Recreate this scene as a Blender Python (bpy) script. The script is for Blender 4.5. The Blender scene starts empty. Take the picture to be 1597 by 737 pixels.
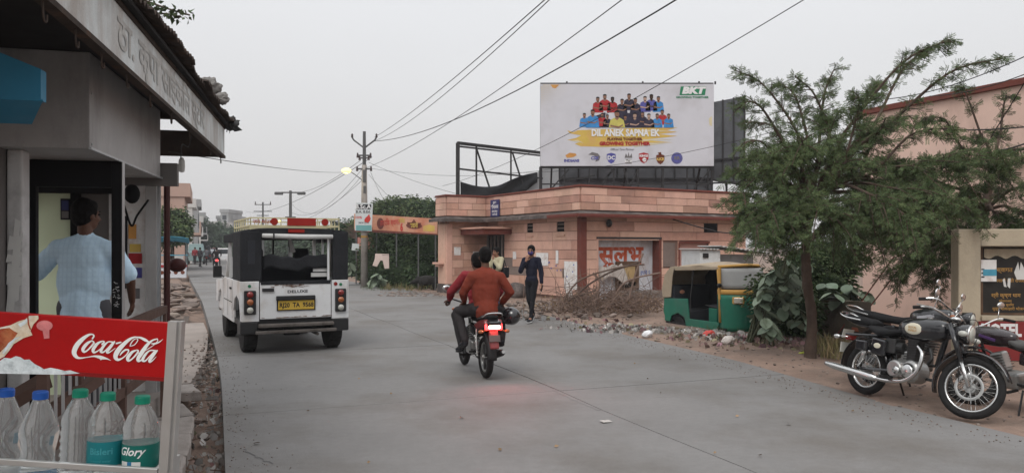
import bpy, bmesh, math, random
import numpy as np
from mathutils import Vector, Matrix, Euler, noise as mnoise
random.seed(7); rng = np.random.default_rng(7)
S = bpy.context.scene
COL = S.collection
R = math.radians
PI = math.pi

# ---------------------------------------------------------------- camera
EYE = 1.6
FOC = 1200.0          # focal length in photo pixels (photo is 1597 x 737)
HZ = 385.0            # horizon row of the photo
cam = bpy.data.cameras.new('camera'); camo = bpy.data.objects.new('camera', cam); COL.objects.link(camo)
camo.location = (0, 0, EYE); camo.rotation_euler = (R(90), 0, 0)
cam.sensor_width = 36; cam.lens = 36 * FOC / 1597; cam.shift_y = (HZ - 368.5) / 1597
cam.clip_start = 0.05; cam.clip_end = 6000
S.camera = camo

def at(px, D, z=None, py=None):
    """world point of a photo pixel column at depth D (height z, or from the row py)"""
    if z is None: z = EYE - (py - HZ) * D / FOC
    return Vector(((px - 798.5) * D / FOC, D, z))
def ground(px, py, z=0.0):
    D = (EYE - z) * FOC / (py - HZ)
    return Vector(((px - 798.5) * D / FOC, D, z))

# ---------------------------------------------------------------- sky, sun, exposure
SUN_EL, SUN_AZ = R(52), R(-166)
w = bpy.data.worlds.new('World'); S.world = w; w.use_nodes = True
nt = w.node_tree; nd = nt.nodes; lk = nt.links
bg = nd['Background']; bg.inputs[1].default_value = 0.12
sky = nd.new('ShaderNodeTexSky'); sky.sky_type = 'NISHITA'; sky.sun_disc = False
sky.sun_elevation = SUN_EL; sky.sun_rotation = SUN_AZ; sky.air_density = 1.5; sky.dust_density = 6
tc = nd.new('ShaderNodeTexCoord')
sep = nd.new('ShaderNodeSeparateXYZ'); lk.new(tc.outputs['Generated'], sep.inputs[0])
ramp = nd.new('ShaderNodeValToRGB'); lk.new(sep.outputs[2], ramp.inputs[0])
ramp.color_ramp.elements[0].position = 0.0; ramp.color_ramp.elements[0].color = (5.6, 5.5, 5.5, 1)
ramp.color_ramp.elements[1].position = 1.0; ramp.color_ramp.elements[1].color = (12.4, 12.6, 12.9, 1)
e = ramp.color_ramp.elements.new(0.12); e.color = (6.2, 6.15, 6.2, 1)
e = ramp.color_ramp.elements.new(0.30); e.color = (7.2, 7.25, 7.4, 1)
nz = nd.new('ShaderNodeTexNoise'); nz.inputs['Scale'].default_value = 1.3; nz.inputs['Detail'].default_value = 5
mp = nd.new('ShaderNodeMapping'); mp.inputs['Scale'].default_value = (1, 1, 3.0)
lk.new(tc.outputs['Generated'], mp.inputs[0]); lk.new(mp.outputs[0], nz.inputs['Vector'])
mr = nd.new('ShaderNodeMapRange'); mr.inputs[3].default_value = 0.94; mr.inputs[4].default_value = 1.06
lk.new(nz.outputs[0], mr.inputs[0])
cm = nd.new('ShaderNodeVectorMath'); cm.operation = 'SCALE'; lk.new(ramp.outputs[0], cm.inputs[0]); lk.new(mr.outputs[0], cm.inputs['Scale'])
mx = nd.new('ShaderNodeMix'); mx.data_type = 'RGBA'; mx.inputs[0].default_value = 0.93   # overcast: the clouds hide nearly all of the blue
lk.new(sky.outputs[0], mx.inputs[6]); lk.new(cm.outputs[0], mx.inputs[7]); lk.new(mx.outputs[2], bg.inputs[0])
sl = bpy.data.lights.new('sun', 'SUN'); sl.energy = 1.4; sl.angle = R(25); sl.color = (1, 0.97, 0.93)
so = bpy.data.objects.new('sun', sl); COL.objects.link(so); so.rotation_euler = (R(90) - SUN_EL, 0, PI - SUN_AZ + 0); so.location = (0, 0, 30)
S.view_settings.view_transform = 'Standard'; S.view_settings.look = 'None'
S.view_settings.exposure = 0.0; S.view_settings.gamma = 1.0
S.render.engine = 'CYCLES'; S.cycles.use_denoising = True
S.cycles.max_bounces = 8; S.cycles.transparent_max_bounces = 12; S.cycles.transmission_bounces = 8

# ---------------------------------------------------------------- materials
MATS = {}
def M(name, col=(.5, .5, .5), rough=.75, metal=0.0, var=.12, scale=3.0, bump=0.0, bscale=30.0, col2=None, c2amt=.5, c2scale=1.2,
      c2sharp=.12, isl=0.0, obj=0.0, speck=0.0, emit=None, estr=0.0, coat=0.0, trans=0.0, ior=1.45, alpha=1.0, streak=0.0, hue=0.0, sss=0.0):
    if name in MATS: return MATS[name]
    m = bpy.data.materials.new(name); m.use_nodes = True; MATS[name] = m
    n = m.node_tree.nodes; l = m.node_tree.links; b = n['Principled BSDF']
    b.inputs['Roughness'].default_value = rough; b.inputs['Metallic'].default_value = metal
    b.inputs['IOR'].default_value = ior
    if not trans and not metal: b.inputs['Specular IOR Level'].default_value = .12 if rough >= .6 else (.3 if rough >= .35 else .5)
    if coat: b.inputs['Coat Weight'].default_value = coat; b.inputs['Coat Roughness'].default_value = .08
    if trans: b.inputs['Transmission Weight'].default_value = trans
    if alpha < 1: b.inputs['Alpha'].default_value = alpha
    if sss: b.inputs['Subsurface Weight'].default_value = sss; b.inputs['Subsurface Radius'].default_value = (.02, .01, .005)
    if emit: b.inputs['Emission Color'].default_value = (*emit, 1); b.inputs['Emission Strength'].default_value = estr
    g = n.new('ShaderNodeNewGeometry')
    rgb = n.new('ShaderNodeRGB'); rgb.outputs[0].default_value = (*col, 1); cur = rgb.outputs[0]
    if col2:
        t = n.new('ShaderNodeTexNoise'); t.inputs['Scale'].default_value = c2scale; t.inputs['Detail'].default_value = 8; t.inputs['Roughness'].default_value = .65
        l.new(g.outputs['Position'], t.inputs['Vector'])
        if streak:
            mpn = n.new('ShaderNodeMapping'); mpn.inputs['Scale'].default_value = (1, 1, 1 / (1 + streak)); l.new(g.outputs['Position'], mpn.inputs[0]); l.new(mpn.outputs[0], t.inputs['Vector'])
        r_ = n.new('ShaderNodeMapRange'); r_.inputs[1].default_value = 1 - c2amt - c2sharp + .02; r_.inputs[2].default_value = 1 - c2amt + c2sharp + .02
        l.new(t.outputs[0], r_.inputs[0])
        x = n.new('ShaderNodeMix'); x.data_type = 'RGBA'; l.new(r_.outputs[0], x.inputs[0]); l.new(cur, x.inputs[6]); x.inputs[7].default_value = (*col2, 1); cur = x.outputs[2]
    if var:
        t = n.new('ShaderNodeTexNoise'); t.inputs['Scale'].default_value = scale; t.inputs['Detail'].default_value = 6; t.inputs['Roughness'].default_value = .6
        l.new(g.outputs['Position'], t.inputs['Vector'])
        r_ = n.new('ShaderNodeMapRange'); r_.inputs[1].default_value = .25; r_.inputs[2].default_value = .75; r_.inputs[3].default_value = 1 - var; r_.inputs[4].default_value = 1 + var
        l.new(t.outputs[0], r_.inputs[0])
        x = n.new('ShaderNodeVectorMath'); x.operation = 'SCALE'; l.new(cur, x.inputs[0]); l.new(r_.outputs[0], x.inputs['Scale']); cur = x.outputs[0]
    if speck:
        for sc_k, am in ((95, speck), (11, speck * .6)):
            t = n.new('ShaderNodeTexNoise'); t.inputs['Scale'].default_value = sc_k; t.inputs['Detail'].default_value = 4; t.inputs['Roughness'].default_value = .8
            l.new(g.outputs['Position'], t.inputs['Vector'])
            r_ = n.new('ShaderNodeMapRange'); r_.inputs[1].default_value = .3; r_.inputs[2].default_value = .7; r_.inputs[3].default_value = 1 - am; r_.inputs[4].default_value = 1 + am
            l.new(t.outputs[0], r_.inputs[0])
            x = n.new('ShaderNodeVectorMath'); x.operation = 'SCALE'; l.new(cur, x.inputs[0]); l.new(r_.outputs[0], x.inputs['Scale']); cur = x.outputs[0]
    for amt, kind in ((isl, 0), (obj, 1)):
        if amt:
            src = g.outputs['Random Per Island'] if kind == 0 else n.new('ShaderNodeObjectInfo').outputs['Random']
            r_ = n.new('ShaderNodeMapRange'); r_.inputs[3].default_value = 1 - amt; r_.inputs[4].default_value = 1 + amt; l.new(src, r_.inputs[0])
            hs = n.new('ShaderNodeHueSaturation'); l.new(r_.outputs[0], hs.inputs['Value']); l.new(cur, hs.inputs['Color'])
            if hue:
                r2 = n.new('ShaderNodeMapRange'); r2.inputs[3].default_value = .5 - hue; r2.inputs[4].default_value = .5 + hue
                mm = n.new('ShaderNodeMath'); mm.operation = 'MULTIPLY'; mm.inputs[1].default_value = 7.31; l.new(src, mm.inputs[0])
                fr = n.new('ShaderNodeMath'); fr.operation = 'FRACT'; l.new(mm.outputs[0], fr.inputs[0]); l.new(fr.outputs[0], r2.inputs[0]); l.new(r2.outputs[0], hs.inputs['Hue'])
            cur = hs.outputs[0]
    l.new(cur, b.inputs['Base Color'])
    if rough > .2 and not trans:
        t = n.new('ShaderNodeTexNoise'); t.inputs['Scale'].default_value = scale * 2.3; t.inputs['Detail'].default_value = 5; l.new(g.outputs['Position'], t.inputs['Vector'])
        r_ = n.new('ShaderNodeMapRange'); r_.inputs[3].default_value = max(.05, rough - .15); r_.inputs[4].default_value = min(1, rough + .15); l.new(t.outputs[0], r_.inputs[0]); l.new(r_.outputs[0], b.inputs['Roughness'])
    if bump:
        t = n.new('ShaderNodeTexNoise'); t.inputs['Scale'].default_value = bscale; t.inputs['Detail'].default_value = 7; t.inputs['Roughness'].default_value = .65
        l.new(g.outputs['Position'], t.inputs['Vector'])
        bp = n.new('ShaderNodeBump'); bp.inputs['Strength'].default_value = min(1, bump); bp.inputs['Distance'].default_value = .02; l.new(t.outputs[0], bp.inputs['Height']); l.new(bp.outputs[0], b.inputs['Normal'])
    return m

# ---------------------------------------------------------------- mesh helpers
def orient(d):
    d = Vector(d).normalized(); up = Vector((0, 0, 1)) if abs(d.z) < .95 else Vector((0, 1, 0))
    a = d.cross(up).normalized(); b = a.cross(d).normalized(); return a, b, d
class MB:
    def __init__(s): s.v = []; s.f = []
    def add(s, vs, fs, T=None):
        o = len(s.v); s.v += [(T @ Vector(v)) if T is not None else Vector(v) for v in vs]; s.f += [tuple(i + o for i in f) for f in fs]; return s
    def box(s, c, d, rot=(0, 0, 0), top=None):
        x, y, z = d[0] / 2, d[1] / 2, d[2] / 2; tx, ty = top if top else (1, 1)
        vs = [(-x, -y, -z), (x, -y, -z), (x, y, -z), (-x, y, -z), (-x * tx, -y * ty, z), (x * tx, -y * ty, z), (x * tx, y * ty, z), (-x * tx, y * ty, z)]
        return s.add(vs, [(3, 2, 1, 0), (4, 5, 6, 7), (0, 1, 5, 4), (1, 2, 6, 5), (2, 3, 7, 6), (3, 0, 4, 7)], Matrix.Translation(c) @ Euler(rot).to_matrix().to_4x4())
    def bx(s, a, b): return s.box([(a[i] + b[i]) / 2 for i in range(3)], [abs(b[i] - a[i]) for i in range(3)])
    def bar(s, p, q, w_, h=None, up=None):
        p, q = Vector(p), Vector(q); h = h or w_; a, b, d = orient(q - p)
        if up is not None: b = (Vector(up) - d * Vector(up).dot(d)).normalized(); a = d.cross(b)
        vs = []
        for c in (p, q):
            for i, j in ((-1, -1), (1, -1), (1, 1), (-1, 1)): vs.append(c + a * i * w_ / 2 + b * j * h / 2)
        return s.add(vs, [(0, 1, 2, 3), (7, 6, 5, 4), (4, 5, 1, 0), (5, 6, 2, 1), (6, 7, 3, 2), (7, 4, 0, 3)])
    def tube(s, pts, r, n=8, closed=False, cap=True):
        pts = [Vector(p) for p in pts]; N = len(pts); rr = r if isinstance(r, (list, tuple)) else [r] * N
        prev = None; rings = []
        for i, p in enumerate(pts):
            if closed: d = pts[(i + 1) % N] - pts[i - 1]
            else: d = pts[min(i + 1, N - 1)] - pts[max(i - 1, 0)]
            if d.length < 1e-9: d = Vector((0, 0, 1))
            d.normalize()
            if prev is None: a, b, _ = orient(d)
            else:
                a = prev - d * prev.dot(d)
                if a.length < 1e-6: a, b, _ = orient(d)
                a.normalize(); b = a.cross(d) * -1
            b = d.cross(a); prev = a
            rings.append([p + (a * math.cos(2 * PI * k / n) + b * math.sin(2 * PI * k / n)) * rr[i] for k in range(n)])
        vs = [v for rg in rings for v in rg]; fs = []
        for i in range(N if closed else N - 1):
            j = (i + 1) % N
            for k in range(n): fs.append((i * n + k, i * n + (k + 1) % n, j * n + (k + 1) % n, j * n + k))
        if cap and not closed: fs.append(tuple(range(n - 1, -1, -1))); fs.append(tuple((N - 1) * n + k for k in range(n)))
        return s.add(vs, fs)
    def lathe(s, prof, n=20, T=None, axis='z'):
        vs = []; fs = []
        for r, z in prof:
            for k in range(n):
                a = 2 * PI * k / n; vs.append((r * math.cos(a), r * math.sin(a), z))
        for i in range(len(prof) - 1):
            for k in range(n): fs.append((i * n + k, i * n + (k + 1) % n, (i + 1) * n + (k + 1) % n, (i + 1) * n + k))
        if prof[0][0] > 1e-5: fs.append(tuple(range(n - 1, -1, -1)))
        if prof[-1][0] > 1e-5: fs.append(tuple((len(prof) - 1) * n + k for k in range(n)))
        Rm = {'z': Matrix.Identity(4), 'y': Matrix.Rotation(R(-90), 4, 'X'), 'x': Matrix.Rotation(R(90), 4, 'Y')}[axis]
        return s.add(vs, fs, (T if T is not None else Matrix.Identity(4)) @ Rm)
    def torus(s, c, Rr, r, axis='y', n=28, m=8, sx=1.0):
        vs = []; fs = []
        for i in range(n):
            A = 2 * PI * i / n
            for j in range(m):
                B = 2 * PI * j / m; q = Rr + r * math.cos(B); h = r * sx * math.sin(B)
                vs.append((q * math.cos(A), h, q * math.sin(A)) if axis == 'y' else ((q * math.cos(A), q * math.sin(A), h) if axis == 'z' else (h, q * math.cos(A), q * math.sin(A))))
        for i in range(n):
            for j in range(m): fs.append((i * m + j, ((i + 1) % n) * m + j, ((i + 1) % n) * m + (j + 1) % m, i * m + (j + 1) % m))
        return s.add(vs, fs, Matrix.Translation(c))
    def ell(s, c, rad, n=14, m=9, rot=(0, 0, 0)):
        vs = [(0, 0, -1)]; fs = []
        for i in range(1, m):
            t = -PI / 2 + PI * i / m
            for k in range(n): vs.append((math.cos(t) * math.cos(2 * PI * k / n), math.cos(t) * math.sin(2 * PI * k / n), math.sin(t)))
        vs.append((0, 0, 1)); L = len(vs) - 1
        for k in range(n): fs.append((0, 1 + (k + 1) % n, 1 + k)); fs.append((L, L - n + k, L - n + (k + 1) % n))
        for i in range(m - 2):
            for k in range(n): a = 1 + i * n; fs.append((a + k, a + (k + 1) % n, a + n + (k + 1) % n, a + n + k))
        return s.add(vs, fs, Matrix.Translation(c) @ Euler(rot).to_matrix().to_4x4() @ Matrix.Diagonal((*rad, 1)))
    def cone(s, p, q, r1, r2, n=12):
        """rounded limb from p to q"""
        p, q = Vector(p), Vector(q); a, b, d = orient(q - p); L = (q - p).length
        pts = []; rr = []
        for t in (-90, -60, -30): pts.append(p + d * r1 * math.sin(R(t))); rr.append(max(1e-4, r1 * math.cos(R(t))))
        for t in (0, .33, .66, 1): pts.append(p + d * L * t); rr.append(r1 + (r2 - r1) * t)
        for t in (30, 60, 90): pts.append(q + d * r2 * math.sin(R(t))); rr.append(max(1e-4, r2 * math.cos(R(t))))
        return s.tube(pts, rr, n)
    def prism(s, poly, y0, y1, T=None):
        """outline in the local x-z plane, extruded along y"""
        n = len(poly); vs = [(p[0], y0, p[1]) for p in poly] + [(p[0], y1, p[1]) for p in poly]
        fs = [tuple(range(n)), tuple(range(2 * n - 1, n - 1, -1))] + [((i + 1) % n, i, n + i, n + (i + 1) % n) for i in range(n)]
        return s.add(vs, fs, T)
    def sheet(s, P, nu, nv, th=0.0):
        """grid of points P(u,v); optional thickness along z"""
        o = []
        for i in range(nu + 1):
            for j in range(nv + 1): o.append(Vector(P(i / nu, j / nv)))
        W = nv + 1; fs = [(i * W + j, (i + 1) * W + j, (i + 1) * W + j + 1, i * W + j + 1) for i in range(nu) for j in range(nv)]
        return s.add(o, fs)
    def xf(s, T): s.v = [T @ v for v in s.v]; return s
    def build(s, name, mat, parent=None, smooth=False, bevel=0.0, kind=None, label=None, solid=0.0, sub=0, remesh=0.0, smoothn=0, seg=2):
        me = bpy.data.meshes.new(name); me.from_pydata([tuple(v) for v in s.v], [], s.f); me.update()
        bm = bmesh.new(); bm.from_mesh(me); bmesh.ops.recalc_face_normals(bm, faces=bm.faces); bm.to_mesh(me); bm.free()
        return finish(name, me, mat, parent, smooth, bevel, kind, label, solid, sub, remesh, smoothn, seg)
def finish(name, me, mat, parent=None, smooth=False, bevel=0.0, kind=None, label=None, solid=0.0, sub=0, remesh=0.0, smoothn=0, seg=2):
    me.materials.append(MATS[mat] if isinstance(mat, str) else mat)
    o = bpy.data.objects.new(name, me); COL.objects.link(o)
    if parent is not None: o.parent = parent
    if solid: q = o.modifiers.new('s', 'SOLIDIFY'); q.thickness = solid; q.offset = 0
    if remesh:
        q = o.modifiers.new('r', 'REMESH'); q.mode = 'VOXEL'; q.voxel_size = remesh; q.use_smooth_shade = True
        if smoothn: q = o.modifiers.new('m', 'SMOOTH'); q.iterations = smoothn; q.factor = .5
    if sub: q = o.modifiers.new('u', 'SUBSURF'); q.levels = q.render_levels = sub
    if bevel: q = o.modifiers.new('b', 'BEVEL'); q.width = bevel; q.segments = seg; q.limit_method = 'ANGLE'; q.angle_limit = R(35)
    if smooth:
        for p in me.polygons: p.use_smooth = True
    if kind: o['kind'] = kind
    if label: o['label'] = label
    return o
def tag(o, label=None, cat=None, group=None, kind=None):
    if label: o['label'] = label
    if cat: o['category'] = cat
    if group: o['group'] = group
    if kind: o['kind'] = kind
    return o
def thing(name, label, cat, loc=(0, 0, 0), rz=0.0, group=None, rot=None, sc=1.0):
    o = bpy.data.objects.new(name, None); COL.objects.link(o); o.location = loc; o.rotation_euler = rot or (0, 0, rz); o.scale = (sc,) * 3
    o.empty_display_size = .1
    return tag(o, label, cat, group)
def mw(o):
    return Matrix.LocRotScale(o.location, o.rotation_euler, o.scale)
def inv(o): return mw(o).inverted()
def copy_tree(o, loc=None, rz=None, label=None, parent=None, sc=None):
    c = o.copy(); COL.objects.link(c)
    if parent is not None: c.parent = parent
    if loc is not None: c.location = loc
    if rz is not None: c.rotation_euler.z = rz
    if sc is not None: c.scale = (sc,) * 3
    if label: c['label'] = label
    for ch in [q for q in bpy.data.objects if q.parent == o]: copy_tree(ch, parent=c)
    return c
def spline(pts, n=8, closed=False):
    pts = [np.array(p, float) for p in pts]; out = []; N = len(pts)
    for i in range(N if closed else N - 1):
        if closed: p0, p1, p2, p3 = pts[i - 1], pts[i], pts[(i + 1) % N], pts[(i + 2) % N]
        else: p0, p1, p2, p3 = pts[max(i - 1, 0)], pts[i], pts[i + 1], pts[min(i + 2, N - 1)]
        for k in range(n):
            t = k / n; out.append(.5 * ((2 * p1) + (-p0 + p2) * t + (2 * p0 - 5 * p1 + 4 * p2 - p3) * t * t + (-p0 + 3 * p1 - 3 * p2 + p3) * t ** 3))
    if not closed: out.append(pts[-1])
    return out
def np_mesh(name, V, F, mat, parent=None, kind=None, smooth=False):
    me = bpy.data.meshes.new(name); V = np.asarray(V, np.float32); F = np.asarray(F, np.int32); k = F.shape[1]
    me.vertices.add(len(V)); me.vertices.foreach_set('co', V.ravel()); me.loops.add(F.size); me.loops.foreach_set('vertex_index', F.ravel())
    me.polygons.add(len(F)); me.polygons.foreach_set('loop_start', np.arange(0, F.size, k, dtype=np.int32)); me.polygons.foreach_set('loop_total', np.full(len(F), k, np.int32))
    me.update(calc_edges=True); me.validate()
    return finish(name, me, mat, parent, smooth=smooth, kind=kind)
def scatter(name, TV, TF, pos, dirs, size, mat, parent=None, kind=None, roll=None):
    """many copies of a small template (long axis x, normal z) joined in one mesh"""
    TV = np.asarray(TV, float); TF = np.asarray(TF, int); pos = np.asarray(pos, float); n = len(pos)
    d = np.asarray(dirs, float); d /= np.linalg.norm(d, axis=1, keepdims=True) + 1e-9
    r = rng.normal(size=(n, 3)) if roll is None else np.asarray(roll, float) + rng.normal(size=(n, 3)) * .35
    b = np.cross(r, d); b /= np.linalg.norm(b, axis=1, keepdims=True) + 1e-9; c = np.cross(d, b)
    size = np.asarray(size).reshape(-1, 1, 1) * np.ones((n, 1, 1))
    V = pos[:, None, :] + size * (TV[None, :, 0:1] * d[:, None, :] + TV[None, :, 1:2] * b[:, None, :] + TV[None, :, 2:3] * c[:, None, :])
    F = TF[None] + (np.arange(n) * len(TV))[:, None, None]
    return np_mesh(name, V.reshape(-1, 3), F.reshape(-1, TF.shape[1]), mat, parent, kind)
LEAF_V = [(0, 0, 0), (.35, .28, .05), (1, 0, -.06), (.35, -.28, .05)]; LEAF_F = [(0, 1, 2, 3)]
def frond_template(k=6):
    V = []; F = []
    for i in range(k):
        x = .12 + i / k * .88
        for s in (-1, 1):
            o = len(V); V += [(x - .02, 0, 0), (x + .12, s * .12, -.02), (x + .19, s * .28, -.05), (x + .03, s * .16, 0)]; F.append((o, o + 1, o + 2, o + 3))
    return V, F
_tx = {}
def text2d(s, size=1.0, bold=0.0, shear=0.0, align='CENTER'):
    k = (s, bold, shear, align)
    if k not in _tx:
        c = bpy.data.curves.new('t', 'FONT'); c.body = s; c.size = 1; c.offset = bold; c.shear = shear; c.align_x = align; c.align_y = 'CENTER'; c.resolution_u = 2
        o = bpy.data.objects.new('t', c); COL.objects.link(o); bpy.context.view_layer.update()
        me = bpy.data.meshes.new_from_object(o.evaluated_get(bpy.context.evaluated_depsgraph_get()))
        _tx[k] = ([tuple(v.co) for v in me.vertices], [tuple(p.vertices) for p in me.polygons])
        bpy.data.objects.remove(o); bpy.data.curves.remove(c); bpy.data.meshes.remove(me)
    V, F = _tx[k]; return [(v[0] * size, v[1] * size) for v in V], F
def letter(name, s, mat, parent, origin, u, v, size, bold=0.0, shear=0.0, align='CENTER', wscale=1.0, fn=None):
    V, F = text2d(s, size, bold, shear, align); o = Vector(origin); u = Vector(u); v = Vector(v)
    if not V: return None
    mb = MB(); mb.v = [fn(x * wscale, y) if fn else o + u * x * wscale + v * y for x, y in V]; mb.f = list(F)
    me = bpy.data.meshes.new(name); me.from_pydata([tuple(q) for q in mb.v], [], mb.f); me.update()
    return finish(name, me, mat, parent)
def ribbon(mb, strokes, fn, n=6):
    """strokes of (x, y, width) drawn as flat ribbons, fn maps 2-D to 3-D; each stroke a hair higher than the one before"""
    for si, st in enumerate(strokes):
        P = spline(st, n); L = len(P); vs = []
        for i in range(L):
            a = P[max(0, i - 1)][:2]; b = P[min(L - 1, i + 1)][:2]; d = b - a; d = d / (np.linalg.norm(d) + 1e-9); nn = np.array([-d[1], d[0]]); w_ = max(P[i][2], 1) / 2
            vs += [fn(*(P[i][:2] + nn * w_), si), fn(*(P[i][:2] - nn * w_), si)]
        mb.add(vs, [(2 * i, 2 * i + 1, 2 * i + 3, 2 * i + 2) for i in range(L - 1)])
        for e_ in (0, -1):
            c = P[e_]; k = 8; w_ = max(c[2], 1) / 2
            mb.add([fn(c[0] + w_ * math.cos(2 * PI * j / k), c[1] + w_ * math.sin(2 * PI * j / k), si + .5) for j in range(k)], [tuple(range(k))])
# ---------------------------------------------------------------- the setting: ground, road, kerb-side
M('dirt', (.245, .175, .14), .95, var=.22, scale=1.4, bump=.9, bscale=14, col2=(.155, .12, .10), c2amt=.45, c2scale=.8, speck=.18)
M('concrete_road', (.190, .185, .181), .78, var=.10, scale=.7, bump=.25, bscale=45, col2=(.150, .140, .130), c2amt=.46, c2scale=.5, c2sharp=.09, obj=.05, speck=.11)
M('joint_tar', (.10, .10, .10), .9, var=.1)
M('concrete_old', (.30, .26, .235), .9, var=.15, scale=4, bump=.5, bscale=30, col2=(.20, .18, .165), c2amt=.42, c2scale=2)
M('paving', (.28, .25, .23), .9, var=.15, scale=5, bump=.5, bscale=25, col2=(.19, .165, .15), c2amt=.4, c2scale=3, obj=.14, speck=.08)
M('mud', (.085, .068, .058), .8, var=.3, scale=6, bump=.8, bscale=20)
M('rubble', (.185, .15, .13), .95, var=.2, scale=8, bump=.4, isl=.35, hue=.01)
M('litter_pale', (.40, .38, .36), .8, var=.1, scale=12, isl=.45, hue=.01)
M('litter_mixed', (.24, .17, .14), .7, var=.1, scale=12, isl=.6, hue=.09)
M('dry_leaf', (.22, .15, .09), .8, var=.1, isl=.4)

LP = [(6.5, -30), (3.6, -10), (.07, 0), (-2.03, 5.45), (-3.72, 9.85), (-5.2, 13.4), (-9.1, 22.6), (-20.3, 48), (-53, 128), (-110, 270), (-700, 1800)]
LP = [np.array(p, float) for p in LP]
_s = [0.0]
for a_, b_ in zip(LP[:-1], LP[1:]): _s.append(_s[-1] + np.linalg.norm(b_ - a_))
S0 = _s[2]
def Lpt(s):
    s = s + S0
    i = 0
    while i < len(_s) - 2 and s > _s[i + 1]: i += 1
    t = (s - _s[i]) / (_s[i + 1] - _s[i]); return LP[i] * (1 - t) + LP[i + 1] * t
def frame(s):
    p = (Lpt(s - 1.2) + Lpt(s) + Lpt(s + 1.2)) / 3; d = Lpt(s + 2.5) - Lpt(s - 2.5); d /= np.linalg.norm(d); return p, np.array([d[1], -d[0]])
def RP(s, t, z=0.0):
    """s metres along the left road edge, t metres to its right"""
    p, n = frame(s); nf = np.array([.92, .39]); k = min(1, max(0, (abs(t) - 9) / 30)); n = n * (1 - k) + nf * k
    q = p + n * t; return Vector((q[0], q[1], z))
def width(s): return float(np.interp(s, [0, 6, 9, 12, 18, 26, 36, 60], [6.0, 6.15, 6.6, 6.75, 7.3, 7.15, 6.6, 6.6]))
def hgt(s, t):
    W = width(s); n1 = mnoise.noise(Vector((s * .9, t * .9, 0))); n2 = mnoise.noise(Vector((s * 3.1, t * 3.1, 5)))
    if t >= W - .15:
        e_ = min(1, (t - W + .15) / .6); return -.045 + .062 * e_ + .035 * n1 * e_ + .02 * n2 + (.03 if t > W + 3 else 0)
    if t > .02: return -.16
    if t > -.34: return -.20 + .05 * n2
    k = min(1, (-.34 - t) / .12); return -.20 + k * (.15 + .02 * n1 + .02 * n2)
def ground_sheet():
    ss = list(np.arange(1.5, 46, .22)); ss = [-150, -60, -20, -8, -3, 0] + ss + list(46 + np.cumsum(1.25 ** np.arange(1, 33) * .3)) + [1500]
    ss = [q for q in ss if q < 1501]
    ts = [-2000, -600, -200, -80, -40, -22, -14, -10, -7, -5.5] + list(np.arange(-4.6, -.6, .22)) + [-.5, -.42, -.36, -.3, -.2, -.1, 0, .015, .05, 2, 4, 5.2] + list(np.arange(5.6, 16, .2)) + [17, 18.5, 21, 25, 32, 45, 70, 130, 300, 900, 2000]
    V = []; 
    for s in ss:
        for t in ts:
            z = hgt(s, t) if s < 60 else (-.12 if 0 < t < 6.7 else -.03)
            V.append(tuple(RP(s, t, z)))
    W = len(ts); F = [(i * W + j, i * W + j + 1, (i + 1) * W + j + 1, (i + 1) * W + j) for i in range(len(ss) - 1) for j in range(W - 1)]
    np_mesh('ground', V, F, 'dirt', kind='structure', smooth=True)
ground_sheet()

# road: a tar-dark bed and concrete slabs laid on it with open joints
mb = MB(); ss = list(np.arange(-6, 62, 1.0)) + [70, 85, 100, 128, 170, 270, 500, 900]
for a_, b_ in zip(ss[:-1], ss[1:]):
    far = a_ > 44; za = 0.0 if far else -.012
    o = len(mb.v); mb.v += [RP(a_, -.0, za), RP(a_, width(a_) + .2, za), RP(b_, width(b_) + .2, za), RP(b_, -.0, za)]; mb.f.append((o, o + 1, o + 2, o + 3))
road = mb.build('road', 'joint_tar', kind='structure')
road.data.materials.append(MATS['concrete_road'])
for p in road.data.polygons:
    if p.center[2] > -.006: p.material_index = 1
JS = [-3.1, .9, 7.85 - 3.05]   # transverse joints (s along the edge), one joint falls at s = 7.85
cuts = [7.85 - 8.6, 7.85 - 4.3, 7.85, 12.1, 16.4, 20.7, 25, 29.3, 33.6, 37.9, 42.2, 44.9]
for i, (a_, b_) in enumerate(zip(cuts[:-1], cuts[1:])):
    for lane in (0, 1):
        mb = MB(); g = .007; n_ = 4
        for k in range(n_):
            sa, sb = a_ + g + (b_ - a_ - 2 * g) * k / n_, a_ + g + (b_ - a_ - 2 * g) * (k + 1) / n_
            wob = lambda s: .02 * math.sin(s * 1.7)
            f0 = (lambda s: 0.0) if lane == 0 else (lambda s: 3.5 + g + wob(s)); f1 = (lambda s: 3.5 - g + wob(s)) if lane == 0 else (lambda s: width(s) + .2)
            dz = 0 if (i + lane) % 2 else -.0015
            P = [RP(sa, f0(sa)), RP(sa, f1(sa)), RP(sb, f1(sb)), RP(sb, f0(sb))]; o = len(mb.v)
            mb.v += [Vector((p.x, p.y, dz)) for p in P] + [Vector((p.x, p.y, -.19)) for p in P]
            mb.f += [(o, o + 1, o + 2, o + 3), (o, o + 3, o + 7, o + 4), (o + 1, o + 5, o + 6, o + 2)]
            if k == 0: mb.f.append((o, o + 4, o + 5, o + 1))
            if k == n_ - 1: mb.f.append((o + 3, o + 2, o + 6, o + 7))
        mb.build('road_slab', 'concrete_road', road)
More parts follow.
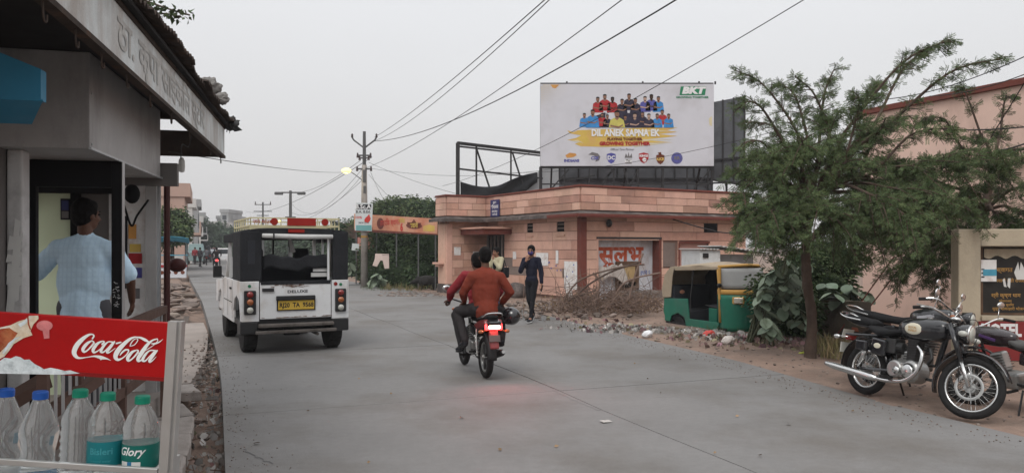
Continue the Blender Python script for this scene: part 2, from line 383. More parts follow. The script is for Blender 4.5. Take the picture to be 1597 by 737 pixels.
# hairline crack, patches and dirt drift as thin geometry on the road
M('crack', (.12, .12, .12), .9, var=.1)
mb = MB()
for pts in ([(800, 575), (840, 590), (868, 611), (905, 628), (935, 640)], [(1160, 560), (1230, 588), (1290, 600)], [(380, 700), (400, 712), (425, 722)]):
    g = [ground(*p) for p in pts]; g = [Vector(tuple(q[:2]) + (.0035,)) for q in spline([tuple(p) for p in g], 6)]
    for i, p in enumerate(g): p.x += .012 * math.sin(i * 2.7); p.y += .02 * math.sin(i * 1.9)
    mb.add([q for p in g for q in (p + Vector((0, .006, 0)), p - Vector((0, .006, 0)))], [(2 * i, 2 * i + 1, 2 * i + 3, 2 * i + 2) for i in range(len(g) - 1)])
mb.build('crack', 'crack', road)
mb = MB()   # dry leaves and chips lying on the concrete
for px, py in [(944, 655), (1030, 612), (1060, 560), (868, 695), (1150, 648), (575, 720), (720, 650), (610, 613), (400, 690), (1185, 709), (1115, 705), (1330, 640), (560, 590), (1230, 660), (780, 700), (480, 640), (1010, 590), (990, 566)]:
    c = ground(px, py, .012); a = random.uniform(0, 6); r_ = random.uniform(.012, .035)
    mb.add([c + Vector((math.cos(a) * r_, math.sin(a) * r_, .004)), c + Vector((math.cos(a + 1.8) * r_ * .6, math.sin(a + 1.8) * r_ * .6, .012)), c - Vector((math.cos(a) * r_, math.sin(a) * r_, 0)), c + Vector((math.cos(a + 4.3) * r_ * .6, math.sin(a + 4.3) * r_ * .6, -.004))], [(0, 1, 2, 3)])
mb.build('road_chips', 'dry_leaf', kind='stuff')
tag(MB().box(ground(945, 656, .012), (.10, .06, .006), (.08, .05, .5)).build('paper_scrap', 'litter_pale'), 'small pale paper scrap lying flat on the concrete road near the joint', 'litter')

# dusty patches where dirt has blown onto the right side of the road (thin real sheets)
# kerb-side pavement on the left
pav = MB().add([RP(s, t, -.045) for s in (-2, 20) for t in (-3.6, -.36)], [(0, 1, 3, 2)]).build('pavement', 'mud', kind='structure')
rs = random.Random(3)
def stone_slab(c4, z, th, mat, parent, name='paving_stone'):
    cx = sum(p[0] for p in c4) / len(c4); cy = sum(p[1] for p in c4) / len(c4)
    top = [Vector((cx + (p[0] - cx) * .93, cy + (p[1] - cy) * .93, z + rs.uniform(-.008, .008))) for p in c4]; bot = [Vector((p[0], p[1], z - th)) for p in c4]; mid = [Vector((p[0], p[1], z - .012)) for p in c4]
    n = len(c4); mb = MB(); mb.v = bot + mid + top
    mb.f = [tuple(range(2 * n, 3 * n))] + [(i, (i + 1) % n, n + (i + 1) % n, n + i) for i in range(n)] + [(n + i, n + (i + 1) % n, 2 * n + (i + 1) % n, 2 * n + i) for i in range(n)]
    return mb.build(name, mat, parent)
nodes = {}
def nodeat(i, j):
    if (i, j) not in nodes: nodes[i, j] = RP(1.0 + i * .62 + rs.uniform(-.17, .17), -.27 - j * .52 + (rs.uniform(-.13, .13) if j else rs.uniform(-.10, .10)))
    return nodes[i, j]
for i in range(14):
    for j in range(5):
        if (i, j) in ((3, 0), (7, 1), (12, 0)): continue
        q = [nodeat(i, j), nodeat(i + 1, j), nodeat(i + 1, j + 1), nodeat(i, j + 1)]; c = sum(q, Vector()) / 4
        q = [p + (c - p).normalized() * .022 for p in q]
        m_ = lambda a, b: (a + b) / 2 + Vector((rs.uniform(-.03, .03), rs.uniform(-.03, .03), 0))
        stone_slab([q[0], m_(q[0], q[1]), q[1], m_(q[1], q[2]), q[2], m_(q[2], q[3]), q[3], m_(q[3], q[0])], .012 + rs.uniform(-.012, .02), .1, 'paving', pav)
# big flat concrete pad further on
for s0, s1, t0, t1 in ((9.75, 13.1, -.34, -.12), (13.13, 17.4, -.12, -.10)):
    P = [RP(s0, t0), RP(s1, t1), RP(s1, -2.6), RP(s0, -2.6)]
    stone_slab([P[0], (P[0] + P[1]) / 2 + Vector((.05, 0, 0)), P[1], P[2], P[3]], .03, .12, 'concrete_old', pav, 'concrete_pad')

# stones, rubble and litter
def rock(c, r, flat=.6, seed=0):
    rr = random.Random(seed); mb = MB(); mb.ell((0, 0, 0), (r, r * rr.uniform(.6, 1), r * flat), 7, 5, (0, 0, rr.uniform(0, 6)))
    for v in mb.v: v *= 1 + .28 * mnoise.noise(v * (1.7 / r) + Vector((seed, 0, 0)))
    mb.xf(Matrix.Translation(c) @ Euler((rr.uniform(-.3, .3), rr.uniform(-.3, .3), 0)).to_matrix().to_4x4()); return mb
def rocks(name, spots, mat, kind='stuff'):
    mb = MB()
    for i, (c, r, f) in enumerate(spots): q = rock(c, r, f, i * 3 + 1); mb.add(q.v, q.f)
    return mb.build(name, mat, kind=kind)
sp = [(RP(s_, width(s_) - abs(rs.gauss(0, .22)) + .05, .004), rs.uniform(.003, .010), .6) for s_ in [rs.uniform(4, 22) for k in range(900)]] + [(RP(rs.uniform(3, 16), abs(rs.gauss(0, .2)) + .02, .003), rs.uniform(.003, .008), .6) for k in range(350)]
rocks('road_grit', sp, 'rubble')
sp = []
for k in range(150):      # broken slabs beyond the pad
    s = rs.uniform(18, 36); t = -rs.uniform(.25, 2.4); sp.append((RP(s, t, rs.uniform(-.04, .06)), rs.uniform(.08, .30), rs.uniform(.12, .3)))
rocks('rubble', sp, 'rubble')
sp = [(RP(rs.uniform(2, 17), -rs.uniform(.03, .34), -.15 + rs.uniform(0, .05)), rs.uniform(.015, .05), .6) for k in range(45)] + [(RP(rs.gauss(11.5, 1.2), -abs(rs.gauss(0, .25)) - .05, .035), rs.uniform(.008, .026), .5) for k in range(200)]
rocks('gutter_stones', sp, 'rubble')
def flakes(name, spots, mat, smin, smax, z=0.02):
    n = len(spots); pos = [tuple(p) for p in spots]; d = rng.normal(size=(n, 3)); d[:, 2] *= .35
    TV = [(-.5, -.4, 0), (.1, -.5, .12), (.5, -.1, -.05), (.45, .4, .1), (-.1, .45, -.08), (-.5, .2, .06)]
    ro = np.tile([[0, 1, 0]], (n, 1)) * 1.0
    return scatter(name, TV, [(0, 1, 2, 3, 4, 5)], pos, d, rng.uniform(smin, smax, n), mat, kind='stuff', roll=np.cross(d, np.tile([[0., 0, 1]], (n, 1))))
g = [RP(rs.uniform(2, 16), -rs.uniform(.0, .36) ** 1.1, -.15 + rs.uniform(0, .06)) for k in range(560)]
flakes('gutter_litter', g[:500], 'litter_pale', .02, .075); flakes('gutter_wrappers', g[500:], 'litter_mixed', .02, .06)
mb = MB()
for k in range(130):
    p = RP(rs.uniform(2.5, 14), -rs.uniform(.02, .45), -.11 + rs.uniform(0, .05)); a = rs.uniform(0, 6); L = rs.uniform(.08, .28)
    mb.tube([p, p + Vector((math.cos(a) * L, math.sin(a) * L, rs.uniform(0, .05)))], .004, 4)
M('twig', (.15, .10, .075), .9, var=.2, isl=.4)
mb.build('gutter_twigs', 'twig', kind='stuff')
# verge on the right: pebbles, scraps, rubbish drifts
sp = []
for k in range(1100):
    s = 5 + rs.random() ** 1.2 * 30; t = width(s) + abs(rs.gauss(0, 1)) * 1.6 + .02; sp.append((RP(s, t, hgt(s, t) + .004), rs.uniform(.006, .022) * (1 + s * .02), .6))
rocks('verge_pebbles', sp, 'rubble')
sp = []
for k in range(190):      # rubble along the foot of the long wall
    u = rs.random(); c = at(845 + 62 * u, 17.6 + rs.uniform(-.8, 4.2), 0); sp.append((c + Vector((rs.uniform(-1.2, 1.2), 0, rs.uniform(0, .10))), rs.uniform(.04, .13), .5))
for k in range(220):
    c = at(rs.uniform(590, 800), rs.uniform(25, 27.5), 0); sp.append((Vector((c.x, c.y, 0.0)), rs.uniform(.03, .10), .4))
rocks('wall_rubble', sp, 'rubble')
def drift(cpx, cpy, spx, spd, n, z0=.02, zt=.12):
    c = ground(cpx, cpy); out = []
    for k in range(n):
        g1, g2 = rs.gauss(0, 1), rs.gauss(0, 1); h = zt * math.exp(-(g1 * g1 + g2 * g2) / 1.6); out.append(Vector((c.x + g1 * spx, c.y + g2 * spd - .3 * g1 * spx, z0 + rs.random() * h)))
    return out
d1 = drift(1005, 517, .55, .2, 650, zt=.10) + drift(962, 511, .4, .16, 160, zt=.06) + drift(1150, 530, .5, .25, 200) + drift(1090, 522, .5, .2, 180)
flakes('rubbish_pale', d1, 'litter_pale', .025, .095)
d2 = drift(1000, 517, .6, .25, 160) + drift(1170, 532, .7, .25, 190) + drift(1240, 545, .7, .3, 120, zt=.05) + drift(900, 500, .7, .35, 40, zt=.04)
flakes('rubbish_wrappers', d2, 'litter_mixed', .03, .10)
for px, py, c_, lb in ((1010, 521, (.75, .75, .77), 'crumpled white plastic bag at the front of the rubbish drift beside the green three wheeler'),
                       (1135, 530, (.62, .56, .52), 'pale crumpled sack lying below the front of the green three wheeler'),
                       (1250, 550, (.45, .5, .08), 'yellow and green snack wrapper at the foot of the tree'),
                       (1105, 521, (.5, .06, .05), 'red scrap of cloth under the green three wheeler')):
    m_ = M('bag_%d' % px, c_, .5, var=.1, scale=10); p = ground(px, py, .06 if px < 1240 else .03); q = rock((0, 0, 0), .15 if px < 1240 else .07, .5 if px < 1240 else .3, px); mb = MB(); mb.add(q.v, q.f)
    o = mb.build('rubbish_bag', m_, sub=1); o.location = p; tag(o, lb, 'litter')
    dm = o.modifiers.new('d', 'DISPLACE'); tx = bpy.data.textures.new('cr', 'CLOUDS'); tx.noise_scale = .08; dm.texture = tx; dm.strength = .06
# ---------------------------------------------------------------- sandstone block building
M('sandstone', (.62, .385, .30), .85, var=.07, scale=4, bump=.2, bscale=50, col2=(.42, .265, .21), c2amt=.42, c2scale=.9, c2sharp=.16, streak=1.2, obj=.05, speck=.07, hue=.005)
M('sandstone_red', (.54, .31, .235), .85, var=.09, scale=4, bump=.2, bscale=50, col2=(.33, .20, .155), c2amt=.48, c2scale=.9, c2sharp=.14, obj=.09, speck=.07, hue=.006)
M('stone_grey', (.22, .175, .155), .9, var=.15, scale=6, bump=.3, obj=.12)
M('mortar', (.20, .125, .10), .95, var=.1)
M('trim_red', (.16, .052, .040), .75, var=.15, scale=5, col2=(.12, .05, .04), c2amt=.35)
M('slab_weather', (.075, .064, .06), .9, var=.25, scale=5, bump=.5, bscale=20, col2=(.19, .16, .15), c2amt=.45, c2scale=3)
M('dark_gap', (.012, .011, .011), .9, var=0)
M('steel_dark', (.035, .033, .034), .55, .5, var=.2, scale=10)
M('paint_white', (.60, .63, .68), .8, var=.08, scale=5, col2=(.38, .33, .31), c2amt=.44, c2scale=2.6, streak=1, speck=.06)
M('paper_white', (.72, .71, .70), .85, var=.06, scale=10, col2=(.45, .36, .32), c2amt=.42, c2scale=6)
M('plaster_grey', (.20, .18, .165), .9, var=.12, scale=5)
M('pink_flat', (.42, .235, .20), .85, var=.08, scale=3)
UNIT = MB().box((0, 0, 0), (1, 1, 1)); _um = {}
def unit_mesh(mat, bev=.0):
    if mat not in _um:
        bm = bmesh.new(); bmesh.ops.create_cube(bm, size=1); me = bpy.data.meshes.new('stone_block'); bm.to_mesh(me); bm.free(); me.materials.append(MATS[mat]); _um[mat] = me
    return _um[mat]
def block(name, c, d, mat, parent, rz=0.0):
    o = bpy.data.objects.new(name, unit_mesh(mat)); COL.objects.link(o); o.parent = parent; o.location = c; o.scale = d; o.rotation_euler = (0, 0, rz); return o
br = random.Random(11)
def coursed(parent, p0, p1, z0, hts, out, lens=(.7, 1.5), mats=('sandstone',), holes=(), th=.035, dark=0.0):
    """wall of separate facing stones from p0 to p1 (local xy), standing proud towards out"""
    p0, p1 = Vector((*p0, 0)), Vector((*p1, 0)); L = (p1 - p0).length; d = (p1 - p0) / L; out = Vector((*out, 0)); rz = math.atan2(d.y, d.x); z = z0
    for h in hts:
        x = 0.0; first = True
        while x < L - 1e-3:
            l_ = br.uniform(*lens) * (.55 if first and br.random() < .5 else 1); first = False
            if L - x - l_ < lens[0] * .4: l_ = L - x
            segs = [(x, x + l_)]
            for a, b, za, zb in holes:
                if za < z + h / 2 < zb:
                    ns = []
                    for s_, e_ in segs:
                        if e_ <= a or s_ >= b: ns.append((s_, e_)); continue
                        if s_ < a: ns.append((s_, a))
                        if e_ > b: ns.append((b, e_))
                    segs = ns
            for s_, e_ in segs:
                if e_ - s_ > .03:
                    k = th + br.uniform(0, .008); c = p0 + d * (s_ + e_) / 2 + out * (k / 2) + Vector((0, 0, z + h / 2))
                    m_ = 'stone_grey' if br.random() < dark and .6 < z < 1.2 else br.choice(mats)
                    block('stone_block', c, (e_ - s_ - .014, k, h - .014), m_, parent, rz)
            x += l_
        z += h
B = thing('block_building', 'low pink sandstone block building with flat roof and the painted white panel, under the billboards', 'building', (2.02, 22.3, 0), R(30))
BI = inv(B)
XW, YW = 6.62, 5.75
# core (split around openings so that they are real recesses)
core = MB()
core.bx((.0, .0, -.3), (.55, 8, 2.62)); 
core.bx((.55, .34, -.3), (2.9, 8, 2.62)); core.bx((.55, .0, 1.86), (2.9, .34, 2.62))
core.bx((2.9, 0, -.3), (3.72, 8, 2.62)); core.bx((3.72, .12, -.3), (4.95, 8, 2.62)); core.bx((3.72, 0, 1.74), (4.95, .12, 2.62))
core.bx((4.95, 0, -.3), (XW, 8, 2.62))
core.bx((-1.55, YW, -.3), (0, YW + .7, 2.62))
core.build('wall', 'mortar', B)
H = [.27, .29, .27, .29, .28, .28, .27, .29, .28]
# left long wall: local x = 0, y from YW down to 0 ; outward = -x
vents = [(YW - 3.0, YW - 2.65, 2.0, 2.4), (YW - 1.25, YW - .85, 2.0, 2.4)]
coursed(B, (0, YW), (0, .14), .12, H, (-1, 0), (.7, 1.45), ('sandstone', 'sandstone', 'sandstone', 'sandstone_red'), holes=[(0, 1.25, 0, 2.05)] + vents, dark=.16)
coursed(B, (.14, 0), (XW, 0), .12, H, (0, -1), (.8, 1.6), ('sandstone', 'sandstone', 'sandstone', 'sandstone_red'),
        holes=[(.41, 2.76, 0, 1.84), (3.58, 4.81, 0, 1.72), (2.9, 3.5, .95, 1.75), (4.6, 5.2, 1.95, 2.35)], dark=.06)
block('stone_block', (3.22, -.018, 1.36), (.6, .03, .74), 'stone_grey', B)
coursed(B, (0, YW), (-1.55, YW), .35, [.27, .27, .27, .27, .27, .27, .27, .26], (0, -1), (.5, 1.0), ('sandstone_red', 'sandstone_red', 'sandstone'), dark=.35)
coursed(B, (-1.55, YW + .7), (-1.55, YW), .35, [.27] * 7 + [.26], (-1, 0), (.45, .9), ('sandstone_red',))
MB().bx((-1.66, YW - .10, -.1), (.0, YW + .7, .33)).build('plinth', 'slab_weather', B, bevel=.02)
# corner pilasters
MB().bx((-.075, -.075, -.1), (.13, .13, 2.46)).build('corner_pilaster', 'trim_red', B, bevel=.01)
MB().bx((-1.64, YW - .07, .33), (-1.42, YW + .0, 2.4)).bx((-1.66, YW, .33), (-1.56, YW + .6, 2.4)).build('pilaster', 'sandstone', B, bevel=.01)
MB().bx((-1.88, YW + .1, 1.0), (-1.66, YW + .6, 1.07)).bx((-1.82, YW + .2, .92), (-1.66, YW + .5, 1.0)).build('ledge', 'sandstone', B, bevel=.01)
# eave slab, sloped, and its red edge
def eave(path, z, out, name='eave', mat='slab_weather'):
    mb = MB()
    for (ax, ay), (bx_, by), (ox, oy) in path:
        a0 = Vector((ax, ay, z + .12)); b0 = Vector((bx_, by, z + .12)); o_ = Vector((ox, oy, 0)) * out
        c1 = Vector((ox, oy, 0))
        mb.add([a0, b0, b0 + o_ + Vector((0, 0, -.10)), a0 + o_ + Vector((0, 0, -.10)), a0 - Vector((0, 0, .12)), b0 - Vector((0, 0, .12)), b0 + o_ - Vector((0, 0, .17)), a0 + o_ - Vector((0, 0, .17))],
               [(0, 1, 2, 3), (7, 6, 5, 4), (3, 2, 6, 7), (0, 3, 7, 4), (1, 5, 6, 2)])
    return mb.build(name, mat, B)
E_ = .42
ev = MB()
def eave_loop(pts_in, pts_out, zi, zo, th, name, mat):
    mb = MB(); n = len(pts_in)
    for i in range(n):
        mb.v += [Vector((*pts_in[i], zi)), Vector((*pts_out[i], zo)), Vector((*pts_out[i], zo - th)), Vector((*pts_in[i], zi - th - .05))]
    for i in range(n - 1):
        a, b = i * 4, i * 4 + 4; mb.f += [(a, a + 1, b + 1, b), (a + 1, a + 2, b + 2, b + 1), (a + 2, a + 3, b + 3, b + 2)]
    mb.f += [(0, 1, 2, 3), (4 * n - 1, 4 * n - 2, 4 * n - 3, 4 * n - 4)]
    return mb.build(name, mat, B)
ins = [(-1.55, YW + .7), (-1.55, YW), (0, YW), (0, 0), (XW, 0)]
out = [(-1.55 - E_, YW + .7), (-1.55 - E_, YW - E_), (-E_, YW - E_), (-E_, -E_), (XW + .1, -E_)]
eave_loop(ins, out, 2.68, 2.56, .10, 'eave', 'slab_weather')
M('red_paint_old', (.16, .05, .04), .7, var=.15, scale=4)
lipo = [(-E_ - .012, 1.2), (-E_ - .012, -E_ - .012), (XW + .1, -E_ - .012)]; lipi = [(-E_ + .0, 1.2), (-E_ + .0, -E_), (XW + .1, -E_)]
eave_loop(lipi, lipo, 2.555, 2.55, .05, 'eave_edge', 'red_paint_old')
# parapet: core + three courses + coping
PO = .12
pin = MB(); pin.bx((-PO, -PO, 2.66), (XW, .12, 3.33)); pin.bx((-PO, .12, 2.66), (.12, YW, 3.33)); pin.bx((-1.55 - PO, YW - PO, 2.66), (-PO, YW + .12, 3.33)); pin.bx((-1.55 - PO, YW + .12, 2.66), (-1.55 + .12, YW + .7, 3.33))
pin.bx((XW - .2, .12, 2.66), (XW, 8, 3.33)); pin.bx((.12, .12, 2.62), (XW - .2, 8, 2.7)); pin.bx((-1.55 + .12, YW + .12, 2.6), (0.12, YW + .7, 2.7))
pin.build('parapet', 'mortar', B)
ph = [.22, .22, .22]
coursed(B, (-PO, YW - PO), (-PO, -PO), 2.67, ph, (-1, 0), (.7, 1.2), ('sandstone', 'sandstone_red'))
coursed(B, (-PO, -PO), (XW, -PO), 2.67, ph, (0, -1), (.8, 1.4), ('sandstone', 'sandstone_red'))
coursed(B, (-PO - .05, YW - PO), (-1.55 - PO, YW - PO), 2.67, ph, (0, -1), (.5, .9), ('sandstone', 'sandstone_red'))
coursed(B, (-1.55 - PO, YW + .7), (-1.55 - PO, YW - PO), 2.67, ph, (-1, 0), (.45, .8), ('sandstone',))
cp = MB(); q = PO + .07
cp.bx((-q, -q, 3.335), (XW + .05, .16, 3.40)); cp.bx((-q, .16, 3.335), (.16, YW - q, 3.397)); cp.bx((-1.55 - q, YW - q, 3.335), (.16, YW + .16, 3.40)); cp.bx((-1.55 - q, YW + .16, 3.335), (-1.55 + .16, YW + .7, 3.397))
cp.build('coping', 'trim_red', B, bevel=.012)
# canopy in the inner corner, door grille
MB().prism([(-1.1, 2.02), (.0, 2.02), (.0, 2.2), (-1.1, 2.2)], YW - 1.75, YW - .04).build('canopy', 'trim_red', B, bevel=.015)
MB().bx((-1.17, YW - 1.82, 2.2), (-.04, YW - .04, 2.26)).build('canopy_top', 'sandstone_red', B, bevel=.01)
MB().bx((-.02, YW - 1.24, 0), (.002, YW - .01, 2.02)).build('door_recess', 'dark_gap', B)
M('door_grey', (.20, .17, .155), .7, var=.15)
for i in range(5):
    MB().bar((-.07, YW - .12 - i * .26, .1), (-.07, YW - .12 - i * .26, 2.0), .055, .05).build('door_bar', 'door_grey', B)
MB().bx((-.06, YW - 1.24, .02), (-.025, YW - .01, .8)).build('door_panel', 'door_grey', B)
# vents on the left wall
for a, b, za, zb in vents:
    f = MB().bx((-.022, YW - b + .0, 1.98), (-.004, YW - a, 2.38)).build('vent', 'dark_gap', B)
    for k in range(3): MB().bx((-.036, YW - b, 2.03 + k * .12), (-.024, YW - a, 2.06 + k * .12)).build('vent_slat', 'stone_grey', f)
    MB().bx((-.07, YW - b - .04, 1.93), (-.03, YW - a + .04, 1.975)).build('vent_sill', 'sandstone', f)
MB().bx((4.74, -.022, 1.98), (5.34, -.004, 2.37)).build('vent', 'dark_gap', B)
# white painted panel with the word, its window and torn sheet
pn = MB().bx((.56, .28, -.1), (2.88, .31, 1.84)).build('painted_panel', 'paint_white', B)
MB().bx((.50, -.05, 1.84), (2.98, .02, 1.90)).build('panel_lintel', 'steel_dark', B)
MB().bx((2.88, -.05, 0), (2.97, .3, 1.84)).build('panel_jamb', 'trim_red', B); MB().bx((.52, -.045, 0), (.57, .28, 1.84)).build('panel_jamb', 'sandstone', B)
M('letter_orange', (.42, .085, .04), .8, var=.2, scale=9, col2=(.50, .33, .28), c2amt=.38, c2scale=7)
letter('lettering', 'सुलभ', 'letter_orange', pn, (1.66, .277, 1.33), (1, 0, 0), (0, 0, 1), .76, bold=.035, wscale=1.06)
M('letter_blue', (.05, .10, .35), .7, var=.1)
letter('small_lettering', 'रुपये 5', 'letter_blue', pn, (2.6, .276, .80), (1, 0, 0), (0, 0, 1), .17, bold=.01)
M('old_wood', (.12, .075, .05), .85, var=.3, scale=8, bump=.3)
M('ply_yellow', (.42, .30, .15), .8, var=.2, scale=6)
wf = MB()
for a, b in (((1.45, .2, .3), (1.45, .2, 1.12)), ((2.2, .2, .3), (2.2, .2, 1.10)), ((1.41, .2, 1.12), (2.24, .2, 1.12)), ((1.41, .2, .33), (2.24, .2, .33)), ((1.47, .21, .58), (2.18, .21, .58))): wf.bar(a, b, .09)
wf = wf.build('window_frame', 'old_wood', B)
MB().bx((1.5, .215, .62), (2.15, .24, 1.06)).build('window_board', 'ply_yellow', wf); MB().bx((1.5, .235, .36), (2.15, .26, .62)).build('window_gap', 'dark_gap', wf)
M('torn_sheet', (.38, .34, .31), .8, var=.2, scale=9, bump=.6, bscale=18)
MB().sheet(lambda u, v: (.62 + .95 * u + .15 * v, .12 - .10 * v + .05 * math.sin(9 * u + 3 * v), 1.00 + .10 * u - .45 * v * (1 - .35 * math.sin(5 * u)) + .03 * math.sin(13 * u)), 14, 8).build('torn_sheet', 'torn_sheet', B, smooth=True, solid=.012)
MB().bx((1.2, -.12, -.1), (3.0, .25, .27)).build('step', 'plaster_grey', B, bevel=.02)
# second bay: flat pink with dark red frame
MB().bx((3.72, .05, 0), (4.95, .08, 1.73)).build('infill_panel', 'pink_flat', B); MB().bx((3.68, -.05, 1.72), (4.99, .1, 1.78)).bx((3.66, -.05, 0), (3.72, .1, 1.72)).build('bay_frame', 'trim_red', B)
MB().bx((3.74, .03, 0), (4.93, .047, .82)).build('grey_patch', 'plaster_grey', B)
# posters and scraps on the long wall, coloured sign on the parapet
def wall_l(y0, y1, z0, z1, mat, nm, d=.047): return MB().bx((-d - .004, y0, z0), (-d, y1, z1)).build(nm, mat, B)
def wy(px): X = (px - 798.5) / FOC; return (2.02 - X * 22.3) / (.5 + X * .866)
wall_l(wy(857), wy(838), 1.02, 1.42, 'paper_white', 'poster'); wall_l(wy(904), wy(882), .35, 1.18, 'paper_white', 'poster')
wall_l(wy(895), wy(885), .12, .34, 'paper_white', 'poster', .05); wall_l(wy(873), wy(869), 1.1, 1.5, 'paper_white', 'poster', .051); wall_l(wy(807), wy(802), 1.2, 1.45, 'paper_white', 'poster', .05)
MB().bx((-1.35, YW - .05, 1.32), (-1.1, YW - .046, 1.6)).bx((-.62, YW - .05, 1.2), (-.35, YW - .046, 1.45)).build('notice_paper', 'paper_white', B)
# small blue dabs of print on the posters
mb = MB()
for k in range(9):
    yy = wy(br.uniform(840, 903)); zz = 1.1 + br.uniform(-.05, .3) if yy > 1.6 else br.uniform(.7, 1.1); mb.bx((-.0545, yy, zz), (-.0535, yy + .06, zz + .035))
mb.build('poster_print', 'letter_blue', B)
sgn = thing('name_board', 'small dark blue board with white lines of Hindi writing on the pink parapet', 'sign', B.matrix_world @ Vector((0, 0, 0)))
sgn.location = mw(B) @ Vector((-.20, wy(780) , 2.93)); sgn.rotation_euler.z = R(30) - PI / 2
M('board_blue', (.035, .04, .13), .5, var=.1)
bd = MB().bx((-.3, -.02, -.29), (.3, .015, .29)).build('board', 'board_blue', sgn, bevel=.004)
M('white_ink', (.7, .7, .7), .6, var=.05); M('red_ink', (.5, .05, .04), .6, var=.05)
for t_, z_, s_ in (('सुलभ', .19, .11), ('शौचालय', .04, .17), ('कॉम्पलेक्स', -.11, .09), ('भवानी मंडी', -.22, .09)):
    letter('lettering', t_, 'white_ink', bd, (0, -.0215, z_), (1, 0, 0), (0, 0, 1), s_, bold=.02)
fl = thing('roof_cable_bundle', 'dark cable loop hanging under the eave over the white panel', 'cable', (0, 0, 0))
MB().tube([mw(B) @ Vector(p) for p in spline([(3.2, -.3, 2.45), (4.2, -.5, 2.2), (5.2, -.55, 2.05), (6.4, -.6, 2.12)], 6)], .02, 6).build('cable', 'steel_dark', fl)
la = MB().ell((2.02 - .15, 22.55, 2.3), (.09, .09, .12)).build('wall_lamp', 'steel_dark', smooth=True); la.location = (0, 0, 0); la.data.transform(Matrix.Translation((.8 * .866 + .3, .1, 0)))
tag(la, 'small dark round lamp under the eave of the sandstone building', 'lamp')

# ---------------------------------------------------------------- boulder and pig
bd_ = rock((0, 0, 0), .42, .75, 77).build('boulder', 'slab_weather', sub=1); bd_.location = at(806, 24.0, .22); tag(bd_, 'large grey boulder beside the entrance of the sandstone building', 'boulder')
M('pig_hide', (.028, .026, .025), .8, var=.3, bump=.5)
pg = thing('pig', 'dark pig standing at the left end of the sandstone building below the hedge', 'pig', at(666, 28.2, 0.02), R(186))
mb = MB(); mb.ell((0, 0, .36), (.36, .17, .19)); mb.cone((.28, 0, .38), (.50, 0, .31), .13, .075); mb.cone((.46, 0, .31), (.60, 0, .26), .07, .045); mb.cone((-.30, 0, .38), (-.36, 0, .33), .14, .1)
for x in (-.24, .22):
    for y in (-.09, .09):
        mb.cone((x, y, .3), (x + (.02 if x < 0 else 0), y, .15), .07, .04); mb.cone((x + (.02 if x < 0 else 0), y, .15), (x - .01, y, .02), .035, .028)
for y in (-.06, .06): mb.cone((.38, y, .43), (.35, y * 1.6, .52), .035, .012)
mb.tube(spline([(-.42, 0, .42), (-.48, 0, .40), (-.5, .02, .30)], 4), .012, 6)
mb.build('body', 'pig_hide', pg, remesh=.018, smoothn=3)

# ---------------------------------------------------------------- billboards on the roof
M('bill_vinyl', (.56, .56, .60), .55, var=.04, scale=2, col2=(.44, .43, .45), c2amt=.4, c2scale=.6)
M('bill_back', (.11, .115, .125), .7, var=.15, scale=1.5, col2=(.07, .07, .075), c2amt=.45, c2scale=1)
M('bill_back_pale', (.40, .41, .42), .7, var=.1)
bb = thing('billboard', 'large white printed billboard with sports players and a yellow banner, on the roof', 'billboard', (.98, 26.6, 4.40), R(0))
BW, BH = 6.0, 2.83
pan = MB().bx((0, 0, 0), (BW, .05, BH)).build('panel', 'bill_vinyl', bb)
fr = MB()
for a, b in (((0, .09, -.04), (BW, .09, -.04)), ((0, .09, BH + .02), (BW, .09, BH + .02)), ((.03, .09, 0), (.03, .09, BH)), ((BW - .03, .09, 0), (BW - .03, .09, BH))): fr.bar(a, b, .07)
for k in range(1, 6): fr.bar((BW * k / 6, .1, 0), (BW * k / 6, .1, BH), .05)
fr.build('frame', 'steel_dark', bb)
sp_ = MB()
zr = 2.70 - 4.40
for k in range(8):
    x = .0 + k * (BW - .05) / 7; sp_.bar((x, .1, zr), (x, .1, -.02), .075 if k in (5, 0) else .05)
sp_.bar((0, .1, -.62), (BW, .1, -.62), .045)
for a, b in (((.9, .12, -.5), (1.9, .12, -.32)), ((1.9, .12, -1.1), (2.5, .12, -.1)), ((2.2, .12, -.45), (2.6, .12, -.1)), ((2.9, .12, -.1), (3.1, .12, -.75)), ((3.1, .12, -.75), (3.4, .12, -.15)), ((5.1, .12, -1.1), (5.95, .12, -.05)), ((.1, .12, -1.1), (1.0, .12, -.1))): sp_.bar(a, b, .05)
for k in (0, 3, 6): sp_.bar((.4 + k * .86, .15, -.0), (.4 + k * .86, 1.6, zr), .06)
sp_.build('support_frame', 'steel_dark', bb)
for x in (.92, 3.55, 5.5, BW + .06): MB().bar((x, .06, BH), (x, .06, BH + .1), .05).build('clamp', 'steel_dark', bb)
# the print: flat shapes a few millimetres proud of the vinyl, in photo pixels of the panel
def bp(px, py, lay=0):
    return Vector(((px - 842) / 272 * BW, -.003 - .0025 * lay, (259.5 - py) / 127.5 * BH))
def flat(name, polys, mat, lay, parent=None):
    mb = MB()
    for p in polys: mb.add([bp(x, y, lay) for x, y in p], [tuple(range(len(p)))])
    return mb.build(name, mat, parent or pan)
M('pr_yellow', (.60, .43, .10), .6, var=.12, scale=4, col2=(.52, .30, .13), c2amt=.45, c2scale=2); M('pr_pale', (.62, .55, .36), .6, var=.05)
M('pr_red', (.36, .03, .035), .6, var=.2, scale=9); M('pr_blue', (.05, .22, .50), .6, var=.25, scale=9); M('pr_dark', (.035, .03, .05), .6, var=.3, scale=9)
M('pr_indigo', (.09, .09, .30), .6, var=.25, scale=9); M('pr_jersey_yellow', (.50, .45, .12), .6, var=.15, scale=9); M('pr_skin', (.24, .13, .09), .6, var=.2, scale=9); M('pr_skin_pale', (.42, .28, .22), .6, var=.1)
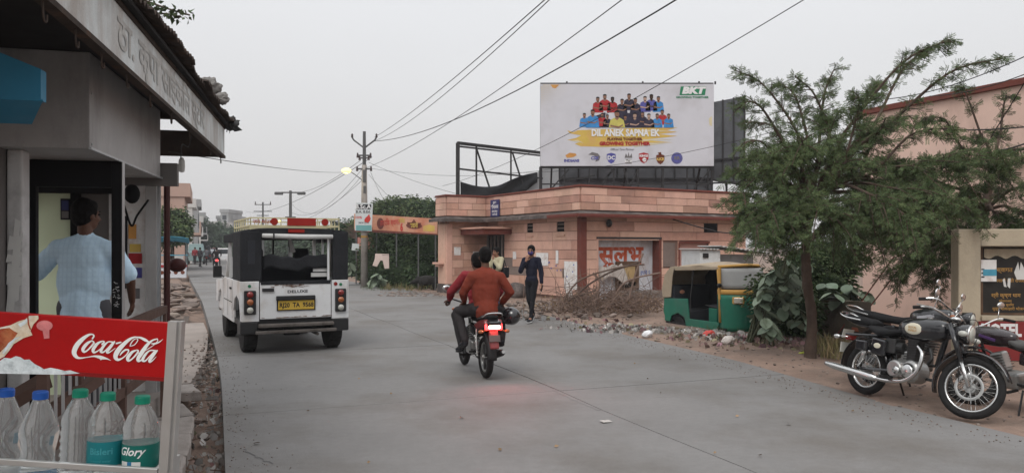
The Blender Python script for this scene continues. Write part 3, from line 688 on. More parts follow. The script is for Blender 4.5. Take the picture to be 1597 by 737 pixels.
M('pr_skin_dark', (.06, .035, .025), .6, var=.1); M('pr_hair', (.015, .012, .012), .7, var=0); M('pr_green', (.03, .20, .10), .6, var=.1); M('pr_grey', (.16, .15, .15), .6, var=.1)
M('pr_brown', (.14, .04, .02), .6, var=.1); M('pr_orange', (.55, .27, .08), .6, var=.2, scale=6)
top_ = [(886, 202)]; br2 = random.Random(5)
up = [(884, 204), (893, 207), (901, 204), (1010, 200), (1057, 200), (1040, 204), (1056, 207), (1028, 210), (1057, 213), (1030, 216), (1000, 219), (1050, 223), (1003, 224), (985, 229), (940, 230), (905, 229), (896, 225), (905, 222), (884, 219), (898, 216), (906, 212), (888, 209)]
flat('brush_band', [up], 'pr_yellow', 0)
flat('brush_streaks', [[(1000, 203), (1060, 206), (1000, 206)], [(1005, 218), (1052, 218.5), (1000, 221)], [(888, 220), (910, 224), (900, 219)], [(985, 226), (1040, 224), (990, 230)]], 'pr_pale', 1)
def player(x, y, s, shirt, skin='pr_skin', lay=1):
    """a printed player: hair, face, shoulders and chest down to the band"""
    g = MB(); yb = min(200, y + 25 * s)
    sh = [(x - 3 * s, y + 6.5 * s), (x - 8 * s, y + 9.5 * s), (x - 10 * s, yb), (x + 10 * s, yb), (x + 8 * s, y + 9.5 * s), (x + 3 * s, y + 6.5 * s), (x, y + 9 * s)]
    o = flat('player_figure', [sh], shirt, lay)
    E = lambda cx, cy, rx, ry: [(cx + rx * math.cos(2 * PI * i / 12), cy + ry * math.sin(2 * PI * i / 12)) for i in range(12)]
    flat('face', [E(x, y + 2.6 * s, 2.9 * s, 3.9 * s), [(x - 1.8 * s, y + 5 * s), (x + 1.8 * s, y + 5 * s), (x + 2.2 * s, y + 8 * s), (x, y + 9.6 * s), (x - 2.2 * s, y + 8 * s)]], skin, lay + .3, o)
    flat('hair', [[(x - 3.1 * s, y + 2 * s), (x - 2.8 * s, y - 1.4 * s), (x, y - 2.4 * s), (x + 2.8 * s, y - 1.4 * s), (x + 3.1 * s, y + 2 * s), (x + 2.2 * s, y + .2 * s), (x - 2.2 * s, y + .2 * s)]], 'pr_hair', lay + .5, o)
    flat('folded_arm', [[(x - 8 * s, y + 15 * s), (x + 2 * s, y + 17 * s), (x + 7 * s, y + 14.5 * s), (x + 7 * s, y + 16.5 * s), (x + 2 * s, y + 19 * s), (x - 8 * s, y + 17.5 * s)]], skin, lay + .4, o)
for x, y, s, c, k in ((932, 154, .9, 'pr_red', 'pr_skin'), (943, 150, .95, 'pr_red', 'pr_skin'), (955, 154, .9, 'pr_red', 'pr_skin_dark'), (970, 157, .9, 'pr_dark', 'pr_skin'), (981, 149, .95, 'pr_dark', 'pr_skin'),
                      (991, 156, .9, 'pr_dark', 'pr_skin'), (1006, 153, .9, 'pr_indigo', 'pr_skin_pale'), (1016, 150, .95, 'pr_indigo', 'pr_skin_dark'), (1027, 153, .9, 'pr_blue', 'pr_skin')):
    player(x, y, s, c, k, 1)
flat('player_gap', [[(928, 182), (944, 176), (944, 200), (928, 200)], [(965, 178), (1005, 176), (1005, 200), (965, 200)]], 'pr_dark', 2.0)
for x, y, s, c, k in ((911, 179, .8, 'pr_blue', 'pr_skin'), (939, 179, .75, 'pr_red', 'pr_skin'), (947, 181, .75, 'pr_dark', 'pr_skin'), (975, 182, .75, 'pr_dark', 'pr_skin'), (1002, 177, .8, 'pr_dark', 'pr_skin'), (1033, 174, .85, 'pr_red', 'pr_skin')):
    player(x, y, s, c, k, 2.6)
for x, y, s, c, k in ((924, 174, 1.05, 'pr_blue', 'pr_skin'), (990, 179, .95, 'pr_dark', 'pr_skin_pale'), (1012, 180, .9, 'pr_dark', 'pr_skin_pale'), (1025, 180, .85, 'pr_blue', 'pr_skin'), (1043, 180, .8, 'pr_blue', 'pr_skin'), (962, 176, 1.3, 'pr_jersey_yellow', 'pr_skin')):
    player(x, y, s, c, k, 4.2)
def btxt(s_, px, py, hpx, mat, lay=2, bold=.02, ws=1.0, shear=0, nm='lettering'):
    return letter(nm, s_, mat, pan, bp(px, py, lay), (1, 0, 0), (0, 0, 1), hpx * BW / 272 * 1.38, bold=bold, shear=shear, wscale=ws)
btxt('DIL ANEK SAPNA EK', 975, 208.5, 10.5, 'white_ink', 6, .045, .80)
btxt('PLAYING TOGETHER', 974, 218, 4.2, 'pr_brown', 6, .05, 1.0); btxt('GROWING TOGETHER', 974, 225, 5.4, 'pr_red', 6, .06, 1.02)
btxt('Official Tyre Partner', 970, 234, 3.6, 'pr_dark', 3, .0, .9, .3)
lg = flat('logo_plate', [[(1062, 136), (1102, 136), (1100, 149.5), (1060, 149.5)]], 'pr_green', 1)
btxt('BKT', 1081, 142.6, 10, 'white_ink', 2, .07, 1.35, .2); btxt('GROWING TOGETHER', 1080, 153, 3.1, 'pr_green', 2, .04, 1.15)
mb = MB()
for i in range(15):
    for j in range(15):
        d = math.hypot(i - 7, j * .9); 
        if i + j < 16 and (j > 0 or i > 0) and d < 13: 
            x, y = 844.5 + i * 3.2, 134 + j * 3.0; r_ = .95 * max(.35, 1 - (i + j) / 20)
            mb.add([bp(x - r_, y, 1), bp(x, y - r_, 1), bp(x + r_, y, 1), bp(x, y + r_, 1)], [(0, 1, 2, 3)])
mb.build('dot_pattern', 'pr_yellow', pan); flat('corner_patch', [[(858, 133), (872, 133), (866, 139), (861, 138)]], 'pr_orange', .5)
flat('faded_patch', [[(1106, 186), (1111, 182), (1111, 198), (1107, 196)]], 'pr_pale', 1)
shield = lambda x, y, w_, h_: [(x - w_, y - h_ * .75), (x, y - h_), (x + w_, y - h_ * .75), (x + w_, y + .1 * h_), (x + w_ * .6, y + h_ * .7), (x, y + h_), (x - w_ * .6, y + h_ * .7), (x - w_, y + .1 * h_)]
ring = lambda x, y, r_, n=16: [(x + r_ * math.cos(2 * PI * i / n), y + r_ * math.sin(2 * PI * i / n)) for i in range(n)]
flat('emblem', [[(881, 243), (888, 239), (897, 240), (899, 243), (893, 246), (884, 247)]], 'pr_orange', 1); btxt('INDIANS', 891, 251.5, 4.2, 'pr_indigo', 2, .05, 1.05)
flat('emblem', [[(917, 242), (923, 238), (932, 240), (936, 245), (934, 251), (928, 253), (931, 247), (925, 243)]], 'pr_grey', 1); btxt('CSK', 927, 247.5, 5, 'pr_indigo', 2.5, .04, 1.0, .2)
flat('emblem', [shield(953, 247.5, 7, 8.5)], 'pr_indigo', 1); btxt('DC', 953, 247, 6, 'white_ink', 2.5, .04)
flat('emblem', [[(975, 249), (985, 249), (985, 256), (975, 256)], [(974, 247), (976, 240), (979, 245), (980, 238), (982, 245), (985, 240), (986, 247)]], 'pr_grey', 1); btxt('RCB', 980, 252.5, 4.4, 'white_ink', 2.5, .05)
flat('emblem', [shield(1004, 247, 7.5, 8.5)], 'pr_red', 1); btxt('KINGS', 1004, 244, 3.4, 'white_ink', 2.5, .05)
flat('emblem_ring', [ring(1005, 250, 3.2)], 'white_ink', 1.8)
flat('emblem', [shield(1030, 249, 6.5, 8), [(1026, 239), (1031, 238), (1032, 242), (1028, 242)]], 'pr_brown', 1); btxt('KKR', 1030, 249, 4.6, 'pr_yellow', 2.5, .05)
flat('emblem', [ring(1056, 247.5, 9)], 'pr_indigo', 1); flat('emblem_ring', [ring(1056, 247.5, 7.6)], 'pr_grey', 1.5); flat('emblem_disc', [ring(1056, 247.5, 7)], 'pr_indigo', 2); btxt('RR', 1056, 247.5, 5.4, 'pr_grey', 3, .05)

# second billboard, seen from behind
b2 = thing('rear_billboard', 'dark grey billboard seen from behind, behind the printed one with its edge to the right', 'billboard', (0, 0, 0))
p0, p1 = at(872, 29.3, 0), at(1153, 29.3, 0); z0 = EYE - (291 - HZ) * 29.3 / FOC; z1 = EYE - (155 - HZ) * 29.3 / FOC
yy = 29.3
MB().bx((p0.x, yy, 3.2), (p1.x - 1.0, yy + .04, z1 - .1)).build('panel', 'bill_back', b2)
mb = MB()
for k in range(9): x = p0.x + (p1.x - p0.x - 1.0) * k / 8; mb.bar((x, yy - .05, z0 + .25), (x, yy - .05, z1 - .1), .05)
mb.bar((p0.x, yy - .06, (z0 + z1) / 2), (p1.x - 1, yy - .06, (z0 + z1) / 2), .05); mb.bar((p0.x, yy - .06, z0 + .3), (p1.x - 1, yy - .06, z0 + .3), .06)
mb.build('frame', 'steel_dark', b2)
# its returning right end, angled back
e0, e1 = Vector((p1.x - 1.05, yy, 0)), Vector((p1.x, yy - .6, 0))
mb = MB(); mb.v = [Vector((e0.x, e0.y, z0 + .3)), Vector((e1.x, e1.y, z0)), Vector((e1.x, e1.y, z1)), Vector((e0.x, e0.y, z1 - .12))]; mb.f = [(0, 1, 2, 3)]
mb.build('side_panel', 'bill_back', b2, solid=.03)
mb = MB()
for k in range(4):
    a = e0.lerp(e1, k / 3); mb.bar((a.x, a.y - .06, z0 + .3 - .1 * k), (a.x, a.y - .06, z1 - .1 + .04 * k), .05)
mb.bar((e0.x, e0.y - .08, 4.9), (e1.x, e1.y - .08, 4.95), .05); mb.bar((e0.x - .6, e0.y - .08, z0 + .35), (e1.x, e1.y - .08, z0), .07); mb.bar((e0.x - .6, e0.y - .3, z0 + .1), (e1.x, e1.y - .3, z0 + .1), .06)
for k in range(5): x = p0.x + .4 + k * 1.5; mb.bar((x, yy + .1, 2.7), (x, yy + .1, z0 + .4), .07)
mb.bar((at(1102, 28.9, 0).x, 28.7, 2.65), (at(1102, 28.9, 0).x, 28.7, z1 - .1), .06)
mb.build('end_frame', 'steel_dark', b2)
MB().bar((e1.x + .02, e1.y, z0), (e1.x + .02, e1.y, z1), .07).build('edge_post', 'bill_back_pale', b2)
# empty frame with torn cloth
b3 = thing('empty_billboard_frame', 'bare rusty billboard frame with torn black cloth sagging along its bottom', 'billboard frame', (0, 0, 0))
A = at(714, 28.5, 0); Bq = at(846, 32.0, 0); fA = lambda t, z: Vector((A.x + (Bq.x - A.x) * t, A.y + (Bq.y - A.y) * t, z)); zt = EYE + 162 * 28.5 / FOC
mb = MB(); mb.bar(fA(0, 2.7), fA(0, zt), .14); mb.bar(fA(0, zt), fA(1.0, zt + .06), .11); mb.bar(fA(0, zt - .12), fA(1.0, zt - .06), .06)
for t in (.20, .60, .985): mb.bar(fA(t, 2.8), fA(t, zt), .07)
zm = EYE + 122 * 28.5 / FOC; mb.bar(fA(0, zm), fA(1, zm - .05), .06)
for t in (.20, .62): q = fA(t, zt - .1); mb.bar(q, q + Vector((.9, .8, -2.7)), .05)
mb.bar(fA(.2, 3.9), fA(.38, 3.55), .05); mb.bar(fA(.1, 3.0), fA(1.0, 3.1), .06)
mb.build('frame', 'steel_dark', b3)
M('black_cloth', (.022, .022, .024), .85, var=.3, scale=5, bump=.5, bscale=12)
def cl(u, v):
    q = fA(.03 + .9 * u, 0); top = 4.02 + .75 * max(0, u - .45) ** 1.3 * 1.8 - .12 * math.sin(u * 6); h = (1.0 - .75 * max(0, u - .3)) * (1 + .12 * math.sin(17 * u))
    return (q.x, q.y - .15 + .10 * math.sin(8 * u + 5 * v), top - h * v)
MB().sheet(cl, 26, 8).build('torn_cloth', 'black_cloth', b3, smooth=True, solid=.01)
mb = MB(); q0, q1 = fA(.72, 0), fA(1.25, 0); mb.v = [Vector((q0.x, q0.y, 2.7)), Vector((q1.x, q1.y, 2.7)), Vector((q1.x, q1.y, 5.2)), Vector((fA(.98, 0).x, fA(.98, 0).y, 4.9)), Vector((q0.x, q0.y, 3.5))]; mb.f = [(0, 1, 2, 3, 4)]
mb.build('torn_panel', 'bill_back_pale', b3, solid=.02)
# ---------------------------------------------------------------- poles, signs, wires
M('pole_concrete', (.30, .275, .25), .85, var=.15, scale=5, col2=(.2, .17, .15), c2amt=.4, c2scale=2)
M('pole_steel', (.10, .10, .10), .6, .3, var=.2, scale=8)
M('insulator', (.05, .03, .028), .3)
M('lamp_glow', (.9, .8, .3), .5, emit=(1, .82, .30), estr=1.7)
M('wire', (.03, .03, .03), .6, var=0)
PX = -5.95
up_ = thing('utility_pole', 'tall utility pole with lit street lamp, crossarms and an advertising board strapped to it', 'utility pole', (PX, 31, 0))
MB().tube([(0, 0, -.3), (0, 0, 3.2), (0, 0, 4.9)], [.15, .13, .10], 10).build('concrete_post', 'pole_concrete', up_, smooth=True)
MB().tube([(0, 0, 4.9), (0, 0, 6.25)], [.075, .06], 8).build('steel_post', 'pole_steel', up_)
def zpy(py, D): return EYE + (HZ - py) * D / FOC
v = MB(); v.tube([(-.48, 0, 6.0), (-.42, 0, 5.9), (-.05, 0, 5.62), (.05, 0, 5.62), (.42, 0, 5.9), (.48, 0, 6.0)], .035, 6); v.build('v_arm', 'pole_steel', up_)
for s_ in (-1, 1): MB().lathe([(.03, 0), (.055, .03), (.03, .07), (.055, .10), (.03, .14), (.02, .17)], 10, Matrix.Translation((s_ * .49, 0, 6.0))).build('insulator', 'insulator', up_, smooth=True)
for z_, w_ in ((5.28, .26), (5.18, .18), (4.74, .28)):
    MB().box((0, -.05, z_), (w_ * 2, .06, .06)).build('crossarm', 'pole_steel', up_)
    for s_ in (-1, 1): MB().tube([(s_ * w_, -.05, z_ - .09), (s_ * w_, -.05, z_ + .1)], [.05, .03], 8).build('insulator', 'insulator', up_)
MB().box((.02, -.09, 4.45), (.12, .08, .5)).box((.03, -.09, 3.9), (.10, .06, .3)).build('junction_box', 'pole_steel', up_, bevel=.01)
MB().tube([(-.02, -.05, 4.25), (-.35, -.08, 4.5), (-.62, -.10, 4.68)], .02, 6).build('lamp_arm', 'pole_steel', up_)
lh = MB().box((-.68, -.10, 4.70), (.26, .13, .09), (0, .35, 0)).build('lamp_head', 'pole_steel', up_, bevel=.02)
MB().ell((-.70, -.12, 4.665), (.20, .11, .11)).build('lamp_glass', 'lamp_glow', lh, smooth=True)
pl = bpy.data.lights.new('street_lamp_light', 'POINT'); pl.energy = 12; pl.color = (1, .8, .35); pl.shadow_soft_size = .08; plo = bpy.data.objects.new('lamp_light', pl); COL.objects.link(plo); plo.parent = up_; plo.location = (-.72, -.12, 4.55)
M('paint_yellow_old', (.30, .18, .05), .8, var=.2)
for z_ in (2.35, 1.97): MB().tube([(0, 0, z_), (0, 0, z_ + .09)], .142, 12).build('painted_band', 'paint_yellow_old', up_)
ad = thing('pole_signboard', 'white degree college advertising board with a red map shape, strapped to the utility pole', 'sign', (PX, 30.8, zpy(338, 30.8)))
M('ad_white', (.55, .58, .58), .6, var=.05, scale=8); M('ad_black', (.02, .02, .025), .6, var=0); M('ad_teal', (.15, .33, .33), .6, var=.1)
ab = MB().box((.02, 0, 0), (.68, .03, 1.12), (0, .04, 0)).build('board', 'ad_white', ad, bevel=.004)
ff = lambda n, s_, x, z, h, m_, b=.02, ws=1: letter(n, s_, m_, ab, (x, -.018, z), (1, 0, 0), (0, 0, 1), h, bold=b, wscale=ws)
MB().bx((-.28, -.0185, .30), (.32, -.0165, .50)).build('title_band', 'ad_black', ab)
letter('lettering', 'B.Sc.A.', 'white_ink', ab, (.02, -.021, .40), (1, 0, 0), (0, 0, 1), .24, bold=.03)
ff('lettering', 'B.A. B.Ed.', .0, .20, .15, 'ad_black'); ff('lettering', '100%', -.2, -.03, .14, 'red_ink'); MB().bx((-.29, -.0185, -.55), (.33, -.0165, -.33)).build('foot_band', 'ad_teal', ab)
ff('lettering', '9414 2290', .02, -.24, .10, 'ad_black')
mb = MB(); mb.add([(x * .01, -.02, z * .01) for x, z in ((6, -22), (4, -12), (10, -2), (16, 2), (24, 12), (26, 2), (30, -6), (26, -18), (16, -24), (10, -20))], [tuple(range(10))]); mb.build('map_shape', 'red_ink', ab)
# hoarding between pole and building
M('hoard_orange', (.52, .20, .12), .6, var=.12, scale=1.5, col2=(.60, .36, .25), c2amt=.5, c2scale=.7); M('hoard_pink', (.45, .20, .17), .7, var=.2, scale=4)
ho = thing('long_hoarding', 'long orange and pink printed hoarding above the hedge, left of the sandstone building', 'sign', (0, 0, 0))
h0, h1 = at(553, 33.5, 0), at(682, 27.9, 0)
def HB(t, py0, py1): 
    p = h0.lerp(h1, t); return Vector((p.x, p.y, 0))
zt0, zt1 = zpy(333, 33.5), zpy(341, 27.9); zb0, zb1 = zpy(361, 33.5), zpy(366, 27.9)
def hp(t, v_, off=0):
    p = h0.lerp(h1, t); z = (zb0 * (1 - t) + zb1 * t) * (1 - v_) + (zt0 * (1 - t) + zt1 * t) * v_; n = Vector((-(h1 - h0).y, (h1 - h0).x, 0)).normalized() * -1; 
    return Vector((p.x, p.y, z)) + (n if n.y < 0 else -n) * off
mb = MB(); mb.v = [hp(0, 0), hp(1, 0), hp(1, 1), hp(0, 1)]; mb.f = [(0, 1, 2, 3)]; hb = mb.build('board', 'hoard_orange', ho, solid=.04)
def hflat(nm, pts, mat, off): mb = MB(); mb.v = [hp(a, b, off) for a, b in pts]; mb.f = [tuple(range(len(pts)))]; return mb.build(nm, mat, hb)
hflat('lower_band', [(0, 0), (1, 0), (1, .07), (0, .16)], 'red_paint_old', .026)
hu = (h1 - h0).normalized(); hs = (h1 - h0).length
circ = lambda cx, cy, rx, ry, n=14: [(cx + rx * math.cos(2 * PI * i / n), cy + ry * math.sin(2 * PI * i / n)) for i in range(n)]
hflat('emblem', circ(.36, .52, .045, .33), 'red_paint_old', .027); hflat('emblem', circ(.76, .5, .09, .2), 'red_paint_old', .027)
hflat('emblem', [(.70, .45), (.68, .7), (.73, .66), (.76, .9), (.79, .66), (.84, .7), (.82, .45)], 'red_paint_old', .027)
letter('lettering', 'हार्दिक स्वागत', 'red_ink', hb, hp(.48, .6, .03), hu, (0, 0, 1), .30, bold=.01); letter('lettering', '6', 'red_ink', hb, hp(.62, .35, .03), hu, (0, 0, 1), .42, bold=.05); letter('lettering', 'मिठाई', 'pr_yellow', hb, hp(.62, .75, .03), hu, (0, 0, 1), .22, bold=.02)
letter('lettering', 'भवानी', 'pr_yellow', hb, hp(.76, .5, .031), hu, (0, 0, 1), .26, bold=.02)
hflat('picture_patch', [(.86, .2), (.98, .2), (.98, .55), (.92, .62), (.86, .5)], 'pr_yellow', .027)
mb = MB()
for t in (.02, .3, .55, .8, .98): q = hp(t, 0); mb.bar((q.x, q.y + .05, 0), (q.x, q.y + .05, hp(t, 1).z), .05)
mb.build('posts', 'pole_steel', ho).name = 'post_frame'
h2 = thing('small_hoarding', 'small faded red and white banner hanging behind the utility pole under the long hoarding', 'sign', (0, 0, 0))
p = at(575, 33, 0); MB().box((p.x, 33, zpy(379, 33)), (.95, .03, .5)).build('board', 'hoard_pink', h2); MB().box((p.x - .55, 32.9, zpy(385, 33)), (.3, .03, .3), (0, .1, 0)).build('paper', 'ad_white', h2)
# washing line and trousers
wl = thing('washing_line', 'thin washing line tied between the utility pole and the sandstone building', 'washing line', (0, 0, 0))
a, b = at(570, 30.9, zpy(394, 30.9)), at(684, 28, zpy(395, 28))
MB().tube([a.lerp(b, t) - Vector((0, 0, .10 * math.sin(PI * t))) for t in np.linspace(0, 1, 10)], .008, 5).build('line', 'wire', wl)
M('trouser_beige', (.62, .50, .45), .85, var=.1, bump=.3)
q = at(596, 30.2, zpy(396, 30.2)); mb = MB()
mb.v = [q + Vector((x, .0, z)) for x, z in ((-.27, .02), (.27, 0), (.28, -.56), (.10, -.58), (.02, -.26), (-.06, -.25), (-.20, -.5), (-.38, -.45), (-.29, -.2))]; mb.f = [tuple(range(9))]
tag(mb.build('trousers', 'trouser_beige', solid=.05, bevel=.015), 'pale beige trousers hung to dry on the washing line beside the pole', 'trousers')

# farther poles
def tpole(px, D, pytop, label, kind):
    b = at(px, D, 0); zt = zpy(pytop, D); t = thing('street_light_pole' if kind == 'T' else 'distant_utility_pole', label, 'utility pole', b)
    MB().tube([(0, 0, -.3), (0, 0, zt)], [.16, .10], 8).build('post', 'pole_steel', t)
    if kind == 'T':
        mb = MB().bar((-.9, 0, zt - .15), (.9, 0, zt - .15), .10); mb.bar((-.4, 0, zt - 2.0), (.4, 0, zt - 2.0), .08); mb.build('crossarm', 'pole_steel', t)
        for s_ in (-1, 1): MB().box((s_ * .85, -.1, zt - .22), (.6, .3, .22)).build('lamp_head', 'pole_steel', t, bevel=.05)
        MB().ell((-.75, -.2, zt - 2.35), (.15, .12, .1)).build('small_lamp', 'lamp_glow', t)
    else:
        for dz, ww in ((.3, .9), (1.1, 1.1), (1.6, .7)): MB().bar((-ww, 0, zt - dz), (ww, 0, zt - dz), .09).build('crossarm', 'pole_steel', t)
        for s_ in (-1, 1): MB().tube([(s_ * .9, 0, zt - .35), (s_ * .9, 0, zt + .1)], [.09, .04], 6).build('insulator', 'insulator', t)
    return t
tpole(453, 58, 297, 'steel pole with a double lamp crossarm standing beyond the white jeep', 'T')
tpole(410, 92, 315, 'distant utility pole with crossarms seen above the left side of the jeep roof', 'U')
tpole(326, 150, 352, 'farthest utility pole in the middle of the street haze', 'U')

def wire(a, b, sag, r, label, n=18):
    pts = [a.lerp(b, t) - Vector((0, 0, sag * 4 * t * (1 - t))) for t in np.linspace(0, 1, n)]
    o = MB().tube(pts, r * .78, 5).build('overhead_cable', 'wire'); return tag(o, label, 'cable', 'overhead cables')
def pt(px, py, D): return at(px, D, py=py)
top = pt(566, 214, 31)
W_ = [((584, 214, 31), (900, -45, 9), .15, .010, 'thin overhead wire from the left insulator of the lit pole to the top centre'),
      ((586, 219, 31), (880, -22, 9.5), .25, .009, 'second thin wire just beside the first, running from the lit pole to the top centre'),
      ((584, 220, 31), (1120, -40, 9), .45, .014, 'thick dark overhead cable sagging from the lit pole up to the top right of centre'),
      ((570, 262, 31), (1010, -30, 9), .25, .009, 'thin wire rising from low on the lit pole, crossing under the thick cable'),
      ((690, 290, 28), (1290, -22, 9), .30, .008, 'thin wire passing across the printed billboard up to the top right'),
      ((580, 245, 31), (384, 330, 92), .8, .016, 'upper wire from the lit pole back to the distant pole'),
      ((562, 250, 31), (453, 300, 58), .4, .012, 'wire from the lit pole to the double lamp pole'),
      ((566, 262, 31), (453, 330, 58), .9, .010, 'slack wire from the lit pole to below the double lamp head'),
      ((566, 272, 31), (455, 318, 58), 1.1, .009, 'loosely hanging wire between the lit pole and the double lamp pole'),
      ((566, 280, 31), (450, 345, 58), .5, .010, 'lowest wire going from the lit pole towards the street'),
      ((545, 268, 31), (262, 236, 8.6), .10, .007, 'long thin wire from the kiosk roof to the street lamp'),
      ((575, 253, 31), (790, 318, 27), .2, .008, 'wire from the lit pole down to the parapet of the sandstone building'),
      ((575, 262, 31), (870, 262, 29), .3, .008, 'nearly level wire from the lit pole to the billboard'),
      ((575, 272, 31), (640, 335, 32), .1, .008, 'short wire dropping from the lit pole to the hoarding'),
      ((578, 268, 31), (620, 332, 32), .3, .008, 'slack service wire looping down to the hoarding'),
      ((760, 268, 29), (1300, 180, 16), .4, .008, 'thin wire crossing in front of the billboards toward the feathery tree'),
      ((1380, 155, 13), (1640, 68, 9), .12, .009, 'wire above the feathery tree, highest at the right edge'),
      ((1450, 150, 13), (1660, 90, 9), .1, .009, 'wire just below the highest one at the right edge'),
      ((1400, 193, 13), (1660, 190, 9), .1, .012, 'level cable in front of the pink building near the right edge'),
      ((1555, 235, 12), (1660, 195, 9), .05, .016, 'thick dark cable by the right edge in front of the pink building'),
      ((1545, 215, 12), (1640, 60, 9), 0, .010, 'stay wire slanting steeply at the right edge')]
for a, b, sg, r_, lb in W_: wire(pt(*a), pt(*b), sg, r_, lb)

# ---------------------------------------------------------------- foliage
M('leaf_feather', (.078, .108, .048), .7, var=.2, scale=.9, isl=.5, hue=.03, col2=(.115, .150, .065), c2amt=.42, c2scale=.7)
M('leaf_dark', (.062, .086, .038), .75, var=.2, scale=.6, isl=.45, hue=.03)
M('leaf_hedge', (.055, .082, .038), .8, var=.25, scale=.8, isl=.4, hue=.03)
M('leaf_far', (.06, .09, .055), .85, var=.2, scale=.3, isl=.35, hue=.02)
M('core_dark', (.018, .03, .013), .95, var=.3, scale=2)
M('bark', (.105, .075, .058), .95, var=.25, scale=7, bump=.9, bscale=22, col2=(.06, .042, .034), c2amt=.5, c2scale=3, streak=3)
FV, FF = frond_template(6)
tr = random.Random(21)
def feather_tree(name, label, base, limbs_spec, trunk, seed, twigs=16, fr=34, mat='leaf_feather', fsize=(.10, .17)):
    """trunk: list of (point, radius); limbs_spec: list of (start index in trunk, control, end, radius)"""
    rr = random.Random(seed); t = thing(name, label, 'tree', base); T = inv(t)
    P = [T @ Vector(p) for p, r in trunk]; sp_ = spline([tuple(p) for p in P], 14); rs_ = np.interp(np.linspace(0, len(trunk) - 1, len(sp_)), range(len(trunk)), [r for p, r in trunk])
    rs_ = [r * (1 + .07 * math.sin(i * 1.1) + .05 * math.sin(i * 2.3)) for i, r in enumerate(rs_)]; tm = MB().tube(sp_, list(rs_), 20)
    for q_ in range(len(tm.v)):
        i_ = q_ // 20; c_ = Vector(sp_[min(i_, len(sp_) - 1)]); d_ = tm.v[q_] - c_; tm.v[q_] = c_ + d_ * (1 + .22 * mnoise.noise(Vector((d_.x * 14, d_.y * 14, tm.v[q_].z * 2.2))) + .10 * mnoise.noise(Vector((d_.x * 40, d_.y * 40, tm.v[q_].z * 7))))
    tm.build('trunk', 'bark', t, smooth=True)
    lm = MB(); pos = []; dr = []; rl = []
    for (k, c, e_, r0) in limbs_spec:
        a = P[k]; c = T @ Vector(c); e_ = T @ Vector(e_); top_ = r0 > .0295 and e_.z > 3.0
        mid_ = c.lerp(e_, .55) + Vector((rr.gauss(0, .05), rr.gauss(0, .05), .20 if top_ else .06)); cv = [Vector(q) for q in spline([tuple(a), tuple(a.lerp(c, .55) + Vector((0, 0, .1))), tuple(c), tuple(mid_), tuple(e_)], 6)]
        rad = [r0 * (1 - i / len(cv)) + .006 for i in range(len(cv))]; lm.tube(cv, rad, 6)
        L = sum((cv[i + 1] - cv[i]).length for i in range(len(cv) - 1))
        spray = top_; nt_ = int((1.5 if spray else 1) * twigs * L / 2.0) + 6
        for j in range(nt_):
            u = (rr.uniform(.30, 1) if spray else rr.uniform(.28, 1) ** .8) * (len(cv) - 1.001); i = int(u); p = cv[i].lerp(cv[i + 1], u - i); d = (cv[i + 1] - cv[i]).normalized()
            side = Vector((rr.gauss(0, 1), rr.gauss(0, 1), rr.gauss(0, .55))); side = (side - d * side.dot(d)).normalized()
            ln = rr.uniform(.35, .85) * (1.15 - .55 * u / len(cv)) * (.42 if spray else .9); td = (d * rr.uniform(.5, 1.0) * (1.5 if spray else 1) + side * (.9 if spray else .75) + Vector((0, 0, -.30 if spray else -.12))).normalized()
            tw = [p + td * ln * q + Vector((0, 0, -.28 * ln * q * q)) for q in (0, .33, .66, 1)]; lm.tube(tw, [.009, .007, .005, .003], 4, cap=False)
            for m in range(int(fr * (.33 if spray else 1))):
                q = rr.uniform(.08, 1) * 2.999; ii = int(q); b = tw[ii].lerp(tw[ii + 1], q - ii); dd = (tw[ii + 1] - tw[ii]).normalized()
                s2 = Vector((rr.gauss(0, 1), rr.gauss(0, 1), rr.gauss(-.15, .5))).normalized()
                pos.append(tuple(b + s2 * rr.uniform(0, .05))); dr.append(tuple((dd * .45 + s2).normalized())); 
    lm.build('limbs', 'bark', t).name = 'branches'
    sz = rng.uniform(*fsize, len(pos)); up = np.tile([[0, 0, 1.]], (len(pos), 1))
    scatter('crown', FV, FF, pos, dr, sz, mat, t, roll=np.cross(np.array(dr), up) + 1e-3)
    return t
D0 = 11.1
trunk = [((4.30, 11.1, -.1), .098), (at(1266, 11.1, py=505), .072), (at(1258, 11.1, py=430), .066), (at(1257, 11.15, py=380), .066), (at(1262, 11.2, py=340), .07), (at(1278, 11.3, py=300), .055)]
def limb(k, cx, cy, cd, ex, ey, ed, r=.035): return (k, at(cx, cd, py=cy), at(ex, ed, py=ey), r)
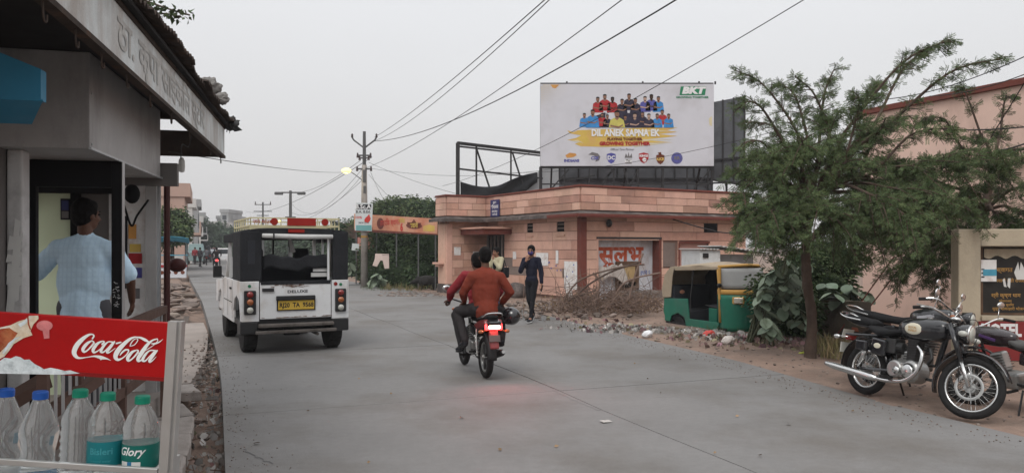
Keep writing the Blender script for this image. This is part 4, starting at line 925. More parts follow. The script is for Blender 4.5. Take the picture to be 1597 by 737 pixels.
LS = [limb(4, 1275, 250, 11.2, 1300, 110, 11.3, .04), limb(5, 1330, 190, 11.0, 1480, 62, 10.6, .035), limb(5, 1360, 200, 11.4, 1440, 80, 11.6), limb(5, 1390, 190, 10.6, 1560, 92, 10.0),
      limb(4, 1240, 200, 11.3, 1152, 112, 11.6, .03), limb(4, 1225, 230, 11.0, 1160, 158, 10.8, .03), limb(4, 1240, 260, 11.6, 1168, 190, 12, .03), limb(4, 1225, 280, 10.7, 1160, 222, 10.4, .03),
      limb(3, 1220, 300, 11, 1152, 262, 11, .03), limb(3, 1215, 330, 10.8, 1158, 300, 10.5, .03), limb(3, 1220, 340, 11.6, 1165, 318, 12, .03), limb(3, 1215, 350, 10.9, 1150, 345, 10.7, .03),
      limb(3, 1230, 345, 11.8, 1200, 368, 12.2, .03), limb(4, 1300, 240, 10.8, 1240, 120, 10.6, .03), limb(4, 1310, 270, 10.2, 1340, 150, 9.8, .03),
      limb(5, 1340, 260, 11.4, 1420, 180, 11.7, .03), limb(5, 1360, 270, 10.6, 1480, 200, 10.2, .03), limb(5, 1380, 280, 11.2, 1560, 235, 11.2, .03),
      limb(4, 1330, 310, 10.6, 1440, 290, 10.2, .03), limb(4, 1340, 330, 11.1, 1510, 320, 10.6, .03), limb(3, 1320, 340, 10.4, 1400, 370, 10.0, .03), limb(3, 1330, 350, 11.5, 1460, 372, 11.2, .03),
      limb(3, 1300, 350, 11.9, 1330, 395, 12.3, .025), limb(4, 1290, 320, 10.3, 1300, 350, 9.8, .03), limb(4, 1280, 300, 12.2, 1290, 270, 12.8, .03),
      limb(3, 1240, 330, 10.3, 1200, 330, 9.8, .025), limb(5, 1350, 300, 9.9, 1420, 340, 9.4, .025), limb(4, 1250, 270, 10.3, 1250, 215, 9.8, .03), limb(5, 1300, 240, 12, 1370, 130, 12.3, .03),
      limb(4, 1230, 300, 12.4, 1190, 270, 13, .03), limb(5, 1400, 320, 11.6, 1540, 370, 11.8, .03), limb(3, 1225, 355, 10.2, 1180, 352, 9.9, .02), limb(4, 1260, 220, 11.9, 1215, 130, 12.2, .03)]
LS += [limb(k, (cx + ex) / 2, (cy + ey) / 2 - 12, cd, ex, ey, cd, .02) for k, cx, cy, ex, ey, cd in ((4, 1270, 300, 1330, 250, 10.4), (4, 1270, 300, 1210, 250, 10.2), (3, 1260, 350, 1230, 300, 10.0), (3, 1260, 350, 1290, 330, 9.8), (4, 1270, 320, 1370, 330, 10.3), (5, 1300, 280, 1400, 260, 10.8), (5, 1330, 290, 1440, 330, 10.9), (5, 1300, 280, 1350, 210, 11.3), (4, 1270, 300, 1250, 240, 12.3), (3, 1250, 350, 1190, 335, 11.7), (3, 1270, 350, 1340, 370, 10.8), (4, 1260, 300, 1180, 240, 11.3), (4, 1270, 300, 1300, 190, 10.6), (5, 1300, 290, 1380, 300, 12.2), (3, 1250, 360, 1225, 372, 11.2), (5, 1330, 280, 1500, 260, 10.2), (5, 1320, 300, 1460, 310, 9.9))]
feather_tree('feathery_tree', 'feathery thorn tree with a thin leaning trunk and drooping sprays, beside the three wheeler', (4.30, 11.1, 0), LS, trunk, 5, twigs=17, fr=36, fsize=(.05, .11))
trunk2 = [(at(1520, 13.0, 0), .09), (at(1524, 13.0, py=420), .08), (at(1535, 13.0, py=330), .07), (at(1550, 13.0, py=260), .05)]
LS2 = [limb(k, cx, cy, cd, ex, ey, ed, .03) for k, cx, cy, cd, ex, ey, ed in ((3, 1530, 210, 13, 1500, 135, 13), (3, 1560, 210, 13.2, 1575, 150, 13.2), (3, 1500, 230, 12.6, 1440, 185, 12.3), (3, 1600, 230, 12.4, 1650, 190, 12), (2, 1480, 290, 12.6, 1420, 270, 12.3),
      (2, 1600, 290, 12.2, 1660, 280, 11.8), (2, 1500, 320, 12.4, 1430, 335, 12), (2, 1590, 330, 12.6, 1650, 345, 12.4), (2, 1520, 300, 12, 1500, 330, 11.6), (1, 1480, 370, 12.9, 1430, 400, 12.8), (1, 1500, 400, 12.8, 1455, 440, 12.8), (3, 1540, 240, 12, 1560, 270, 11.5), (2, 1560, 300, 13.5, 1600, 250, 13.8),
      (1, 1470, 380, 12.4, 1400, 425, 12.2), (2, 1450, 330, 13, 1390, 370, 13), (2, 1550, 330, 12.0, 1580, 350, 11.6))]
feather_tree('thorn_tree', 'second denser thorn tree behind the notice board wall at the right edge', at(1520, 13.0, 0), LS2, trunk2, 9, twigs=18, fr=36, mat='leaf_dark', fsize=(.055, .12))

# big-leaved bush
M('leaf_oval', (.22, .27, .20), .6, var=.12, scale=8, obj=.3, col2=(.15, .20, .13), c2amt=.45, c2scale=6, hue=.02)
M('stem_green', (.10, .11, .07), .8, var=.2)
def oval_leaf_mesh():
    mb = MB(); n = 6; out = []
    V = []; F = []
    for i in range(n + 1):
        u = i / n; w_ = .42 * math.sin(PI * min(1, u * .93 + .04)) ** .7
        for s_ in (-1, 0, 1): V.append((u, s_ * w_, .08 * abs(s_) - .14 * u * u))
    for i in range(n):
        for j in range(2): a = i * 3 + j; F.append((a, a + 1, a + 4, a + 3))
    me = bpy.data.meshes.new('leaf'); me.from_pydata(V, [], F); me.materials.append(MATS['leaf_oval'])
    for p in me.polygons: p.use_smooth = True
    return me
LEAFM = oval_leaf_mesh()
def oval_bush(label, base, region, n, size, seed):
    rr = random.Random(seed); t = thing('broad_leaved_bush', label, 'bush', base, group='bushes with large oval leaves'); st = MB()
    nst = max(3, n // 9); tips = []
    for k in range(nst):
        px, py, D = region(rr); e_ = inv(t) @ at(px, D, py=py); a = Vector((rr.uniform(-.15, .15), rr.uniform(-.1, .1), 0)); c = a.lerp(e_, .55) + Vector((0, 0, .12))
        cv = [Vector(q) for q in spline([tuple(a), tuple(c), tuple(e_)], 6)]; st.tube(cv, [.016 - .001 * i for i in range(len(cv))], 6); tips.append(cv)
    st.build('stems', 'stem_green', t).name = 'stem'
    for k in range(n):
        cv = tips[k % nst]; u = min(1, .35 + .65 * ((k // nst) + rr.random() * .5) / max(1, n // nst)) * (len(cv) - 1.001); i = int(u); p = cv[i].lerp(cv[i + 1], u - i); d = (cv[i + 1] - cv[i]).normalized()
        az = rr.uniform(0, 2 * PI); o = bpy.data.objects.new('leaf', LEAFM); COL.objects.link(o); o.parent = t; o.location = p
        o.rotation_euler = (rr.uniform(-.5, .5), rr.uniform(.1, 1.1), az); s_ = size * rr.uniform(.7, 1.25); o.scale = (s_, s_, s_)
oval_bush('large grey green broad leaved bush crowding the front of the green three wheeler', (4.05, 12.9, 0), lambda q: (q.uniform(1196, 1262), q.uniform(402, 462), q.uniform(12.2, 13.2)), 270, .21, 1)
oval_bush('low broad leaved clump behind the front wheel of the green three wheeler', (4.2, 12.4, 0), lambda q: (q.uniform(1176, 1206), q.uniform(492, 512), q.uniform(12.0, 12.5)), 16, .22, 2)
oval_bush('broad leaved bush on the low wall, right of the tree trunk', (6.0, 13.7, .3), lambda q: (q.uniform(1282, 1345), q.uniform(442, 470), q.uniform(13.0, 13.7)), 50, .25, 3)
oval_bush('small broad leaved sprig left of the tree trunk near the ground', (5.1, 12.6, 0), lambda q: (q.uniform(1226, 1252), q.uniform(470, 502), q.uniform(12.2, 12.6)), 14, .18, 4)
oval_bush('weedy plant at the foot of the utility pole', (-5.2, 30.5, 0), lambda q: (q.uniform(572, 600), q.uniform(418, 440), q.uniform(29.5, 30.5)), 30, .34, 6)
oval_bush('leafy weed at the far side of the utility pole, beside the jeep', (-7.0, 32.5, 0), lambda q: (q.uniform(537, 560), q.uniform(408, 436), q.uniform(31.5, 32.5)), 34, .36, 7)
# undergrowth mass behind bushes and tree
def leaf_mass(name, label, cat, blobs, n, size, mat, core=.82, kind=None, group=None, stem=None):
    """crown made of leaf faces scattered over several uneven lobes, with dark inner lobes"""
    c0 = blobs[0][0]; t = thing(name, label, cat, (c0[0], c0[1], 0), group=group) if kind is None else None
    pos = []; dr = []; mbc = MB(); tot = sum(b[1][0] * b[1][2] for b in blobs)
    off = Vector((c0[0], c0[1], 0)) if t else Vector((0, 0, 0))
    for bi, (c, r_) in enumerate(blobs):
        m = int(n * r_[0] * r_[2] / tot); c = Vector(c) - off; d = rng.normal(size=(m, 3)); d /= np.linalg.norm(d, axis=1, keepdims=True)
        for q in d:
            k = 1 + .35 * mnoise.noise(Vector(q) * 2.3 + Vector((bi * 3.1, 0, 0))) + .22 * mnoise.noise(Vector(q) * 6 + Vector((bi, 0, 0))); k *= rng.uniform(.72, 1.05)
            pos.append((c.x + q[0] * r_[0] * k, c.y + q[1] * r_[1] * k, c.z + q[2] * r_[2] * k)); dr.append((q[0], q[1], q[2] * .4 - .35))
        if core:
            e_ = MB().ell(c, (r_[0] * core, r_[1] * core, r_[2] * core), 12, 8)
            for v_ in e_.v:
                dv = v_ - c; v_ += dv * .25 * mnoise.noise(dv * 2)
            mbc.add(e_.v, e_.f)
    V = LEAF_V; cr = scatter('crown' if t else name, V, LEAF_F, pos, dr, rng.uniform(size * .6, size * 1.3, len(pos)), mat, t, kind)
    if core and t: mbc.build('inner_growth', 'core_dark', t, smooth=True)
    if stem and t: MB().tube([(0, 0, -.2), (0, .05, stem[0] * .5), (0.05, 0, stem[0])], [stem[1], stem[1] * .8, stem[1] * .5], 8).build('trunk', 'bark', t)
    return t or cr
bl = [(at(x, D, py=y), (rx, ry, rz)) for x, y, D, rx, ry, rz in ((1215, 460, 13.8, .55, .4, .5), (1240, 490, 13.6, .5, .4, .45), (1290, 455, 14.6, .6, .3, .4), (1290, 408, 15.6, .8, .4, .5), (1250, 425, 14.8, .5, .4, .45))]
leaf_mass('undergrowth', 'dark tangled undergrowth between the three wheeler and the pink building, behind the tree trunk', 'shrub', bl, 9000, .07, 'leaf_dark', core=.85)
# hedge behind the washing line and trees over it
bl = [(at(x, D, py=y), (rx, ry, rz)) for x, y, D, rx, ry, rz in ((600, 410, 33.5, 1.2, 1, 1.3), (625, 405, 32.5, 1.2, 1, 1.4), (650, 402, 31.5, 1.2, 1, 1.45), (675, 402, 30.5, 1.0, .8, 1.4), (612, 430, 32, 1.1, .9, .8), (640, 432, 31, 1.2, .9, .8), (668, 434, 30, .9, .7, .75), (588, 432, 33.5, .8, .8, .9), (632, 382, 32.3, 1.6, .8, .8), (664, 382, 31, 1.0, .8, .8))]
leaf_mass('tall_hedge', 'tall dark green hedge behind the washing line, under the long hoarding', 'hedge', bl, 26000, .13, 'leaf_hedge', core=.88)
bl = [(at(x, D, py=y), (rx, ry, rz)) for x, y, D, rx, ry, rz in ((600, 335, 44, 1.5, 1.4, .8), (632, 328, 43, 1.8, 1.4, .8), (660, 330, 42, 1.4, 1.4, .7), (675, 338, 41, 1.2, 1, .8), (640, 355, 43, 3.2, 1.5, 1.3))]
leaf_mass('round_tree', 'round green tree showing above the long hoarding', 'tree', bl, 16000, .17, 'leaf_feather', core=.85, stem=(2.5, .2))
bl = [(at(x, D, py=y), (rx, ry, rz)) for x, y, D, rx, ry, rz in ((546, 395, 44, 1.4, 1.2, 1.4), (540, 370, 46, 1.3, 1.2, 1.0), (556, 420, 42, 1.2, 1, 1.0), (560, 385, 43, .9, 1, 1.2))]
leaf_mass('roadside_tree', 'green roadside tree between the jeep and the utility pole', 'tree', bl, 14000, .16, 'leaf_far', core=.85, stem=(1.5, .15))
# bare branches near the sign
mb = MB(); b0 = at(556, 38, py=372)
bx2 = random.Random(8)
for k in range(16):
    e_ = at(bx2.uniform(528, 560), 38, py=bx2.uniform(338, 366)); c = b0.lerp(e_, .5) + Vector((bx2.uniform(-.2, .2), 0, bx2.uniform(-.1, .25))); mb.tube(spline([tuple(b0), tuple(c), tuple(e_)], 4), [.03, .028, .026, .022, .02, .018, .014, .01, .008], 5)
mb.tube([at(558, 38, 0), b0], [.08, .04], 6)
bt = thing('bare_tree', 'leafless grey branches sticking out beside the advertising board', 'tree', (0, 0, 0)); mb.build('branches', 'bark', bt)
# twig heap
mb = MB(); hr = random.Random(4)
def brush(n, cx, cz, spread, L0, L1, rad):
    for k in range(n):
        px, D = hr.gauss(cx, spread), hr.uniform(17.2, 20.2); z = abs(hr.gauss(0, 1)) * cz; a = at(px, D, z * .8 + .02); ang = hr.uniform(0, 2 * PI); L = hr.uniform(L0, L1)
        d = Vector((math.cos(ang), math.sin(ang) * .5, hr.uniform(-.1, .5))); b = a + d * L; b.z = max(.03, b.z * .8); c = a.lerp(b, .5) + Vector((0, 0, hr.uniform(.05, .3) * L))
        cv = spline([tuple(a), tuple(c), tuple(b)], 4); mb.tube(cv, [rad * (1 - .08 * i) for i in range(len(cv))], 4, cap=False)
brush(330, 950, .24, 34, .4, 1.3, .008); brush(80, 1005, .28, 18, .3, .8, .008); brush(90, 890, .10, 20, .3, 1.0, .008)
for k in range(70):
    a = at(hr.gauss(935, 38), hr.uniform(17.6, 19.6), .05); b = a + Vector((hr.gauss(0, .22), hr.gauss(0, .12), hr.uniform(.5, 1.15))); mb.tube(spline([tuple(a), tuple(a.lerp(b, .5) + Vector((hr.gauss(0, .07), 0, 0))), tuple(b)], 4), [.009 - .0008 * i for i in range(9)], 4, cap=False)
for pts in (((868, 492), (900, 440), (960, 418), (1005, 412)), ((893, 490), (905, 455), (950, 425), (1000, 408)), ((980, 470), (990, 430), (1003, 395)), ((870, 500), (885, 470), (930, 452)), ((930, 470), (935, 440), (925, 425)), ((950, 480), (975, 440), (1030, 425))):
    cv = spline([tuple(at(x, 18.2, py=y)) for x, y in pts], 6); mb.tube(cv, .022, 6)
M('bramble', (.15, .105, .085), .9, var=.2, isl=.45)
mb.build('brushwood_heap', 'bramble', kind='stuff')
sp = [at(hr.gauss(950, 45), hr.uniform(18.2, 20.3), abs(hr.gauss(0, .22)) * .8) for k in range(2400)]
flakes('dry_leaves', sp, 'dry_leaf', .02, .06)
# grass tufts on the verge
M('grass_dry', (.19, .16, .08), .9, var=.2, isl=.4, hue=.03); M('grass_green', (.08, .11, .05), .85, var=.2, isl=.4)
def tufts(name, spots, mat, h=.14):
    P = []; Dd = []
    for c in spots:
        for k in range(16): P.append((c.x + hr.gauss(0, .05), c.y + hr.gauss(0, .05), c.z)); Dd.append((hr.gauss(0, .35), hr.gauss(0, .35), 1))
    scatter(name, [(0, -.03, 0), (0, .03, 0), (.6, .02, .03), (1, 0, .12)], [(0, 1, 2, 3)], P, Dd, rng.uniform(h * .5, h * 1.3, len(P)), mat, kind='stuff')
tufts('dry_grass', [ground(hr.uniform(1265, 1330), hr.uniform(535, 560), .02) for k in range(26)] + [at(hr.uniform(600, 690), hr.uniform(27.5, 30), .02) for k in range(20)], 'grass_dry', .22)
tufts('green_weeds', [ground(hr.uniform(1040, 1240), hr.uniform(512, 535), .02) for k in range(22)] + [at(hr.uniform(560, 680), hr.uniform(28, 31), .02) for k in range(60)], 'grass_green', .10)

# ---------------------------------------------------------------- right side: low wall, pink building, notice wall, shed
M('low_wall', (.13, .10, .08), .95, var=.3, scale=4, bump=1, bscale=12, col2=(.085, .075, .055), c2amt=.5, c2scale=2)
M('pink_wall', (.70, .50, .42), .85, var=.07, scale=1.2, bump=.15, bscale=40, col2=(.50, .34, .28), c2amt=.4, c2scale=.9, streak=2)
M('notice_wall', (.42, .36, .27), .9, var=.12, scale=3, bump=.35, bscale=30, col2=(.27, .24, .19), c2amt=.42, c2scale=1.6, streak=1.5)
lw = thing('low_rubble_wall', 'low rough brown wall behind the tree trunk, in front of the pink building', 'wall', (0, 0, 0))
la_, lb_ = at(1215, 14.6, 0), at(1352, 12.9, 0)
lwm = MB(); nn_ = 12
for j, z_ in enumerate((-.2, .2, .5, .68)):
    for i in range(nn_ + 1):
        p = la_.lerp(lb_, i / nn_); q = mnoise.noise(Vector((i * .7, j * 1.3, 0))); lwm.v.append(Vector((p.x + .04 * q, p.y - .15 + .08 * q, z_ + (.06 * q if j == 3 else 0)))); lwm.v.append(Vector((p.x, p.y + .15, z_ + (.06 * q if j == 3 else 0))))
Wd = (nn_ + 1) * 2
for j in range(3):
    for i in range(nn_):
        a = j * Wd + i * 2; lwm.f += [(a, a + 2, a + 2 + Wd, a + Wd), (a + 1, a + 1 + Wd, a + 3 + Wd, a + 3)]
for i in range(nn_): a = 3 * Wd + i * 2; lwm.f.append((a, a + 2, a + 3, a + 1))
lwm.f += [(0, Wd, Wd + 1, 1), (Wd, 2 * Wd, 2 * Wd + 1, Wd + 1), (2 * Wd, 3 * Wd, 3 * Wd + 1, 2 * Wd + 1)]
lwm.build('wall_body', 'low_wall', lw)
M('brick_red', (.30, .10, .06), .9, var=.15, obj=.2, bump=.3)
for k in range(9):
    p = la_.lerp(lb_, .82 + .02 * (k % 3)) + Vector((.02 * k, -.20, .12 + .09 * (k // 3))); o = MB().box((0, 0, 0), (.19, .08, .07)).build('brick', 'brick_red', lw, bevel=.006); o.location = p; o.rotation_euler.z = hr.uniform(-.9, -.5)
M('dish_metal', (.6, .62, .65), .3, .8)
tag(MB().lathe([(.02, 0), (.10, .015), (.13, .04), (.12, .04), (.09, .02), (.001, .01)], 18, Matrix.Translation(la_.lerp(lb_, .62) + Vector((0, -.03, .70)))).build('steel_dish', 'dish_metal', smooth=True), 'small shiny dish lying on top of the low rough wall', 'dish')
pb = thing('pink_building', 'tall pink plastered building with a dark red roof trim behind the trees at the right', 'building', (7.75, 17.0, 0), math.atan2(.4, -.92) )
# local x runs along the road towards the camera (world dir (.4,-.92)), so use explicit basis
pb.rotation_euler = (0, 0, math.atan2(-.92, .4))
ph_ = 4.5
mb = MB(); mb.bx((0, 0, -.3), (3.7, 7, ph_)); mb.bx((3.7, .28, -.3), (4.7, 7, ph_)); mb.bx((3.7, 0, -.3), (4.7, .28, .6)); mb.bx((3.7, 0, 2.2), (4.7, .28, ph_)); mb.bx((4.7, 0, -.3), (15, 7, ph_))
mb.build('wall', 'pink_wall', pb)
MB().bx((-.08, -.08, ph_), (15.0, 7.08, ph_ + .12)).build('roof_trim', 'trim_red', pb, bevel=.01)
wn = MB().bx((3.72, .22, .62), (4.68, .26, 2.18)).build('window', 'dark_gap', pb)
for k in range(4): MB().bar((3.85 + k * .24, .12, .62), (3.85 + k * .24, .12, 2.18), .025).build('window_bar', 'trim_red', wn)
MB().bx((3.7, .02, .62), (3.78, .16, 2.2)).bx((4.62, .02, .62), (4.7, .16, 2.2)).build('window_frame', 'trim_red', wn)
MB().bx((.9, -.35, 2.35), (2.9, 0, 2.43)).build('shade_slab', 'concrete_old', pb, bevel=.01)
for k in (0, 1): 
    a = at(1349 + 20 * k, 13.2, py=462); b = at(1376 + 22 * k, 13.2, py=425); tag(MB().tube([a - (b - a) * 2.2, b + (b - a) * .7], .012, 5).build('rusty_rod', 'trim_red'), 'rusty rod leaning on the pink wall, %s of the two' % ('left' if k == 0 else 'right'), 'rod', 'rusty rods')
# notice wall
nwD = 10.6
nw = thing('notice_wall', 'tall pale plastered frame wall with a black notice board and a red hotel sign set in it', 'wall', at(1495, nwD, 0), R(-6))
sc_ = nwD / FOC
def NX(px): return (px - 1495) * sc_
def NZ(py): return EYE + (HZ - py) * sc_
M('board_black', (.022, .02, .018), .45, var=.2, scale=6, col2=(.05, .04, .03), c2amt=.35, c2scale=3)
M('hotel_red', (.20, .025, .025), .55, var=.12, scale=4); M('letter_gold', (.42, .24, .08), .6, var=.2, scale=20); M('poster_blue', (.08, .30, .42), .6, var=.15, scale=9); M('tape_white', (.6, .6, .58), .6, var=.1)
mb = MB(); mb.bx((0, 0, -.3), (NX(1528), .24, NZ(357))); mb.bx((NX(1528), 0, NZ(384)), (NX(1800), .24, NZ(357))); mb.bx((NX(1528), .003, -.3), (NX(1800), .238, NZ(498))); mb.bx((NX(1528), .21, NZ(498)), (NX(1800), .236, NZ(384)))
mb.build('wall_body', 'notice_wall', nw, bevel=.012)
MB().bx((NX(1528), -.03, NZ(499)), (NX(1800), .2, NZ(492))).build('ledge', 'notice_wall', nw, bevel=.006)
nb = MB().bx((NX(1538), .17, NZ(490)), (NX(1790), .2, NZ(386))).build('notice_board', 'board_black', nw)
mb = MB(); mb.bar((NX(1537), .16, NZ(491)), (NX(1537), .16, NZ(386)), .03); mb.bar((NX(1537), .16, NZ(490)), (NX(1790), .16, NZ(490)), .03); mb.build('board_frame', 'old_wood', nb)
MB().sheet(lambda u, v: (NX(1541 + 70 * u), .155 - .01 * math.sin(u * 20), NZ(388 + (13 + 2.5 * math.sin(u * 17)) * v)), 20, 4).build('torn_strip', 'notice_wall', nb)
pw = MB().bx((NX(1535), .13, NZ(439)), (NX(1558), .135, NZ(405))).build('poster', 'paper_white', nb); MB().bx((NX(1538), .126, NZ(430)), (NX(1558), .1295, NZ(420))).build('poster_band', 'poster_blue', pw)
for k in range(3): MB().bx((NX(1535.5), .127, NZ(421 + k * 6)), (NX(1540), .129, NZ(419 + k * 6))).build('poster_mark', 'ad_black', pw)
def gold(s_, px, py, hpx, ws=1): letter('lettering', s_, 'letter_gold', nb, (NX(px), .167, NZ(py)), (1, 0, 0), (0, 0, 1), hpx * sc_, bold=.01, wscale=ws)
gold('श्री कृष्ण धाम', 1574, 461, 8); gold('भोजनालय', 1573, 470, 5); gold('आवास सुविधा', 1573, 476, 5); gold('शुद्ध शाकाहारी भोजन', 1578, 482, 6); gold('भवानी मंडी राजस्थान', 1585, 438, 7); gold('स्वागत', 1572, 421, 9)
mb = MB()
for pts in (((1586, 425), (1592, 408), (1594, 422), (1596, 408), (1604, 425), (1602, 436), (1590, 436)), ((1569, 436), (1572, 434), (1575, 448), (1571, 447)), ((1577, 434), (1581, 434), (1580, 450), (1576, 446))):
    mb.add([(NX(x), .165, NZ(y)) for x, y in pts], [tuple(range(len(pts)))])
mb.build('peeled_paint', 'tape_white', nb)
hs_ = MB().bx((NX(1523), -.05, NZ(560)), (NX(1800), -.005, NZ(500))).build('hotel_sign', 'hotel_red', nw, bevel=.004)
letter('lettering', 'HOTEL CROWN', 'white_ink', hs_, (NX(1525), -.053, NZ(514)), (1, 0, 0), (0, 0, 1), 26 * sc_, bold=.045, align='LEFT', wscale=.72)
tag(MB().tube([at(1517, 12.2, -.2), at(1517, 12.2, py=305)], .06, 10).build('grey_post', 'pole_concrete'), 'plain grey post standing behind the notice wall in the thorn tree', 'post')
# white shed behind the three wheeler
sh = thing('white_shed', 'small white shed with a corrugated sheet roof behind the green three wheeler', 'shed', at(1092, 17.6, 0), R(8))
M('shed_white', (.62, .63, .63), .8, var=.08, scale=3, bump=.2, col2=(.45, .44, .42), c2amt=.4, c2scale=2); M('shed_roof', (.42, .42, .41), .6, .2, var=.15, scale=4)
mb = MB().bx((0, 0, -.2), (.48, 1.2, 1.53)); mb.build('wall', 'shed_white', sh); MB().bx((.48, .25, -.2), (1.4, 1.2, 1.42)).build('side_wall', 'bill_back_pale', sh)
MB().bx((.06, -.03, 1.36), (.19, 0, 1.46)).build('vent', 'steel_dark', sh)
MB().sheet(lambda u, v: (.42 + 1.25 * u, -.15 + 1.4 * v, 1.62 - .16 * u + .012 * math.sin(u * 75)), 60, 1).build('roof', 'shed_roof', sh, solid=.012)
MB().sheet(lambda u, v: (-.06 + .5 * u, -.06 + 1.3 * v, 1.55 + .01 * math.sin(u * 40)), 20, 1).build('roof', 'shed_roof', sh, solid=.012)

# ---------------------------------------------------------------- far street
M('far_pink', (.42, .29, .24), .9, var=.1, scale=.4, col2=(.34, .24, .20), c2amt=.4, c2scale=.3); M('far_white', (.50, .49, .47), .9, var=.1, scale=.4, col2=(.40, .38, .36), c2amt=.4, c2scale=.5)
M('far_grey', (.30, .30, .30), .9, var=.1, scale=.4, col2=(.22, .22, .22), c2amt=.4, c2scale=.5); M('far_teal', (.22, .30, .30), .9, var=.1, scale=.4); M('glass_dark', (.03, .035, .04), .25, var=0)
def street_house(label, px, D, w_, d_, h_, mat, fl_=2, shop='far_teal', heading=None, tank=False, balcony=True, wins=3):
    """front faces the road; local x along the frontage, y to the back (left of the road)"""
    b = at(px, D, 0); s_ = thing('street_house', label, 'building', b, group='houses along the far street', rot=(0, 0, math.atan2(.93, -.37)))
    MB().bx((0, 0, -.2), (w_, d_, h_)).build('wall', mat, s_); fh = h_ / fl_
    pr = MB().bx((-.1, -.35, h_), (w_ + .1, d_ + .1, h_ + .18)); pr.bx((-.1, -.35, h_ + .18), (w_ + .1, -.2, h_ + .9)); pr.bx((-.1, -.2, h_ + .18), (.05, d_ + .1, h_ + .9)); pr.build('parapet', mat, s_)
    for f in range(fl_):
        z0 = f * fh
        for k in range(wins):
            x0 = w_ * (k + .22) / wins; x1 = w_ * (k + .78) / wins
            if f == 0: o = MB().bx((x0 - .2, -.05, 0), (x1 + .2, -.003, fh * .75)).build('shutter', shop if k % 2 else 'glass_dark', s_)
            else:
                o = MB().bx((x0, -.06, z0 + fh * .3), (x1, -.003, z0 + fh * .75)).build('window', 'glass_dark', s_); MB().bx((x0 - .08, -.10, z0 + fh * .25), (x1 + .08, -.06, z0 + fh * .3)).build('sill', mat, o)
        if f and balcony:
            bc = MB().bx((0, -1.0, z0 - .08), (w_, 0, z0 + .08)).build('balcony', mat, s_); MB().bx((0, -1.0, z0 + .08), (w_, -.92, z0 + .85)).build('railing', mat, bc)
        # near gable windows, seen from the camera side
        MB().bx((-.04, d_ * .25, z0 + fh * .35), (-.003, d_ * .25 + 1.0, z0 + fh * .75)).build('side_window', 'glass_dark', s_)
    if tank:
        tk = MB().lathe([(.55, 0), (.58, .5), (.55, 1.0), (.2, 1.15), (.001, 1.15)], 12, Matrix.Translation((1.2, 1.5, h_ + .2))).build('water_tank', 'far_teal', s_)
    return s_
street_house('pink house with overhanging parapet and roof tank, nearest of the far left houses', 288, 52, 9, 8, 5.0, 'far_pink', 2, tank=True)
street_house('narrow white house beyond the pink one on the left of the far street', 300, 78, 7, 8, 5.6, 'far_white', 2)
street_house('pale house with boxy roof room, third along the left of the far street', 309, 92, 10, 8, 6.4, 'far_grey', 2, tank=True)
street_house('low grey house fourth along the left of the far street', 313, 112, 14, 9, 5.2, 'far_white', 2)
street_house('long grey terrace at the far bend of the street', 318, 140, 30, 10, 7.0, 'far_grey', 3, balcony=False, wins=8)
def cross_house(label, px0, px1, D, pytop, mat, fl_=2, wins=4):
    a, b = at(px0, D, 0), at(px1, D, 0); w_ = (b - a).x; h_ = zpy(pytop, D); s_ = thing('distant_block', label, 'building', a, group='blocks closing the end of the street')
    MB().bx((0, 0, -.3), (w_, 8, h_ - .7)).build('wall', mat, s_); MB().bx((-.15, -.15, h_ - .7), (w_ + .15, 8.1, h_)).build('parapet', mat, s_)
    for f in range(fl_):
        for k in range(wins):
            x0 = w_ * (k + .25) / wins; x1 = w_ * (k + .75) / wins; zz = (h_ - .7) * (f + .35) / fl_; o = MB().bx((x0, -.08, zz), (x1, -.003, zz + (h_ - .7) * .4 / fl_)).build('window', 'glass_dark', s_)
    return s_
cross_house('pale block with flat roof closing the street at its centre', 338, 362, 160, 336, 'far_grey', 3, 3)
cross_house('small rooftop room seen on the central pale block', 344, 356, 158, 326, 'far_grey', 4, 1)
cross_house('whitish low block at the street end, left of the pale one', 308, 338, 150, 345, 'far_white', 3, 5)
cross_house('wide low block behind the jeep at the street end', 362, 470, 175, 352, 'far_white', 2, 8)
tb = [('green tree in front of the pink house on the left of the street', [(268, 350, 42, 1.0, .8, .9), (262, 362, 41, .8, .8, .8), (276, 360, 42, .7, .7, .7)], 9000, .15, 2.2, 'leaf_feather'),
      ('dark bluish tree in the far street, left of the pale block', [(327, 372, 120, 2.6, 2, 2.6), (318, 385, 118, 2.2, 2, 2.0)], 5000, .42, 3, 'leaf_far'),
      ('broad far tree in front of the pale block, just left of the jeep roof', [(356, 372, 130, 3.0, 2, 2.2), (345, 388, 128, 2.6, 2, 1.8), (368, 380, 132, 3, 2, 2.2)], 7000, .45, 3, 'leaf_far'),
      ('far tree line crown seen through the jeep windows', [(400, 382, 110, 4, 2, 1.8), (440, 386, 100, 4, 2, 1.7), (480, 384, 90, 3.6, 2, 1.8), (515, 384, 75, 3, 2, 1.6)], 12000, .35, 2, 'leaf_far')]
for lb, bs, n, sz, st, mt in tb: leaf_mass('street_tree', lb, 'tree', [(at(x, D, py=y), (a, b, c)) for x, y, D, a, b, c in bs], n, sz, mt, core=.85, group='trees along the far street', stem=(st, .15))
